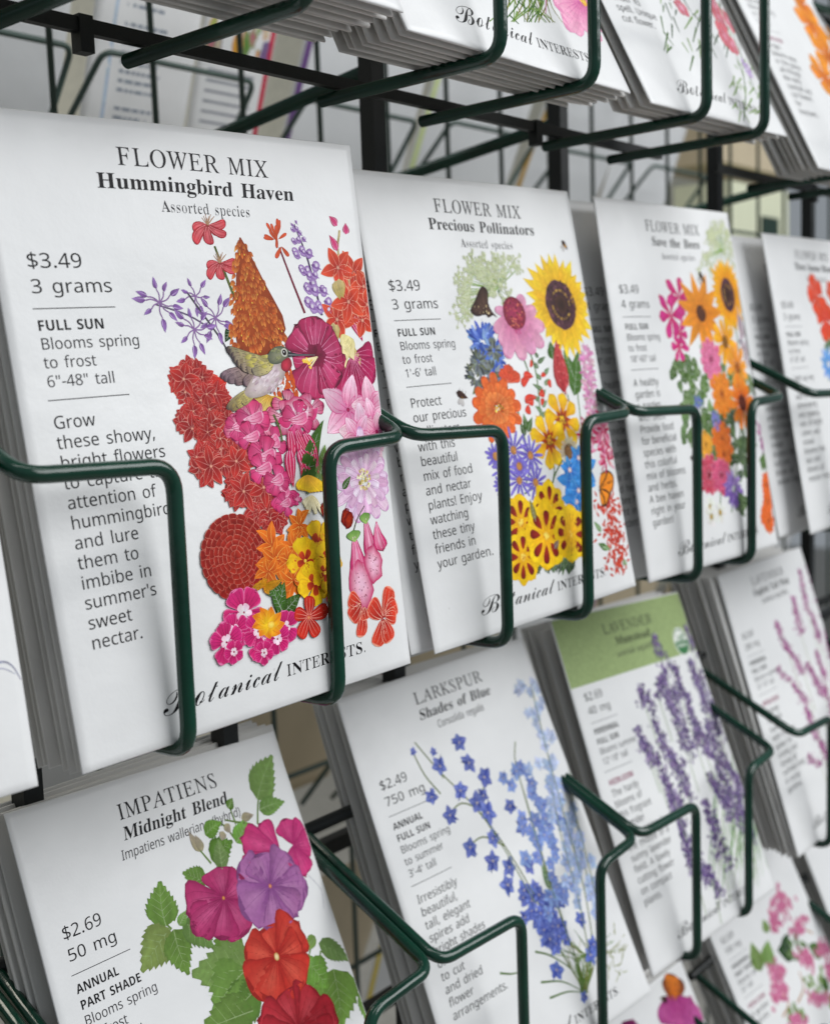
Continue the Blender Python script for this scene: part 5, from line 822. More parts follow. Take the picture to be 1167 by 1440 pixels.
    for x, y, r in ((690, 575, 10), (625, 650, 9.5), (672, 745, 9.5), (735, 640, 8), (720, 700, 7)):
        I.bloom(B(x, y), 5, r, r*1.0, GOLD, YEL, hx('#e2a81a'), 'fan', rot=.4+I.r.uniform(-.3, .3), jr=.05, vein=GOLD, nv=2)
        I.bloom(B(x, y), 5, r*.48, r*.4, DRED, hx('#c8471a'), hx('#e8801a'), 'round', rot=.4)
        I.blob(B(x, y), .8, None, YEL2, GOLD, n=8)
    I.on('dianthus')
    I.ws = .6
    for x, y, r in ((345, 880, 13), (300, 960, 9), (265, 1010, 10), (300, 1050, 6), (430, 1010, 10), (410, 960, 9), (535, 940, 9), (500, 990, 8), (440, 1050, 6)):
        I.bloom(B(x, y), 5, r*.86, r*.92, MAG, hx('#d42a78'), hx('#e87aac'), 'fan', rot=I.r.uniform(0, 6), vein=hx('#8d1050'), nv=4)
        I.bloom(B(x, y), 5, r*.3, r*.3, WHITE, LPINK, LPINK, 'round', rot=.3); I.blob(B(x, y), .5, None, MAG, DMAG, n=6)
    I.on('orange_flower')
    for i in range(9): I.petal(B(455, 930), B(455+78*math.cos(i*.7), 920+72*math.sin(i*.7)), 5, YEL, ORANGE, hx('#f6c040'), 'point', .1, hx('#d8541a'), 1)
    I.blob(B(470, 930), 2, 1.6, YEL2, GOLD)
    I.on('red_flower')
    for t, w_ in (((645, 800), 8), ((735, 850), 8), ((690, 970), 8), ((605, 985), 8), ((575, 880), 7.5)): I.petal(B(642, 892), B(*t), w_, DRED*1.2, hx('#da3522'), hx('#b02418'), 'round', .04, hx('#f09080'), 3)
    I.blob(B(642, 895), 1.0, None, hx('#e8a070'), RED, n=8)
    for x in (735, 750): I.petal(B(750, 760), B(x, 830), 4, RED, RED2, DRED, 'round')
    I.on('sweet_pea')
    I.ws = .74
    for b, t, w_ in (((890, 830), (830, 800), 8), ((890, 830), (840, 900), 9), ((890, 850), (885, 975), 7), ((900, 840), (910, 900), 6), ((995, 890), (930, 820), 10), ((995, 890), (1030, 750), 9), ((1000, 870), (1065, 830), 9), ((1000, 880), (1060, 880), 8), ((990, 890), (960, 1010), 9), ((995, 890), (1030, 990), 9)):
        I.petal(B(*b), B(*t), w_, DRED*1.2, I.jit(hx('#dd432c')), hx('#f2a48c'), 'round', I.r.uniform(-.1, .1), hx('#f4b09c'), 3)
    I.on('hummingbird')
    I.ws = .58
    OL = hx('#8c8a5a')
    for t, c in (((298, 1008), '#6b5a48'), ((318, 1016), '#857046'), ((345, 1000), '#b5a35a'), ((372, 985), '#8a7a50')): I.petal(A(450, 900), A(*t), 4.2, hx('#cabf78'), hx(c), hx('#5a4a44'), 'strap', .02, hx('#4e4440'), 1)
    for i, (x, y) in enumerate(((270, 850), (285, 862), (305, 872), (340, 880), (380, 884))): I.petal(A(500, 830), A(x, y), 5.2, hx('#b8a088'), I.jit(hx('#7a6470'), .2), hx('#45343f'), 'strap', .05, hx('#3e3040'), 3)
    I.shape([A(515, 762), A(560, 775), A(580, 815), A(565, 865), A(520, 915), A(460, 945), A(410, 950), A(385, 925), A(415, 870), A(455, 800)], hx('#ddccd0'), hx('#a99a94'))
    for i in range(46):
        x, y = I.r.uniform(420, 560), I.r.uniform(800, 930)
        if (x-490)**2/90**2+(y-865)**2/70**2 < 1: I.petal(A(x+10, y-12), A(x-12, y+14), 1.3, hx('#c8b2ba'), hx('#e8dce0') if I.r.random() < .6 else hx('#a88a98'), None, 'leaf')
    for i, (x, y) in enumerate(((300, 708), (310, 722), (322, 740), (330, 760), (345, 780), (365, 800), (392, 815), (420, 825))): I.petal(A(530, 775), A(x, y), 5.4, hx('#d6c878'), I.jit(hx('#8a7a6a'), .2), hx('#3c3036'), 'strap', -.06, hx('#463a40'), 3)
    for i in range(18): 
        x, y = I.r.uniform(400, 520), I.r.uniform(745, 800); I.petal(A(x+14, y), A(x-18, y-2), 1.6, hx('#d6c864'), hx('#8d8450'), hx('#6a6244'), 'leaf')
    I.shape([A(498, 752), A(512, 718), A(540, 698), A(575, 698), A(600, 722), A(600, 745), A(575, 770), A(540, 785), A(510, 780)], hx('#8b8c70'), hx('#4f5648'))
    for i in range(16): x, y = I.r.uniform(515, 560), I.r.uniform(708, 765); I.petal(A(x+6, y-3), A(x-8, y+4), .9, hx('#a0a070'), hx('#4e5a44'), None, 'leaf')
    I.shape([A(572, 765), A(600, 752), A(612, 790), A(590, 822), A(565, 812), A(560, 785)], hx('#c8314a'), hx('#7d1228'))
    I.shape([A(592, 722), A(640, 732), A(725, 737), A(640, 743), A(594, 748)], hx('#3a3a42'), hx('#1e1e24'), smooth=False)
    I.line([A(596, 738), A(650, 739), A(720, 738)], .2, .1, hx('#8a8a90'))
    I.blob(A(577, 727), 1.75, 1.9, WHITE, hx('#c0c0b0')); I.blob(A(577, 727), 1.15, 1.3, DBRN*.4, DBRN*.5); I.blob(A(575, 724), .3, None, WHITE, n=6)

def sunflower(I, c, R, disc, sy=1.0, cA=hx('#f0b41c'), cB=hx('#fbdb30'), n=26):
    I.bloom(c, n, R, R*.27, cA, cB, hx('#e0b010'), 'leaf', r0=disc*.75, sy=sy, jr=.10, vein=hx('#d89a10'), nv=2)
    I.bloom(c, n-3, R*.82, R*.24, cA*.9, mix(cA, cB, .6), hx('#d8a010'), 'leaf', r0=disc*.7, sy=sy, rot=.13, jr=.1, vein=hx('#c88a10'), nv=1)
    I.blob(c, disc, disc*sy, DBRN, hx('#5a3440'), wobble=.04, n=26)
    I.dots(c, disc*.97, disc*sy*.97, 90, disc*.07, [BRN, hx('#6e4450'), DBRN, hx('#3c2028')])
    I.dots(c, disc*.58, disc*sy*.58, 60, disc*.05, [hx('#a8813a'), hx('#c8a04a'), BRN], ring=True)
    I.blob(c, disc*.38, disc*sy*.38, DBRN, BRN, wobble=.06, n=16)
def daisy(I, c, R, n, w, c0, c1, disc, dc, sy=1.0, rim=None, kind='strap', vein=None):
    I.bloom(c, n, R, w, c0, c1, rim, kind, r0=disc*.5, sy=sy, rot=I.r.uniform(0, 1), jr=.1, vein=vein, nv=1)
    I.blob(c, disc, disc*sy, dc, dc*.6, n=12); I.dots(c, disc*.9, disc*sy*.9, 10, disc*.16, [dc*1.3, dc*.7])
def bee(I, K, x, y, r, rot=0.5):
    c = np.array(K(x, y)); w0 = I.ws; I.ws = 1.0; r = r*w0; d = np.array([math.cos(rot), math.sin(rot)]); nn = np.array([-d[1], d[0]])
    I.petal(c, c-d*r*.4+nn*r*1.2, r*.7, hx('#d8d4d0'), hx('#b8b4b4'), hx('#8a8688'), 'round'); I.petal(c, c+d*r*.3+nn*r*1.2, r*.7, hx('#d8d4d0'), hx('#b8b4b4'), hx('#8a8688'), 'round')
    I.petal(c-d*r, c+d*r, r*.9, DBRN, BRN, DBRN, 'leaf'); I.line([c-nn*r*.3, c+nn*r*.3], .4, .4, GOLD); I.line([c+d*.7-nn*r*.3, c+d*.7+nn*r*.3], .3, .3, GOLD)
    for k in (-1, 0, 1): I.line([c+d*k*r*.4, c+d*k*r*.5-nn*r*.7], .15, .1, DBRN)
    I.ws = w0
def lace_umbel(I, K, c, pts, size=2.6):
    for x, y in pts: I.line([K(*c), K(x, y)], .22, .18, LGRN*.8)
    for x, y in pts:
        p = np.array(K(x, y))
        for _ in range(6):
            q = p+np.array([I.r.gauss(0, size*.5), I.r.gauss(0, size*.5)]); I.line([p, q], .16, .12, hx('#b7c07c'))
            I.bloom(q, 5, size*.36, size*.2, hx('#aebb74'), hx('#e9ecdc'), hx('#a3ae6c'), 'round')
def spiky(I, c, R, n, cols, sy=1.0, up=0.0):
    for i in range(n):
        a = I.r.uniform(0, 6.28); r = R*I.ws*I.r.uniform(.45, 1.05); d = np.array([math.cos(a), math.sin(a)*sy-up])
        p = np.array(c)+d*r*.25; I.petal(p, np.array(c)+d*r, R*.17, I.jit(I.r.choice(cols), .2), I.jit(I.r.choice(cols), .2), None, 'strap', I.r.uniform(-.1, .1))

def art_pollinators(I, sh):
    I.ws = 0.84
    A = sk(sh, 620, 320, 4.168); B = sk(sh, 620, 580, 4.168)
    I.on('flower_illustration')
    for p in ([A(330, 370), A(375, 470)], [A(500, 720), A(540, 880), A(560, 1160)], [A(470, 780), A(500, 870)], [A(300, 850), A(350, 925)], [A(370, 900), A(375, 950)], [A(780, 960), A(800, 1160)], [B(620, 200), B(640, 350), B(610, 470)], [B(690, 280), B(640, 380), B(620, 470)], [B(570, 0), B(565, 70)], [B(430, 0), B(470, 180)], [B(280, 170), B(285, 260)], [B(500, 300), B(470, 420)], [B(525, 440), B(460, 480)], [B(800, 560), B(850, 680)], [A(720, 980), A(735, 1040)]):
        I.line(p, .6, .5, GRN)
    for b, t, w_ in (((760, 990), (790, 720), 9), ((640, 780), (620, 670), 6), ((760, 880), (700, 720), 6)): I.leaf(A(*b), A(*t), w_, GRN)
    for i in range(12): I.leaf(A(560+I.r.uniform(-25, 25), 1120-i*32), A(560+(-1)**i*I.r.uniform(25, 55), 1080-i*32), 2, GRN)
    for i in range(26):
        x = 520+i*10; I.leaf(B(x, 880), B(x+I.r.uniform(-30, 30), 960-I.r.uniform(0, 40)), 2.0, DGRN if i % 2 else GRN); I.leaf(B(x-10, 900), B(x+I.r.uniform(-35, 40), 830), 1.8, GRN)
    for b, t in (((480, 110), (460, 10)), ((480, 120), (510, 30)), ((470, 140), (440, 60)), ((840, 690), (810, 600)), ((960, 800), (900, 770)), ((850, 690), (780, 560))): I.leaf(B(*b), B(*t), 3, GRN)
    I.on('lace_flower')
    pts = [(I.r.uniform(90, 470), I.r.uniform(170, 300)) for _ in range(46)]+[(I.r.uniform(75, 180), I.r.uniform(300, 555)) for _ in range(26)]+[(I.r.uniform(180, 420), I.r.uniform(280, 420)) for _ in range(14)]
    lace_umbel(I, A, (330, 360), pts)
    I.on('butterfly')
    I.shape([A(240, 345), A(270, 375), A(272, 440), A(292, 490), A(325, 530), A(300, 515), A(275, 530), A(255, 512), A(205, 522), A(165, 490), A(195, 425), A(215, 375)], hx('#5c4034'), hx('#2c1a16'))
    for x, y in ((200, 495), (220, 505), (240, 500), (258, 495), (272, 505), (190, 470), (215, 470), (240, 470), (258, 465)): I.petal(A(x, y+5), A(x+4, y-10), .9, CRM, hx('#d8b67a'), None, 'leaf')
    for e in ((215, 380), (250, 360), (200, 440)): I.line([A(258, 500), A(*e)], .25, .15, hx('#1c0f0c'))
    I.on('flower_illustration')
    for b, t in (((160, 640), (130, 590)), ((200, 620), (190, 540)), ((240, 610), (235, 535)), ((270, 620), (300, 560))): I.line([A(*b), A(*t)], .12, .1, hx('#a8b0c0'))
    I.on('blue_globe_flower')
    for x, y, r in ((240, 680, 9.5), (300, 770, 9.5)): spiky(I, A(x, y), r, 90, [BLUE, LBLUE, hx('#5a74d0'), hx('#2f4aa0')])
    for x, y, r in ((200, 880, 7), (290, 850, 6), (210, 790, 6), (300, 720, 5)): spiky(I, A(x, y), r, 60, [hx('#5a6068'), hx('#8a9298'), hx('#3a4048'), hx('#6a7048')])
    I.on('sunflower'); sunflower(I, A(690, 455), 21.5, 10.2, 1.0)
    I.on('coneflower')
    c = A(425, 525)
    for t, w_ in (((310, 480), 4), ((305, 610), 5.5), ((340, 690), 6.5), ((375, 770), 7.5), ((465, 785), 7.5), ((530, 745), 7.5), ((585, 700), 7), ((590, 590), 6.5), ((540, 480), 6), ((470, 400), 6), ((440, 420), 5)): I.petal(c, A(*t), w_, hx('#c8558c'), I.jit(hx('#eeb0cc'), .08), hx('#d888b0'), 'strap', .03, hx('#d080ac'), 3)
    cc = A(420, 505); I.blob(cc, 6.4, 6.6, hx('#a83058'), hx('#7a1c34'), n=18); I.dots(cc, 6.2, 6.4, 110, .42, [hx('#8a1c30'), hx('#c84a50'), hx('#5a2028'), hx('#d8705a')]); spiky(I, (cc[0], cc[1]+6.2), 3.2, 14, [hx('#c04a80')], .5)
    I.on('poppy')
    for t, w_ in (((335, 830), 6), ((385, 800), 7), ((445, 860), 6), ((390, 850), 7)): I.petal(A(380, 915), A(*t), w_, RED, hx('#e2512c'), RUST, 'fan', 0, hx('#f08a60'), 3)
    I.on('amaranth'); I.petal(A(700, 975), A(655, 660), 10, hx('#a82a30'), hx('#c8484a'), hx('#8e1c24'), 'leaf', 0, hx('#d8686a'), 2)
    I.dots(A(690, 850), 3.2, 12, 60, .5, [hx('#c03a40'), hx('#8e1c24'), hx('#d86a6a')])
    I.on('scarlet_sage')
    for x, y, dx, dy in ((500, 885, -45, 45), (520, 880, -55, -5), (600, 915, 25, 0), (540, 1000, -70, 25), (550, 985, 30, -20), (490, 1040, 0, 60), (575, 850, 8, 30), (520, 810, -18, -10), (560, 1010, 20, 20), (480, 1020, 40, 0)): I.petal(A(x, y), A(x+dx, y+dy), 4.2, RED, RED2, DRED, 'round', .1, hx('#f08070'), 1)
    I.on('zinnia')
    for k in range(3): I.bloom(A(315, 1060), 13, (13.5, 10.5, 7)[k], (6, 5.2, 4)[k], RUST, (hx('#e8682a'), hx('#ee7a34'), hx('#f08a44'))[k], hx('#d0501a'), 'round', r0=1, sy=.95, rot=.2*k, jr=.08, vein=hx('#f6a868'), nv=2)
    I.dots(A(325, 1060), 2.4, 2.4, 26, .5, [GOLD, YEL2, RUST, hx('#8a5a1a')])
    for x, y in ((290, 130), (270, 150), (330, 110), (340, 90)): I.petal(B(310, 90), B(x, y+25), 4, RUST, hx('#e8682a'), hx('#c84a1a'), 'round')
    I.on('bee_balm')
    for i in range(9):
        y = 740+i*52; spiky(I, A(838+i*5, y), 6.2, 34, [hx('#d88ab8'), hx('#e6b2d0'), hx('#c06aa0'), hx('#b8a0a0')], .7)
    for x, y in ((930, 60), (935, 160), (830, 150), (830, 230), (950, 230), (940, 100), (850, 90), (960, 280)): spiky(I, B(x, y), 7.2, 40, [hx('#c8285e'), hx('#e08aa8'), hx('#a81c48'), hx('#f0c8d4')], .9)
    I.on('bee#1'); bee(I, A, 718, 105, 2.6, .9); I.on('bee#2'); bee(I, A, 112, 985, 3.3, .4); I.on('bee#3'); bee(I, B, 715, 590, 2.6, .4)
    I.on('coreopsis')
    for x, y, r in ((690, 45, 12), (612, 170, 12)):
        I.bloom(B(x, y), 8, r, r*.62, hx('#e0901a'), YEL, hx('#e0a818'), 'fan', r0=1.5, rot=.3, jr=.06, vein=hx('#d88a1a'), nv=3); I.bloom(B(x, y), 8, r*.42, 2, hx('#8a2a14'), hx('#b8481a'), None, 'point'); I.blob(B(x, y), 2.0, 2.0, hx('#e0a030'), hx('#6a2a14'), n=12); I.dots(B(x, y), 2, 2, 14, .35, [YEL, BRN])
    I.on('aster')
    for x, y, r in ((400, 225, 10), (495, 255, 9), (430, 400, 9), (525, 415, 9), (345, 330, 8), (430, 320, 5), (300, 260, 6), (330, 430, 5)): daisy(I, B(x, y), r*.86, 13, 1.25, VIOLET, hx('#8c80d8'), 1.7, hx('#c88a4a'), rim=hx('#5a4ab0'))
    I.on('flower_illustration')
    daisy(I, B(728, 232), 6, 16, 1.6, hx('#e8d8b0'), hx('#f0e8d8'), 3.2, hx('#b88a5a'))
    I.on('borage')
    for x, y, r in ((745, 405, 9), (815, 335, 9), (770, 525, 9), (780, 460, 7), (820, 420, 7), (730, 340, 6), (780, 270, 6)): I.bloom(B(x, y), 6, r, r*.52, hx('#1f5cb0'), hx('#3f98e0'), hx('#2468b8'), 'point', rot=I.r.uniform(0, 1), vein=hx('#9accf0'), nv=1); I.blob(B(x, y), 1.1, None, WHITE, hx('#c88a7a'), n=8)
    daisy(I, B(830, 460), 4, 12, 1.2, hx('#e4dcc8'), hx('#f0eade'), 1.4, GOLD)
    I.on('marigold')
    for x, y, r in ((438, 648, 11), (455, 850, 11), (610, 565, 11.5), (590, 725, 14), (740, 712, 12)):
        I.bloom(B(x, y), 8, r, r*.86, GOLD, YEL, hx('#e8b818'), 'fan', rot=.2, jr=.05, vein=hx('#e0a018'), nv=2)
        I.bloom(B(x, y), 8, r*.74, r*.34, hx('#a8301a'), hx('#6e1418'), hx('#5a1014'), 'round', r0=r*.25, rot=.2, jr=.06)
        I.blob(B(x, y), 1.9, 1.8, YEL2, GOLD, wobble=.15); I.dots(B(x, y), 1.8, 1.6, 10, .35, [hx('#c87a1a'), YEL2])
    I.on('flower_illustration'); I.leaf(B(525, 640), B(490, 510), 3, hx('#b8b060')); I.leaf(B(640, 800), B(665, 750), 3, hx('#b08a7a'))
    I.on('scarlet_flower_spray')
    for _ in range(260):
        q = I.r.random(); x = 960+90*q+I.r.gauss(0, 42); y = 480+440*q+I.r.gauss(0, 30)
        if x > 1110: continue
        p = np.array(B(x, y)); a = I.r.uniform(0, 6.28); I.petal(p, p+np.array([math.cos(a), math.sin(a)])*2.6, 1.1, DRED*1.3, I.jit(hx('#e4583a')), hx('#f0a08a') if I.r.random() < .3 else None, 'leaf')
    for b, t in (((930, 790), (980, 800)), ((1060, 870), (1090, 890)), ((920, 700), (870, 640))): I.leaf(B(*b), B(*t), 2.5, GRN)
    I.on('monarch_butterfly')
    I.shape([B(915, 365), B(960, 345), B(1000, 370), B(1000, 430), B(975, 480), B(950, 540), B(920, 545), B(905, 450)], ORANGE2, hx('#e08a20'))
    for pl in ([B(915, 365), B(960, 345), B(1000, 372), B(1000, 430), B(975, 480), B(950, 542), B(920, 547)], [B(905, 450), B(950, 420), B(1000, 400)], [B(905, 450), B(950, 460), B(975, 480)], [B(905, 455), B(935, 500), B(940, 545)], [B(905, 445), B(940, 400), B(960, 350)]): I.line(pl, .75, .75, DBRN)

def leafy(I, K, x, y, n, R, c=GRN, w=4.2):
    for i in range(n):
        a = I.r.uniform(0, 6.28); b = (x+I.r.uniform(-R, R), y+I.r.uniform(-R, R)); p = np.array(K(*b)); I.leaf(p, p+np.array([math.cos(a), math.sin(a)])*I.r.uniform(3, 6), w, mix(c, LGRN, I.r.random()*.5))
def fluffy(I, c, R, cA, cB, rim, dk=None):
    for k in range(3): I.bloom(c, 12-k, R*(1, .74, .46)[k], R*(.5, .42, .3)[k], cA*.6, mix(cA, cB, (.6, .9, 1)[k]), mix(rim, cB, .4), 'round', r0=R*.1, rot=.3*k, jr=.12, vein=rim, nv=1)
    I.blob(c, R*.14, None, (dk if dk is not None else cA*.5), cA*.4, n=8)
def art_bees(I, sh):
    I.ws = 0.92
    A = sk(sh, 800, 260, 2.5259)
    I.on('flower_illustration')
    for p in ([(380, 560), (420, 680), (460, 760)], [(450, 560), (470, 700)], [(520, 600), (530, 720)], [(560, 400), (600, 600), (620, 1100)], [(600, 800), (560, 1160)], [(520, 960), (520, 1130)], [(390, 600), (385, 720)], [(440, 740), (470, 900)], [(690, 900), (690, 1050)]): I.line([A(*q) for q in p], .8, .7, GRN)
    leafy(I, A, 400, 650, 26, 40); leafy(I, A, 420, 760, 22, 35); leafy(I, A, 600, 920, 34, 40, DGRN, 3); leafy(I, A, 610, 1120, 26, 36, DGRN, 4); leafy(I, A, 500, 880, 18, 40); leafy(I, A, 630, 700, 14, 30); leafy(I, A, 410, 880, 16, 24); leafy(I, A, 470, 830, 26, 45); leafy(I, A, 560, 980, 34, 50, DGRN); leafy(I, A, 470, 960, 18, 30); leafy(I, A, 560, 690, 20, 40); leafy(I, A, 560, 820, 22, 40, DGRN); leafy(I, A, 470, 700, 16, 40); leafy(I, A, 690, 980, 12, 16)
    I.on('lace_flower'); lace_umbel(I, A, (530, 230), [(525+I.r.uniform(-1, 1)*(20+.45*(y-130)), y) for y in [I.r.uniform(135, 300) for _ in range(60)]], 2.4)
    I.on('sunflower'); sunflower(I, A(555, 385), 17, 7.6, cA=hx('#e88a14'), cB=hx('#f4bc20'))
    I.on('cosmos')
    for x, y, r in ((385, 390, 11), (355, 455, 10), (385, 520, 7), (380, 565, 7)): I.bloom(A(x, y), 6, r, r*.6, MAG, hx('#cf3a8e'), MAG, 'fan', rot=I.r.uniform(0, 6), jr=.2)
    I.on('black_eyed_susan')
    daisy(I, A(455, 450), 19, 11, 6, hx('#d87a14'), hx('#f2a024'), 3.8, hx('#5a2c10'), kind='leaf', rim=hx('#d88a14'), vein=hx('#c87010'))
    daisy(I, A(540, 550), 11, 10, 5, hx('#e08a14'), hx('#f4b424'), 3, hx('#8a5a1a'), kind='round'); daisy(I, A(590, 640), 11, 10, 5, hx('#d87a24'), hx('#f4a83a'), 2.6, hx('#a85a1a'), kind='round')
    daisy(I, A(605, 765), 12, 12, 5, hx('#c8501a'), hx('#ee8a24'), 4, hx('#5a2010'), kind='round')
    I.on('pink_pompon'); fluffy(I, A(485, 612), 9.5, hx('#d03a78'), hx('#e87aa6'), LPINK)
    I.on('marigold'); fluffy(I, A(525, 735), 10.5, hx('#dc6414'), hx('#f08c24'), hx('#f8b860')); fluffy(I, A(525, 900), 9.5, hx('#d8501a'), hx('#ee7a24'), hx('#f8a860')); fluffy(I, A(530, 950), 7, hx('#d8501a'), hx('#ee7a24'), hx('#f8a860'))
    fluffy(I, A(465, 915), 6, hx('#dc8a24'), hx('#f0a834'), hx('#f8c860'))
    I.on('zinnia'); fluffy(I, A(480, 1025), 9.5, hx('#b01c38'), hx('#d03a58'), LPINK); fluffy(I, A(522, 1025), 8.5, hx('#c02a58'), hx('#d84a78'), LPINK)
    I.on('purple_flower#1'); spiky(I, A(565, 1075), 9, 70, [hx('#7a5aa8'), hx('#a890cc'), hx('#6a4a98')]); I.on('purple_flower#2'); spiky(I, A(500, 830), 5, 40, [hx('#6a6ab0'), hx('#8a8ac8')]); I.on('purple_flower#3'); spiky(I, A(440, 765), 4, 30, [hx('#6a6ab0'), hx('#5a7ac0')])
    I.on('purple_flower#4'); spiky(I, A(620, 540), 7, 40, [hx('#b8a0a8'), hx('#8a7a8a')], 2.4); I.on('purple_flower#5'); spiky(I, A(680, 880), 6, 40, [hx('#b85a98'), hx('#8a5a80')], 1.5)
    I.on('orange_flower')
    for x, y in ((695, 1060), (700, 1120), (690, 1170), (705, 1190)): fluffy(I, A(x, y), 6, hx('#d84a1a'), hx('#ee6a24'), hx('#f8a860'))
    I.on('small_white_flower')
    for x, y in ((485, 1140), (520, 1160), (490, 1175)): daisy(I, A(x, y), 4.5, 10, 1.4, hx('#d8d8d0'), hx('#e8e8e0'), 1.4, hx('#b89a4a'))
    I.on('bee#1'); bee(I, A, 460, 325, 3.2, 1.0); I.on('bee#2'); bee(I, A, 425, 965, 3, .2)
def art_poppies(I, sh):
    A = sk(sh, 800, 260, 2.5259); I.on('flower_illustration')
    for x0, y0 in ((905, 480), (930, 560), (910, 560)): I.line([A(x0, y0), A(x0+10, 700)], .8, .8, GRN)
    leafy(I, A, 930, 560, 30, 30)
    I.on('poppy')
    for x, y, r in ((872, 395, 11), (905, 480, 12), (925, 380, 6), (1000, 430, 11), (1040, 520, 12)): ruffle(I, A(x, y), r, RED, hx('#e0502c'), RUST, I.r.uniform(0, 6), vein=hx('#f09070'))
    I.on('blue_flower')
    for x, y, r in ((915, 640, 9), (960, 700, 9), (1000, 620, 8)): daisy(I, A(x, y), r, 12, 3, SKY, LBLUE, 2, WHITE)
def art_impatiens(I, sh):
    I.ws = 0.74
    A = sk(sh, 0, 1000, 1.945)
    I.on('flower_illustration')
    for p in ([(700, 300), (703, 240), (715, 225)], [(645, 350), (600, 300), (560, 320)], [(570, 405), (540, 370)], [(460, 580), (440, 560)], [(640, 300), (625, 260)], [(680, 300), (610, 290)], [(845, 605), (830, 660)], [(865, 640), (860, 690)]): I.line([A(*q) for q in p], .7, .5, LGRN*.8)
    for x, y in ((845, 435), (870, 470), (880, 520)): pass
    I.line([A(835, 435), A(872, 475), A(878, 525)], .15, .1, hx('#a8a8b8'))
    L = [((700, 235), (745, 118), 17), ((705, 262), (775, 240), 9), ((640, 350), (668, 285), 10), ((555, 330), (600, 295), 8), ((570, 395), (630, 345), 13), ((600, 420), (590, 340), 9), ((555, 460), (492, 430), 11),
         ((445, 572), (432, 452), 17), ((455, 578), (378, 694), 17), ((465, 580), (505, 702), 15), ((490, 560), (575, 632), 13), ((480, 570), (500, 530), 5),
         ((650, 600), (560, 680), 20), ((690, 690), (512, 700), 26), ((660, 690), (570, 810), 25), ((690, 740), (600, 850), 20), ((680, 800), (530, 856), 20),
         ((830, 670), (885, 745), 17), ((830, 650), (830, 690), 10), ((900, 690), (920, 850), 32), ((860, 620), (955, 665), 10), ((850, 600), (825, 640), 6), ((990, 740), (1010, 850), 12), ((880, 760), (870, 850), 12), ((620, 260), (632, 232), 5)]
    I.ws = .64
    for b, t, w_ in L: I.leaf(A(*b), A(*t), w_, I.jit(mix(hx('#86b44e'), hx('#a4cb74'), I.r.random()), .22), vein=hx('#c2d8a0'), bend=I.r.uniform(-.06, .06), serr=.8)
    for b, t in (((540, 375), (510, 320)), ((548, 372), (528, 330)), ((655, 285), (690, 275)), ((610, 300), (625, 325)), ((605, 320), (600, 345))): I.petal(A(*b), A(*t), 4.5, hx('#d8d0a8'), hx('#cdbfb0'), hx('#a89a88'), 'leaf')
    def five(c, tips, c0, c1, rim, vn, wk=1.0):
        C = A(*c)
        for x, y, w_ in tips: I.petal(C, A(x, y), w_*wk*1.08, I.jit(c0, .05), I.jit(c1, .06), mix(rim, c1, .25)*.9, 'fan', I.r.uniform(-.03, .03), mix(c0, rim, .5), 5, mid=mix(c1, vn, .5))
    I.ws = .74
    I.on('magenta_flower')
    five((760, 370), ((700, 300, 16), (650, 340, 18), (640, 430, 12)), hx('#b02a6c'), hx('#c2306e'), hx('#8d1a52'), hx('#dc6a9c'))
    five((795, 355), ((770, 285, 16), (835, 305, 17), (850, 345, 14), (830, 440, 16), (790, 420, 10)), hx('#a82266'), hx('#c73575'), hx('#8d1a52'), hx('#dc6a9c'))
    five((605, 497), ((585, 412, 22), (665, 450, 20), (672, 590, 24), (590, 610, 22), (498, 540, 25), (515, 590, 18)), hx('#8e1a54'), hx('#b42e68'), hx('#7c1848'), hx('#e07aa8'))
    I.blob(A(602, 497), .9, None, hx('#e8a050'), DMAG)
    I.on('lilac_flower')
    five((730, 465), ((640, 420, 24), (690, 380, 20), (790, 385, 24), (835, 470, 22), (805, 545, 20), (740, 590, 26), (650, 540, 24)), hx('#7a3c7c'), hx('#a8689e'), hx('#743c78'), hx('#c898bc'))
    I.blob(A(730, 465), 1.0, None, hx('#e8a060'), hx('#8a2a60'))
    I.on('red_flower')
    five((745, 655), ((700, 585, 22), (655, 640, 22), (805, 560, 26), (815, 620, 20), (675, 760, 26), (720, 785, 22), (825, 730, 24)), hx('#a01a16'), hx('#c23328'), hx('#8a1814'), hx('#ea7a60'))
    I.blob(A(744, 655), 1.3, 1.6, hx('#f0e0b0'), hx('#b8863a'))
    five((800, 850), ((745, 760, 26), (850, 745, 28), (915, 830, 26), (690, 830, 24), (700, 900, 24), (900, 900, 24)), hx('#80121c'), hx('#a8202e'), hx('#740e18'), hx('#dc6068'))
def bellflower(I, c, r, c0, c1, rot):
    k_ = I.r.uniform(.8, 1.25); c0 = np.clip(c0*k_, 0, 1); c1 = np.clip(c1*I.r.uniform(.75, 1.2), 0, 1)
    I.bloom(c, 5, r, r*.72, c0, c1, c0*.7, 'point', rot=rot, jr=.14, vein=mix(c1, WHITE, .4), nv=1); I.blob(c, r*.16, None, hx('#e8d8c0'), c0*.6, n=7)
    d = np.array([math.cos(rot+2.2), math.sin(rot+2.2)]); I.petal(np.array(c), np.array(c)+d*r*I.ws*1.1, r*.3, c0, c0*.7, None, 'leaf')
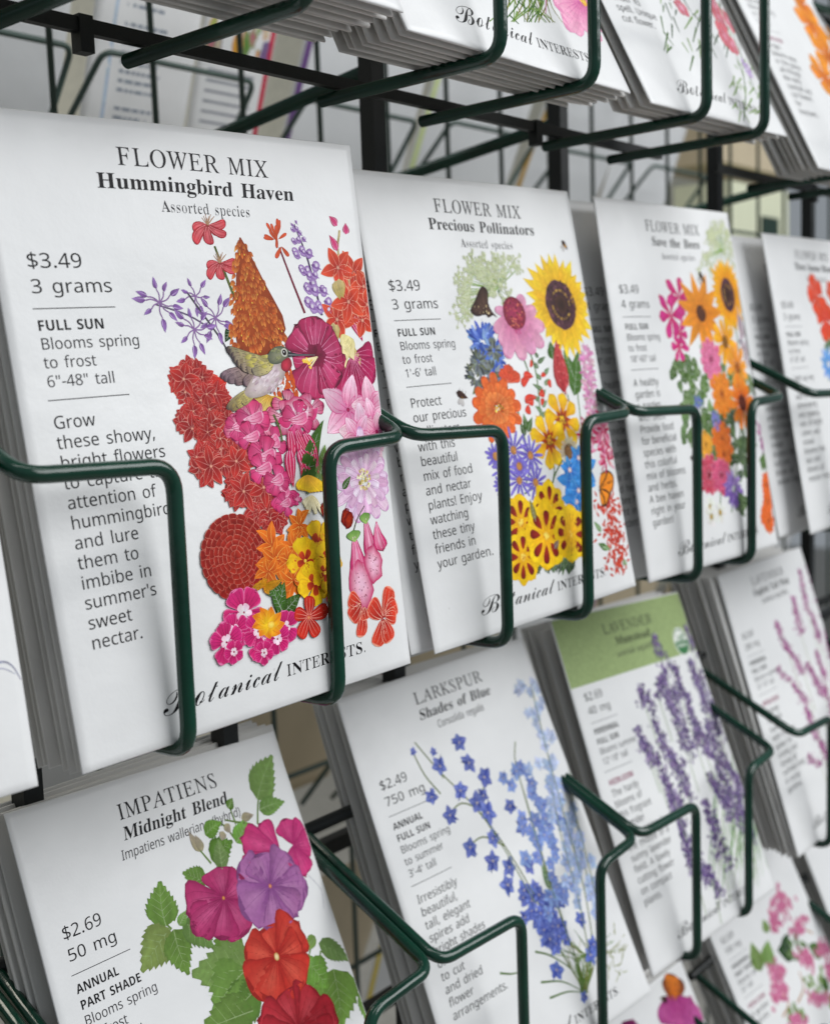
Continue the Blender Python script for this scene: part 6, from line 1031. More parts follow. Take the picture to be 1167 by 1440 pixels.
def art_larkspur(I, sh):
    I.ws = 0.64
    A = sk(sh, 430, 830, 2.3612)
    I.on('flower_illustration')
    for p in ([(350, 495), (430, 590), (530, 690), (640, 830), (740, 1000), (820, 1180), (910, 1330)], [(680, 490), (680, 560), (720, 700), (770, 880), (830, 1080), (915, 1330)], [(740, 300), (785, 500), (840, 720), (900, 960), (940, 1200)], [(340, 520), (380, 600), (430, 660)], [(590, 600), (560, 700), (640, 830)], [(460, 720), (500, 690), (560, 710)], [(520, 830), (570, 800), (640, 830)], [(870, 560), (880, 720), (920, 960)], [(420, 560), (440, 610)]):
        I.line([A(*q) for q in p], .5, .6, hx('#8a9a5a'))
    for i in range(34): b = (905+I.r.uniform(-14, 14), 1330); I.line([A(*b), A(b[0]+I.r.uniform(-60, 40), 1220), A(b[0]+I.r.uniform(-140, 140), 1140+I.r.uniform(-30, 60))], .45, .2, I.r.choice([GRN, LGRN*.8, hx('#a8a860')]))
    for p in ([(740, 1185), (790, 1200), (860, 1250), (900, 1320)], [(625, 1255), (670, 1258), (705, 1240)], [(760, 1290), (830, 1290), (900, 1325)], [(790, 1345), (850, 1325), (905, 1330)]): I.line([A(*q) for q in p], .8, .25, hx('#7a9a5a'))
    for _ in range(24): x, y = I.r.uniform(990, 1050), I.r.uniform(1130, 1300); I.line([A(x, y), A(x+I.r.uniform(-25, 25), y+I.r.uniform(-60, 20))], .35, .25, hx('#a8b060'))
    I.leaf(A(790, 980), A(760, 880), 5, hx('#8aa87a'))
    DB, MB, PB = hx('#3c4a9a'), hx('#6c80c8'), hx('#a8bce0')
    I.on('dark_blue_spike')
    for x, y, r in ((495, 495, 6), (430, 570, 6), (525, 560, 6), (575, 605, 6.5), (495, 650, 6), (410, 525, 3), (345, 525, 2.5), (400, 670, 5), (460, 730, 6), (550, 690, 7), (585, 720, 7), (570, 665, 5), (600, 805, 5.5), (525, 835, 6), (600, 880, 6.5), (655, 900, 6), (650, 960, 6.5), (700, 770, 6), (720, 895, 5.5), (715, 1000, 7), (660, 700, 5.5), (740, 970, 5)): bellflower(I, A(x, y), r, DB, hx('#7683c8'), I.r.uniform(0, 6))
    for _ in range(36): q = I.r.random(); bellflower(I, A(720+110*q+I.r.gauss(0, 26), 980+180*q+I.r.gauss(0, 24)), I.r.uniform(3.5, 6), DB, hx('#6f80cc'), I.r.uniform(0, 6))
    for x, y, r in ((810, 1250, 6), (925, 1200, 6), (935, 1165, 5), (905, 1345, 3.6), (890, 1080, 5)): bellflower(I, A(x, y), r, DB, MB, I.r.uniform(0, 6))
    I.on('mid_blue_spike')
    for _ in range(44): q = I.r.random(); bellflower(I, A(690+140*q+I.r.gauss(0, 34), 560+470*q+I.r.gauss(0, 22)), I.r.uniform(4, 6.2), MB*.85, I.jit(hx('#8ca4d8')), I.r.uniform(0, 6))
    I.on('pale_blue_spike')
    for _ in range(24): q = I.r.random(); bellflower(I, A(738+60*q+I.r.gauss(0, 22), 300+260*q), I.r.uniform(3.5, 5.5), hx('#98aad0'), I.jit(hx('#d3dbee'), .06), I.r.uniform(0, 6))
    for _ in range(46): q = I.r.random(); bellflower(I, A(800+130*q+I.r.gauss(0, 30), 590+450*q+I.r.gauss(0, 22)), I.r.uniform(4, 6.2), hx('#8ea4d2'), I.jit(hx('#bccae6'), .08), I.r.uniform(0, 6))
    stalks(I, A)
def stalks(I, A):
    I.on('flower_illustration')
    for p in ([(690, 600), (740, 780), (790, 960), (850, 1150)], [(745, 320), (790, 520), (845, 740), (905, 980)], [(560, 720), (650, 860), (740, 1020)], [(800, 640), (830, 800), (880, 1000), (920, 1200)], [(850, 600), (900, 800), (945, 1000)]): I.line([A(*q) for q in p], .4, .5, hx('#93a568'))
def lav_spike(I, K, p0, p1, cols, w=2.2, n=40, stem=GRN, tail=None):
    a, b = np.array(K(*p0)), np.array(K(*p1))
    if tail: I.line([b, np.array(K(*tail))], .45, .5, stem)
    I.line([a, b], .3, .4, stem)
    for i in range(n):
        q = I.r.random(); q = math.floor(q*7)/7*.75+q*.25; c = mix(a, b, q)+np.array([I.r.gauss(0, w*.42*(.4+.6*q)), I.r.gauss(0, .5)]); g = I.r.uniform(0, 6.28); l = I.r.uniform(1.1, 2.2)
        I.petal(c, c+np.array([math.cos(g), math.sin(g)])*l, l*.7, I.jit(I.r.choice(cols), .2), I.jit(I.r.choice(cols), .2), None, 'round')
PLC = [hx('#463064'), hx('#654886'), hx('#80689e'), hx('#382450'), hx('#a896b6'), hx('#54586a')]
PKC = [hx('#842c6c'), hx('#a04e8a'), hx('#b878a4'), hx('#682054'), hx('#c89ab8')]
def art_lavender(I, sh):
    A = sk(sh, 750, 800, 2.2494)
    I.on('green_band'); P = []; C = []; F = []
    gc = hx('#9aad76')
    for j in range(21):
        for i in range(71): P.append((.25+(PW-.5)*i/70, .25+27.5*j/20)); C.append(gc)
    for j in range(20):
        for i in range(70): a = j*71+i; F.append((a, a+71, a+72, a+1))
    I.raw(P, C, F)
    for cx in range(0, 132):
        for cy in range(0, 37): I.top[(cx, cy)] = 40
    I.on('flower_illustration')
    for i in range(46): x = 560+I.r.uniform(0, 150); I.line([A(x, 560+I.r.uniform(0, 220)), A(x-20+I.r.uniform(-30, 60), 960+I.r.uniform(-60, 50))], .55, .3, I.r.choice([LGRN, hx('#a9cf96'), hx('#86b574')]))
    I.line([A(545, 970), A(580, 1030), A(572, 1065)], .4, .3, hx('#8a9a5a'))
    I.on('lavender_spike')
    for p0, p1, n in (((375, 210), (400, 290), 40), ((330, 360), (345, 425), 50), ((320, 490), (345, 560), 45), ((340, 540), (370, 610), 40), ((400, 300), (420, 430), 80), ((390, 330), (385, 400), 60), ((440, 300), (460, 400), 70), ((490, 280), (520, 360), 70), ((520, 350), (540, 450), 70), ((430, 420), (470, 560), 90), ((370, 470), (430, 620), 80), ((480, 420), (520, 520), 70), ((560, 400), (580, 520), 60), ((410, 690), (440, 770), 70), ((420, 560), (470, 700), 80), ((450, 800), (500, 960), 150), ((530, 930), (555, 990), 60), ((540, 560), (590, 600), 60), ((545, 640), (600, 740), 80), ((600, 600), (650, 700), 80), ((530, 720), (580, 920), 110), ((630, 700), (660, 830), 90), ((400, 640), (430, 720), 50), ((540, 470), (560, 560), 50), ((500, 460), (510, 560), 50), ((480, 180), (500, 250), 40), ((570, 620), (620, 700), 60), ((590, 690), (610, 790), 60)):
        lav_spike(I, A, (p0[0]+I.r.uniform(18, 40), p0[1]+I.r.uniform(20, 70)), (p1[0]+I.r.uniform(18, 40), p1[1]+I.r.uniform(10, 50)), PLC, 5.0, n, hx('#8aa070'))
        lav_spike(I, A, p0, p1, PLC, 6.2, int(n*2.2), hx('#8aa070'), (p1[0]+40, p1[1]+130))
    I.on('round_seal')
    c = A(463, 222); I.blob(c, 6.6, 6.6, hx('#e8ebe4'), hx('#e8ebe4'), n=30); I.blob(c, 6.0, 6.0, hx('#3f7a4c'), hx('#3f7a4c'), n=30); I.shape([(c[0]-5.4, c[1]-.2), (c[0]-4, c[1]-4), (c[0], c[1]-5.5), (c[0]+4, c[1]-4), (c[0]+5.4, c[1]-.2)], hx('#e8ebe4'), hx('#e8ebe4'))
    I.text('B', 'USDA', c[0], c[1]-1.0, 2.1, hx('#3f7a4c'), 6.4, 'C'); I.text('B', 'ORGANIC', c[0], c[1]+2.4, 1.7, hx('#e8ebe4'), 8.4, 'C')
def art_pinklav(I, sh):
    A = sk(sh, 880, 780, 3.791)
    I.on('lavender_spike')
    for p0, p1, n in (((790, 360), (850, 520), 70), ((840, 480), (930, 640), 90), ((880, 230), (920, 440), 120), ((920, 90), (960, 330), 100), ((960, 60), (1030, 260), 100), ((1010, 150), (1060, 380), 100), ((980, 320), (1030, 480), 90), ((800, 610), (960, 800), 100), ((950, 590), (1040, 760), 140), ((940, 820), (1000, 990), 100), ((1010, 1000), (1070, 1120), 90), ((1040, 700), (1085, 860), 80), ((1060, 400), (1088, 560), 80), ((1000, 520), (1050, 680), 90), ((950, 1080), (1020, 1130), 40)): lav_spike(I, A, p0, p1, PKC, 6.5, int(n*1.7), hx('#a8b088'), (p1[0]+60, p1[1]+200))
    I.on('flower_illustration')
    for i in range(20): x = 1040+I.r.uniform(0, 50); I.line([A(x, 900), A(x+40, 1380)], .5, .4, LGRN)
def art_bleeding(I, sh):
    I.ws = 0.8
    A = sk(sh, 880, 1160, 4.066)
    I.on('flower_illustration')
    for b, t, w_, c in (((760, 840), (705, 670), 15, LGRN), ((800, 820), (800, 660), 15, LGRN), ((930, 730), (850, 720), 14, DGRN), ((890, 730), (910, 620), 10, DGRN), ((1110, 740), (1030, 690), 12, GRN), ((1150, 920), (1090, 900), 10, GRN), ((800, 620), (770, 540), 9, LGRN), ((1150, 1050), (1190, 960), 10, LGRN)): I.leaf(A(*b), A(*t), w_, c)
    for p in ([(880, 1100), (910, 1020), (850, 930)], [(960, 1020), (995, 930), (970, 840)], [(1060, 620), (1020, 600)]): I.line([A(*q) for q in p], 1.3, .9, hx('#d8b08a'))
    leafy(I, A, 960, 700, 14, 60, GRN, 5); leafy(I, A, 1060, 900, 14, 60, LGRN, 5); leafy(I, A, 960, 1080, 12, 60, LGRN, 5)
    I.on('pink_flower_cluster')
    for cx, cy, rx, ry, n in ((880, 450, 60, 70, 60), (840, 560, 35, 60, 40), (980, 580, 45, 50, 40), (1030, 770, 60, 60, 55), (1130, 700, 45, 60, 40), (850, 830, 45, 50, 40), (860, 960, 45, 90, 60), (1080, 1000, 60, 45, 45), (1160, 820, 30, 60, 30), (960, 1120, 50, 40, 40), (1180, 560, 50, 60, 40)):
        for _ in range(n):
            x, y = cx+I.r.gauss(0, rx*.5), cy+I.r.gauss(0, ry*.5); I.bloom(A(x, y), 4, 2.3, 2.0, hx('#a83a6c'), I.jit(hx('#d487a6')), hx('#e8a0bc') if I.r.random() < .3 else None, 'round', rot=I.r.uniform(0, 6))
def art_butterfly(I, sh):
    I.ws = 0.85
    A = sk(sh, 880, 1160, 4.066)
    I.on('echinacea_flower')
    for i in range(11): I.petal(A(285, 985), A(180+i*26, 1160+abs(i-5)*-8), 11, hx('#9a2a70'), I.jit(hx('#c05a9a')), hx('#8a2464'), 'strap', 0, hx('#d890b8'), 2)
    for i in range(60): p = np.array(A(I.r.uniform(215, 380), I.r.uniform(975, 1010))); I.petal(p, p+np.array([I.r.uniform(-2, 2), I.r.uniform(1, 4)]), 1.6, hx('#8a2464'), hx('#c05a9a'), None, 'leaf')
    I.on('butterfly')
    I.petal(A(270, 1005), A(265, 850), 19, hx('#c8651c'), hx('#d87a2a'), hx('#3a221a'), 'round', 0, hx('#5a2c14'), 4)
    I.petal(A(262, 1005), A(215, 880), 9, hx('#a8511c'), hx('#7a4424'), hx('#2a1a14'), 'round', 0, hx('#3a2014'), 3); I.petal(A(280, 1000), A(325, 890), 10, hx('#a8511c'), hx('#7a4424'), hx('#2a1a14'), 'round', 0, hx('#3a2014'), 3)
    I.petal(A(235, 1005), A(190, 990), 4, DBRN, BRN, DBRN, 'leaf')
    I.on('flower_illustration'); I.petal(A(30, 1200), A(35, 1110), 18, hx('#8a2464'), hx('#a83a80'), hx('#6a1a50'), 'leaf')
def art_cosmos(I, sh):
    A = sk(sh, 480, 0, 1.6987)
    I.on('flower_illustration')
    for i in range(26): b = (430+I.r.uniform(-30, 60), -60+I.r.uniform(-20, 20)); I.line([A(*b), A(b[0]+I.r.uniform(-30, 30), 10), A(b[0]+I.r.uniform(-70, 40), 60)], .7, .3, I.r.choice([GRN, LGRN, hx('#a8a850')]))
    for i in range(30): x, y = I.r.uniform(385, 500), I.r.uniform(-60, 60); I.line([A(x, y), A(x+I.r.uniform(-25, 25), y+I.r.uniform(-30, 30))], .7, .35, I.r.choice([GRN, LGRN]))
    I.on('cosmos')
    for t, w_ in (((500, 20), 13), ((530, 75), 14), ((600, 105), 15), ((640, 70), 14), ((630, 10), 14), ((520, -40), 14), ((600, -60), 14)): I.petal(A(570, 5), A(*t), w_, hx('#d86aa0'), hx('#f0b4cc'), hx('#e08ab4'), 'fan', 0, hx('#c8609a'), 5)
    I.blob(A(572, 0), 2.6, None, YEL2, GOLD); I.dots(A(572, 0), 2.6, 2.6, 24, .4, [GOLD, YEL2, hx('#b87a1a')])
    for p in ((480, 10), (505, -10)): I.line([A(p[0], p[1]-40), A(p[0], p[1]+30)], .6, .3, hx('#c87aa8'))
def art_mixed(I, sh):
    I.ws = 0.85
    A = sk(sh, 480, 0, 1.6987)
    I.on('flower_illustration'); 
    for i in range(90): x = I.r.uniform(745, 960); y = I.r.uniform(-120, 150)+(x-800)*.25; I.line([A(x, y), A(x+I.r.uniform(-25, 25), y+I.r.uniform(10, 45))], .9, .4, I.r.choice([GRN, LGRN, DGRN]))
    for p in ([(935, 140), (955, 200), (960, 290)], [(930, 80), (975, 200), (1010, 260)]): I.line([A(*q) for q in p], .8, .6, GRN)
    for i in range(40): x, y = I.r.uniform(925, 1010), I.r.uniform(140, 270); I.line([A(x, y), A(x+I.r.uniform(-20, 20), y+I.r.uniform(5, 28))], .9, .4, LGRN)
    I.on('red_flower')
    for x, y, r in ((890, 50, 8), (905, 95, 9), (880, 20, 7), (925, 110, 6), (800, 25, 5), (920, 50, 7)): ruffle(I, A(x, y), r, hx('#a82a3c'), hx('#d8707a'), hx('#b04050'), I.r.uniform(0, 6), vein=LPINK)
    spiky(I, A(965, 165), 6, 40, [LILAC, LAV, hx('#b8a8c8')])
def art_orange(I, sh):
    A = sk(sh, 480, 0, 1.6987)
    I.on('orange_flower')
    for x, y, r in ((1120, 60, 16), (1160, 140, 17), (1175, 40, 14), (1150, 190, 14), (1100, 10, 12), (1190, 110, 14)): ruffle(I, A(x, y), r, hx('#c8601a'), hx('#ee9a24'), hx('#c87a1a'), I.r.uniform(0, 6), 6, w=.8, vein=hx('#8a3a10'))
def art_pale_curve(I, sh):
    A = sk(sh, 0, 560, 2.4)
    I.on('flower_illustration'); I.line([A(-60, 920), A(0, 890), A(40, 905), A(70, 950)], .6, .2, hx('#c8c8d8'))
    I.line([A(-40, 935), A(0, 912), A(50, 930)], .3, .15, hx('#d0d0e0'))
def art_edge_leaf(I, sh):
    A = sk(sh, 0, 1000, 1.945); I.on('flower_illustration')
    for b, t, w_ in (((-60, 830), (12, 800), 14), ((-50, 870), (14, 850), 12), ((-40, 760), (-10, 790), 10)): I.leaf(A(*b), A(*t), w_, GRN)
# ------------------------------------------------------------------ shop behind and below (setting)
def box_bm(x0, x1, y0, y1, z0, z1):
    V = [(x, y, z) for x in (x0, x1) for y in (y0, y1) for z in (z0, z1)]
    return V, [(0, 1, 3, 2), (4, 6, 7, 5), (0, 4, 5, 1), (2, 3, 7, 6), (0, 2, 6, 4), (1, 5, 7, 3)]
V, F = box_bm(-6, 8, -5, 5, -1.30, -1.25)
tag(mesh_obj('floor', V, F, M_FLOOR), kind='structure')
V, F = box_bm(-6, 8, 3.2, 3.3, -1.25, 1.9)
tag(mesh_obj('wall', V, F, M_CREAM), 'cream shop wall far behind the wire rack', 'wall', kind='structure')

# ------------------------------------------------------------------ wire work
def fillet(pts, r):
    pts = [np.array(p, float) for p in pts]; out = [pts[0]]
    for i in range(1, len(pts)-1):
        a, b, c = pts[i-1:i+2]; d1 = a-b; d2 = c-b; l1, l2 = np.linalg.norm(d1), np.linalg.norm(d2); d1, d2 = d1/l1, d2/l2
        ang = math.acos(max(-1, min(1, float(d1@d2))))
        rr = min(r/math.tan(ang/2) if ang > .05 else 0, l1*.48, l2*.48)
        p, q = b+d1*rr, b+d2*rr
        for k in range(8):
            t = k/7; out.append((1-t)**2*p+2*(1-t)*t*b+t*t*q)
    out.append(pts[-1]); return out
def tube(pts, rad, n=14, cap=True):
    pts = [np.array(p, float) for p in pts]; V = []; F = []; N = None; m_ = len(pts)
    for i, p in enumerate(pts):
        t = pts[min(i+1, m_-1)]-pts[max(i-1, 0)]; t = t/np.linalg.norm(t)
        if N is None:
            N = np.cross(t, [0, 0, 1.0] if abs(t[2]) < .9 else [1.0, 0, 0])
        N = N-t*(N@t); N = N/np.linalg.norm(N); B = np.cross(t, N)
        for k in range(n):
            a = 6.28318*k/n; V.append(p+rad*(math.cos(a)*N+math.sin(a)*B))
    for i in range(m_-1):
        for k in range(n): F.append((i*n+k, i*n+(k+1) % n, (i+1)*n+(k+1) % n, (i+1)*n+k))
    if cap:
        for e, s_ in ((0, -1), (m_-1, 1)):
            t = pts[1]-pts[0] if e == 0 else pts[-1]-pts[-2]; t = t/np.linalg.norm(t)*s_
            b = len(V)
            for k in range(n): V.append((V[e*n+k]-pts[e])*.6+pts[e]+t*rad*.35)
            c = len(V); V.append(pts[e]+t*rad*.42)
            for k in range(n):
                k2 = (k+1) % n; F.append((e*n+k, b+k, b+k2, e*n+k2)); F.append((b+k, c, b+k2))
    return V, F
def merge(parts):
    V = []; F = []
    for v, f in parts:
        n = len(V); V += list(v); F += [tuple(i+n for i in q) for q in f]
    return V, F
def wire(name, pts, rad, mat, parent, fr=0.0065, n=14):
    V, F = tube(fillet(pts, fr) if len(pts) > 2 else pts, rad, n); return mesh_obj(name, V, F, mat, parent, smooth=True)
WR = 0.00185
ROWS = {   # wire plane, height of the front bend, foot height, rear bar depth/height
 0: dict(y=-.0262, zt=.1614+.0625, zb=.1592, L=[.0130, .1240, .2405], R=[.0545, .1700, .2862], CL=[-.043, .0795, .196], CR=[.0765, .1935, .311]),
 1: dict(y=-.0070, zt=.0625, zb=-.0021, L=[-.0970, .0250, .1468, .2697], R=[-.0490, .0734, .1922, .3165], CL=[-.1390, -.0118, .1067, .2260], CR=[-.0165, .1033, .2225, .3495]),
 2: dict(y=.0030, zt=-.0950, zb=-.1611, L=[-.0805, .0415, .1638, .2858], R=[-.0320, .0900, .2125, .3345], CL=[-.1225, .0120, .1228, .2425], CR=[.0078, .1188, .2394, .3630]),
 3: dict(y=.0060, zt=-.2560, zb=-.3215, L=[.0440, .1660, .2880], R=[.0920, .2150, .3365], CL=[.0020, .1250, .2450], CR=[.1210, .2420, .3650]),
}
BAYB = {0: (.3865, [0, .1225]), 1: (.3971, [0, .1225]), 2: (.4065, [0, .1225]), 3: (.410, [0, .1225])}
YB, YT = .031, .057      # depth of the lower and upper support bars
def pocket(row, xl, xr, cl, cr, parent, y, zt, zb):
    for xc, xv in ((cl, xl), (cr, xr)):
        rise = (YT-y)*.50
        wire('pocket_wire', [(xc, YT, zt+rise), (xc, y+.001, zt), (xv, y, zt-.001), (xv, y, zb), (xv+.0004, YB+.007, zb-.001)], WR, M_WIRE, parent)
def shelf(row, pockets, y, zt, zb, x0, x1, label):
    t = empty('wire_pocket_row', ((x0+x1)/2, YB, zb)); tag(t, label, 'wire shelf', 'wire pocket rows of the display rack')
    bpy.context.view_layer.update()
    off = np.array(t.location)
    objs = []
    for p in pockets: pocket(row, *p, t, y, zt, zb)
    hz = .0021
    V, F = box_bm(x0, x1, YB-.0012, YB+.0012, zb+WR*.6, zb+WR*.6+.0034); mesh_obj('support_bar', V, F, M_BLACK, t)
    zr = zt+(YT-y)*.50
    V, F = tube([(x0, YT+.002, zr+.001), (x1, YT+.002, zr+.001)], .0022); mesh_obj('support_bar', V, F, M_BLACK, t, smooth=True)
    for hk in (x0+.11, x1-.09):
        V, F = box_bm(hk-.0019, hk+.0019, YB-.0018, YB+.0018, zb-.0034, zb+WR*.6+.004); mesh_obj('hook_tab', V, F, M_BLACK, t)
    for c in t.children: c.matrix_parent_inverse = Matrix.Translation(-t.location)
    return t
NAMES = {0: 'topmost green wire pocket row above the hummingbird packet', 1: 'green wire pocket row holding the flower mix packets', 2: 'green wire pocket row holding impatiens, larkspur and lavender packets', 3: 'lowest green wire pocket row below the lavender packet'}
NAMEB = {0: 'green wire pocket row end holding the orange flower packet', 1: 'right-hand green wire pocket row holding the poppy packet', 2: 'right-hand green wire pocket row holding the pink lavender packet', 3: 'right-hand green wire pocket row holding the pink cluster flower packet'}
for r_, d in ROWS.items():
    shelf(r_, list(zip(d['L'], d['R'], d['CL'], d['CR'])), d['y'], d['zt'], d['zb'], min(d['CL'])-.03, max(d['CR'])+.004, NAMES[r_])
    b0, ks = BAYB[r_]; o_ = {0: .0275, 1: .0257, 2: .0215, 3: .022}[r_]
    shelf(r_, [(b0+k+o_, b0+k+o_+.048, b0+k-.017, b0+k+.1035) for k in ks], d['y'], d['zt'], d['zb'], b0-.021, b0+.30, NAMEB[r_])

rack = empty('rack_frame', (.2, .06, -1.25)); tag(rack, 'black and green steel frame of posts and grid carrying the wire pockets', 'display rack')
def rpart(name, VF, mat, smooth=False):
    o = mesh_obj(name, VF[0], VF[1], mat, rack, smooth); o.matrix_parent_inverse = Matrix.Translation(-Vector((.2, .06, -1.25))); return o
for x, top in ((.028, .06), (.0963, .06), (.1759, .36), (.2902, .36), (.432, .36), (.550, .36), (.67, .36)):
    rpart('post', box_bm(x-.0029, x+.0029, .0605, .0665, -1.25, top), M_BLACK)
for x, dz in ((.178, 0), (.290, -.004), (.5445, -.0035)):
    rpart('brace', tube([(x, .0665, .180+dz), (x+.0015, .198, .1625+dz)], .0026), M_WIRE, True)
GY = .2
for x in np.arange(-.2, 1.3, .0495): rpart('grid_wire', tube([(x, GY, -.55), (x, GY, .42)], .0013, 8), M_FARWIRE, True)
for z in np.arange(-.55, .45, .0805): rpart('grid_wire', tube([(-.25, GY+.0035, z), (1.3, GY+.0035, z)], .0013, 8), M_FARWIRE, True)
for z in (-.33, -.26, -.175, -.1, -.02, .06): rpart('crossbar', box_bm(-.25, 1.3, .100, .1045, z-.003, z+.003), M_BLACK)
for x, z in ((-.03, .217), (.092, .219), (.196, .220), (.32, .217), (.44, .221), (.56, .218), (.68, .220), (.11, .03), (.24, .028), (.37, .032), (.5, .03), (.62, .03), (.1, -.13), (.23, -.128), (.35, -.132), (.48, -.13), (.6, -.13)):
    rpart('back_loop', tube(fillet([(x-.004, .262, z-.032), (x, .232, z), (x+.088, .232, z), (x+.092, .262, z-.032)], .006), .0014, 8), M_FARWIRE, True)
# ------------------------------------------------------------------ the packets in the pockets
def quad(x, y, z, th, yaw=-.04, roll=0.0):
    th = math.radians(th); B = np.array([x, y, z]); u = np.array([math.cos(yaw), math.sin(yaw), roll]); v = np.array([0, math.sin(th), math.cos(th)])
    W_, H_ = PW/1000, PH/1000; v = v-u*(u@v)
    return [B+H_*v, B+W_*u+H_*v, B+W_*u, B]
def Q(*a): return [np.array(p)/1000.0 for p in a]
ORD = ['second', 'third', 'fourth', 'fifth', 'sixth', 'seventh', 'eighth', 'ninth', 'tenth', 'eleventh', 'twelfth']
STOCK = [packet_mesh('seed_packet', Sheet([np.array(p) for p in ((0, 0, .14), (.1032, 0, .14), (.1032, 0, 0), (0, 0, 0))], seed=50+i, puff=1.0), M_STACK_SHADED, edge=.9, back=.7, nu=14, nv=18) for i in range(3)]
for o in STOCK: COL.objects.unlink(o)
PACKETS = {}
def stack(front, q, n, step, short, group, rise=.35, second=None, seed=1, mat=None):
    """more of the same packet waiting behind the front one"""
    r = random.Random(seed)
    u = q[2]-q[3]; u = u/np.linalg.norm(u); v = q[0]-q[3]; v = v-u*(u@v); v = v/np.linalg.norm(v); nn = np.cross(v, u); nn = nn if nn[1] > 0 else -nn
    rise = abs(float(v[1]))/math.hypot(v[1], v[2])/max(.2, abs(float(v[2]))) if rise is None else rise
    d0 = max(0.0, max(float((p-q[3])@nn) for p in q))
    for k in range(1, n+1):
        o = STOCK[r.randrange(3)].copy() if not (second and k == 1) else None
        dx, dv = r.uniform(-.0016, .0010), rise*step*k+r.uniform(-.0012, .0002)
        dn = d0+step*k+r.uniform(-.0003, .0003)
        rot = r.uniform(-.008, .008)
        if o is None:
            o = front.copy(); COL.objects.link(o); dx, dn = second[0], d0+second[1]
            o.location = Vector(front.location)+Vector(u*dx+nn*dn+v*.001)
            def cp(src, par):
                for ch in src.children:
                    c = ch.copy(); COL.objects.link(c); c.parent = par; cp(ch, c)
            cp(front, o)
            for c in o.children: pass
        else:
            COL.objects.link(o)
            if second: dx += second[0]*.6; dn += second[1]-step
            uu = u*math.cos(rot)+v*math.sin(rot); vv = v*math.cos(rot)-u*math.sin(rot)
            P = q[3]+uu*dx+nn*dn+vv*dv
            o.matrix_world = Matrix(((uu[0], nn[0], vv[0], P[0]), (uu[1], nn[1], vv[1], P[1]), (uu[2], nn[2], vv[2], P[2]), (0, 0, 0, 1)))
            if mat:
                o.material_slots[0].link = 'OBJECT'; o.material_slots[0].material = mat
        tag(o, ORD[k-1]+' packet of the stack '+short, 'seed packet', group)
def packet(key, q, art, text, label, short, n=3, step=.0027, seed=1, rise=.35, second=None, puff=2.0, press=(), kraft=None):
    sh = Sheet(q, seed=seed, puff=puff, press=press)
    o = packet_mesh('seed_packet', sh, M_PAPER); PACKETS[key] = o
    tag(o, label, 'seed packet', 'seed packets in the wire pockets')
    I = Print(sh, seed=seed*7+1, step=2e-7)
    if art is art_lavender: art(I, sh); text and front_text(I, text)
    else:
        if text: front_text(I, text)
        if art: art(I, sh)
    I.build(o)
    stack(o, q, n, step, short, 'stacked seed packets behind the front ones', rise, second, seed+100)
    return o
FM = dict(title='FLOWER MIX', species='Assorted species', rsp=1, price='$3.49', bold=['FULL SUN'])
T1 = dict(FM, sub='Hummingbird Haven', sw=56, amount='3 grams', bloom=['Blooms spring', 'to frost', '6"\u201348" tall'], blurb=['Grow', 'these showy,', 'bright flowers', 'to capture the', 'attention of', 'hummingbirds', 'and lure', 'them to', 'imbibe in', 'summer\u2019s', 'sweet', 'nectar.'], dy=0)
T2 = dict(FM, sub='Precious Pollinators', sw=52, amount='3 grams', bloom=['Blooms spring', 'to frost', '1\'\u20136\' tall'], blurb=['Protect', 'our precious', 'pollinators', 'with this', 'beautiful', 'mix of food', 'and nectar', 'plants! Enjoy', 'watching', 'these tiny', 'friends in', 'your garden.'], dy=1.2)
T3 = dict(FM, sub='Save the Bees', sw=38, tw=43, amount='4 grams', bloom=['Blooms spring', 'to frost', '18"\u201360" tall'], blurb=['A healthy', 'garden is', 'a garden', 'with bees.', 'Provide food', 'for beneficial', 'species with', 'this colorful', 'mix of blooms', 'and herbs.', 'A bee haven', 'right in your', 'garden!'], dy=1.0)
T4 = dict(FM, sub='Three Season Bloom', sw=50, amount='3 grams', bloom=['Blooms spring', 'to frost', '6"\u201336" tall'], blurb=['Light up any', 'spot', 'with a', 'shimmering', 'and glowing', 'mix of bright', 'colors and', 'mixed', 'blooms that', 'last and', 'bloom all', 'season long.'], dy=1.0)
T5 = dict(title='IMPATIENS', sub='Midnight Blend', ssh=.2, species='Impatiens walleriana (hybrid)', sps=.18, spw=47, tw=39, sw=41, price='$2.69', amount='50 mg', aw=16, bold=['ANNUAL', 'PART SHADE'], bloom=['Blooms spring', 'to frost', '8"\u201312" tall'], blurb=['A blend of', 'jewel tones'], dy=0)
T6 = dict(title='LARKSPUR', sub='Shades of Blue', ssh=.2, species='Consolida regalis', sps=.18, spw=26, tw=38, sw=40, price='$2.49', amount='750 mg', bold=['ANNUAL', 'FULL SUN'], bloom=['Blooms spring', 'to summer', '3\'\u20134\' tall'], blurb=['Irresistibly', 'beautiful,', 'tall, elegant', 'spires add', 'bright shades', 'of blue', 'to cut', 'and dried', 'flower', 'arrangements.'], bsh=.1, dy=-1)
T7 = dict(title='LAVENDER', sub='Munstead', species='Lavandula angustifolia', sps=.18, spw=32, tw=40, sw=28, ssh=.15, price='$2.69', amount='40 mg', aw=16, bold=['PERENNIAL', 'FULL SUN'], bloom=['Blooms summer', '12"\u201318" tall'], heir='HEIRLOOM', blurb=['The hardy', 'blooms of', 'this fragrant', 'lavender', 'are stunning in', 'the middle of a', 'sunny lavender', 'field. A lovely', 'cutting flower', 'on compact', 'plants.'], dy=0)
T8 = dict(T7, sub='English Tall Pink', sw=44, amount='200 mg', blurb=['A lovely', 'tall pink', 'lavender', 'with fragrant', 'spikes for', 'cutting and', 'drying all', 'summer long', 'in sunny', 'gardens.'])
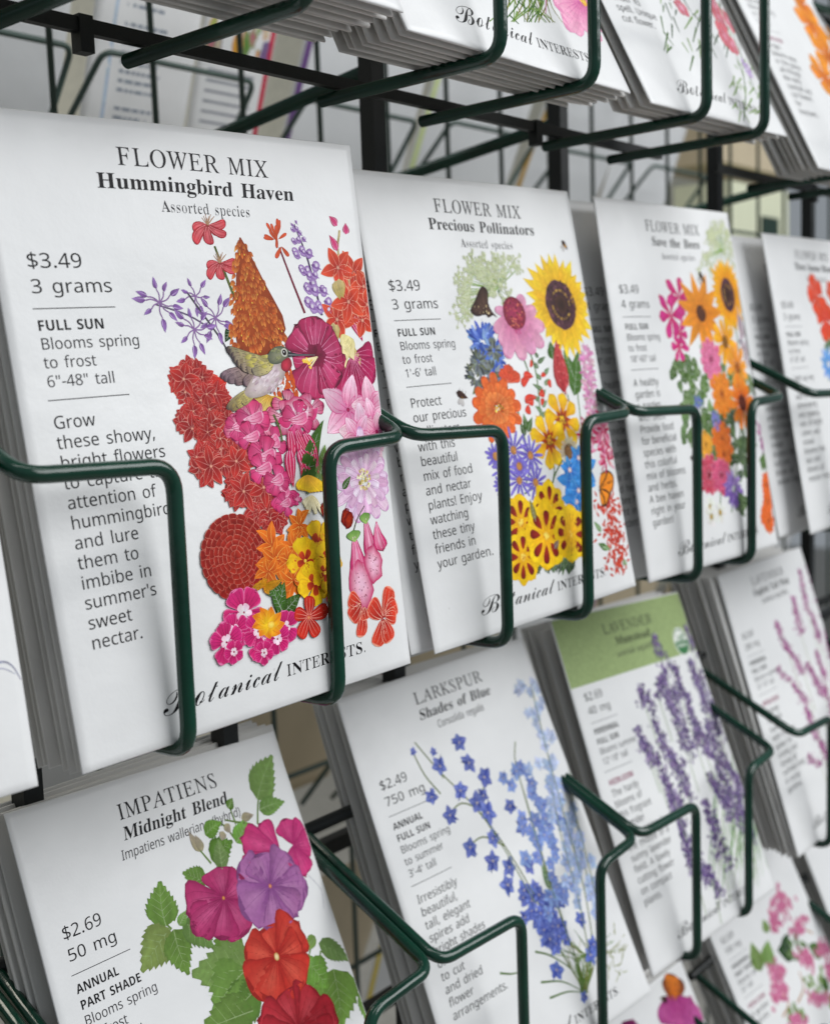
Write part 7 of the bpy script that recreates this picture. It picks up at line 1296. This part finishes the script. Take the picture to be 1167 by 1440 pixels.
T9 = dict(T5, title='BLEEDING HEART', sub='Pink', species='', price='$2.69', amount='100 mg', bold=['PERENNIAL', 'PART SHADE'], bloom=['Blooms spring', '24" tall'], heir='HEIRLOOM', blurb=['A garden', 'favorite'])
T10 = dict(T2, title='COSMOS', sub='Picotee', blurb=['']*12)
T11 = dict(T2, title='DIANTHUS', sub='Lace', blurb=['The', 'fringed', 'flowers and', 'intoxicating', 'sweet fragrance', 'will put you', 'under its', 'spell. Unique', 'cut flower.'], dy=6)
T12 = dict(T2, title='POPPY', sub='Orange', heir='HEIRLOOM', blurb=['Bright', 'blooms wave', 'in the garden', 'all through', 'the early', 'summer and', 'cut flowers', 'for', 'bouquets.'], dy=6)

packet('P1', Q((-.5, 20.4, 137.6), (105.1, 10.4, 139.7), (101.5, -7.2, 1.9), (.3, -2.6, -.8)), art_hummingbird, T1,
       'white seed packet printed with a hummingbird among red and pink flowers', 'behind the hummingbird packet', 9, .0026, 1, .14, press=((27, 84, .5), (75, 84, .5)))
packet('P2', Q((121.5, 25.4, 137.1), (225.1, 18.7, 138.6), (226.8, -5.0, 2.5), (123.1, 1.4, -1.1)), art_pollinators, T2,
       'white seed packet printed with a large yellow sunflower and pink coneflower', 'behind the sunflower and coneflower packet', 5, .0027, 2, .15, (-.005, .0045), press=((25, 84, .5), (70, 84, .5)))
packet('P3', Q((245.2, 20.0, 138.7), (347.9, 17.5, 139.9), (348.0, -4.8, .6), (244.2, -.7, .4)), art_bees, T3,
       'white seed packet printed with orange sunflower, black-eyed daisies and green herbs', 'behind the orange sunflower packet', 5, .0027, 3, .15, (-.009, .008))
packet('P4', Q((396.4, 23.4, 135.1), (499.6, 23.4, 136.0), (500.5, .8, -1.0), (397.3, .6, -1.8)), art_poppies, T4,
       'blurred white seed packet with red poppies at the right picture edge', 'behind the red poppy packet', 6, .003, 4, .15, (-.012, .010))
packet('P5', Q((15.2, 53.5, -26.2), (114.8, 61.5, -32.0), (117.1, 11.3, -161.0), (14.6, 6.0, -158.5)), art_impatiens, T5,
       'white seed packet printed with magenta, lilac and red impatiens flowers', 'behind the impatiens packet', 4, .0024, 5, .36)
packet('P6', Q((142.0, 59.4, -28.0), (243.8, 55.7, -26.7), (247.6, 2.9, -158.4), (142.4, 10.8, -159.2)), art_larkspur, T6,
       'white seed packet printed with tall blue larkspur spikes', 'behind the larkspur packet', 4, .0032, 6, .34)
packet('P7', Q((264.3, 55.5, -23.4), (366.0, 51.9, -28.3), (365.6, 4.2, -160.4), (261.5, 9.7, -160.3)), art_lavender, T7,
       'white seed packet with green top band, round seal and purple lavender', 'behind the purple lavender packet', 4, .003, 7, .34)
packet('P8', Q((408.7, 52.5, -27.3), (511.9, 52.5, -27.3), (507.7, 9.1, -160.1), (404.5, 9.1, -160.1)), art_pinklav, T8,
       'white seed packet printed with pink lavender spikes at the right edge', 'behind the pink lavender packet', 9, .0024, 8, .36)
packet('P9', quad(.410, .010, -.319, 26), art_bleeding, T9,
       'white seed packet printed with pink flower clusters and lime leaves, lower right', 'behind the pink cluster flower packet', 6, .003, 9, .46)
packet('P15', quad(.266, .002, -.34, 24), art_butterfly, None,
       'white seed packet showing an orange butterfly on a purple coneflower at the bottom edge', 'behind the orange butterfly packet', 3, .003, 10, .44)
packet('P16', quad(.5325, .012, -.319, 24), None, None,
       'plain white seed packet in shade at the lower right picture edge', 'in shade at the lower right picture edge', 8, .0034, 11, .44)
packet('P10', Q((93.9, 40.8, 287.2), (197.1, 38.6, 287.2), (196.8, -22.5, 161.1), (93.7, -20.3, 161.6)), art_cosmos, T10,
       'white seed packet with pink cosmos petals at the top picture edge', 'behind the pink cosmos packet', 8, .0026, 12, .47)
packet('P11', Q((214.8, 41.5, 287.2), (318.0, 40.1, 287.2), (318.1, -21.1, 162.7), (214.8, -19.9, 161.1)), art_mixed, T11,
       'white seed packet with red fringed flowers and green stems, top right', 'behind the red fringed flower packet', 4, .0028, 13, .47)
packet('P12', quad(.3865, -.0068, .1596, 26), art_orange, T12,
       'blurred white seed packet with orange flowers in the top right corner', 'behind the orange flower packet', 6, .0028, 14, .47)
packet('P0', quad(-.0150, -.0215, .1640, 26, -.02), None, T10,
       'white seed packet whose bottom edge shows at the top left', 'at the top left picture edge', 10, .0027, 15, .47)
packet('P13', quad(-.1155, -.0015, .0011, 9), art_pale_curve, None,
       'white seed packet cut off by the left picture edge', 'at the left picture edge', 3, .0027, 16, .5)
packet('P14', quad(-.1085, .008, -.159, 20), art_edge_leaf, None,
       'white seed packet with a leaf just showing at the lower left corner', 'at the lower left corner', 3, .0027, 17, .5)

# ------------------------------------------------------------------ the far side of the rack: packets seen from behind
def back_packet(x, z, mat, label, lean=20, dx=.1032, stripe=None, y=.285, n=1, prints=None, seed=1, rot=0.0):
    th = math.radians(-lean); B = np.array([x, y, z]); u = np.array([1.0, 0, 0]); v = np.array([math.sin(rot)*.3, math.sin(th), math.cos(th)])
    q = [B+.14*v, B+u*dx+.14*v, B+u*dx, B]; sh = Sheet(q, seed=seed, puff=1.2)
    o = packet_mesh('seed_packet', sh, mat, edge=2.0, back=2.0, nu=16, nv=20)
    tag(o, label, 'seed packet', 'packets on the far side of the rack')
    I = Print(sh, seed=seed, step=3e-7)
    if prints: prints(I); I.build(o)
    if stripe is not None:
        I.on('printed_back'); n_ = 12
        P = [(PW*a, .3+(PH-.6)*j/n_) for j in range(n_+1) for a in (.002, .045)]; I.raw(P, [stripe]*len(P), [(2*j, 2*j+2, 2*j+3, 2*j+1) for j in range(n_)]); I.build(o)
    return o
def print_back(I):
    I.on('printed_back'); g = hx('#8a93a0'); b = hx('#7f9ac0')
    I.line([(18, 4), (18, 138)], 3.0, 3.0, hx('#b4c6da')); 
    for j in range(26):
        y = 20+j*4.2
        if j % 9 == 8: continue
        x = 28
        while x < 62: l = I.r.uniform(3, 9); I.line([(x, y), (x+l, y)], 1.5, 1.5, g); x += l+1.6
    for j in range(9): I.line([(60, 8+j*1.1), (74, 8+j*1.1)], .7, .7, hx('#303438'))
    I.line([(30, 116), (48, 116)], 5, 5, b); I.line([(56, 108), (66, 108)], 7, 7, hx('#7a7c9a'))
def print_colours(I):
    I.on('printed_back')
    for _ in range(60):
        p = (I.r.uniform(10, 95), I.r.uniform(4, 60)); I.blob(p, I.r.uniform(3, 8), None, I.jit(I.r.choice([ORANGE2, hx('#8a6a98'), GRN, GOLD, hx('#b8667a'), LGRN, hx('#d8c8a8'), hx('#e0d8c8')])), I.jit(I.r.choice([hx('#c8905a'), hx('#7a6a90'), hx('#8a9a6a'), hx('#d0c4a8')])), wobble=.3)
    I.line([(98, 2), (98, 138)], 8, 8, hx('#c03048'))
    for j in range(12): I.line([(12, 70+j*5), (80, 70+j*5)], 1.4, 1.4, hx('#9a9ca4'))
K_ = 0
back_packet(.095, .165, M_GREY, 'grey packet back on the far side, above the left of the hummingbird packet', seed=21)
back_packet(.2115, .165, M_PAPER, 'pale packet back with rows of blurred print above the hummingbird title', seed=22, dx=.060, prints=print_back)
back_packet(.2745, .165, M_PAPER, 'narrow packet back with orange and purple print above the hummingbird packet', seed=23, dx=.047, prints=print_colours)
STR = [hx('#6a4a80'), hx('#c8d49a'), hx('#b08a3a'), hx('#8a8478'), hx('#c8c4a0'), hx('#a83a4a'), hx('#d8c048')]
WORDS = ['purple', 'pale green', 'ochre', 'grey', 'cream', 'red', 'yellow']
i_ = 0
for x in (.338, .446, .556, .668):
    back_packet(x, .165+(i_ % 2)*.004, M_GREY, 'grey packet back with '+WORDS[i_ % 7]+' edge stripe seen blurred through the rack', seed=30+i_, stripe=STR[i_ % 7], lean=18+3*(i_ % 3), rot=.3); i_ += 1
PLC3 = ['far left', 'left', 'third', 'middle', 'fifth', 'right', 'far right', 'outermost']
for rr, z in ((1, .003), (2, -.160), (3, -.325)):
    for j, x in enumerate((.02, .142, .265, .39, .515, .64, .765, .89)):
        back_packet(x+rnd.uniform(-.006, .006), z+rnd.uniform(-.004, .004), (M_GREY, M_KRAFT, M_KRAFT)[rr-1] if (j+rr) % 3 else M_GREY,
                    PLC3[j]+' blurred packet back in the '+('upper', 'middle', 'lowest')[rr-1]+' gaps behind the wire pockets', seed=60+rr*10+j, stripe=STR[(j+rr) % 7] if j % 2 else None, lean=17+rnd.uniform(0, 6), rot=rnd.uniform(-.2, .4))
# boxes glimpsed at the right
bx = empty('carton', (1.10, .36, .16)); tag(bx, 'pale green carton with dark square label glimpsed at upper right', 'carton')
V, F = box_bm(-.085, .060, -.03, .03, 0, .092); mesh_obj('carton_body', V, F, M_PALEGREEN, bx)
V, F = box_bm(-.010, .032, -.0315, -.0302, .030, .062); mesh_obj('carton_label', V, F, M_DARKLABEL, bx)
V, F = box_bm(1.02, 1.22, .34, .42, .272, .325); tag(mesh_obj('kraft_carton', V, F, M_KRAFT), 'beige carton glimpsed under the top right packet', 'carton')
for o in STOCK: bpy.data.objects.remove(o)
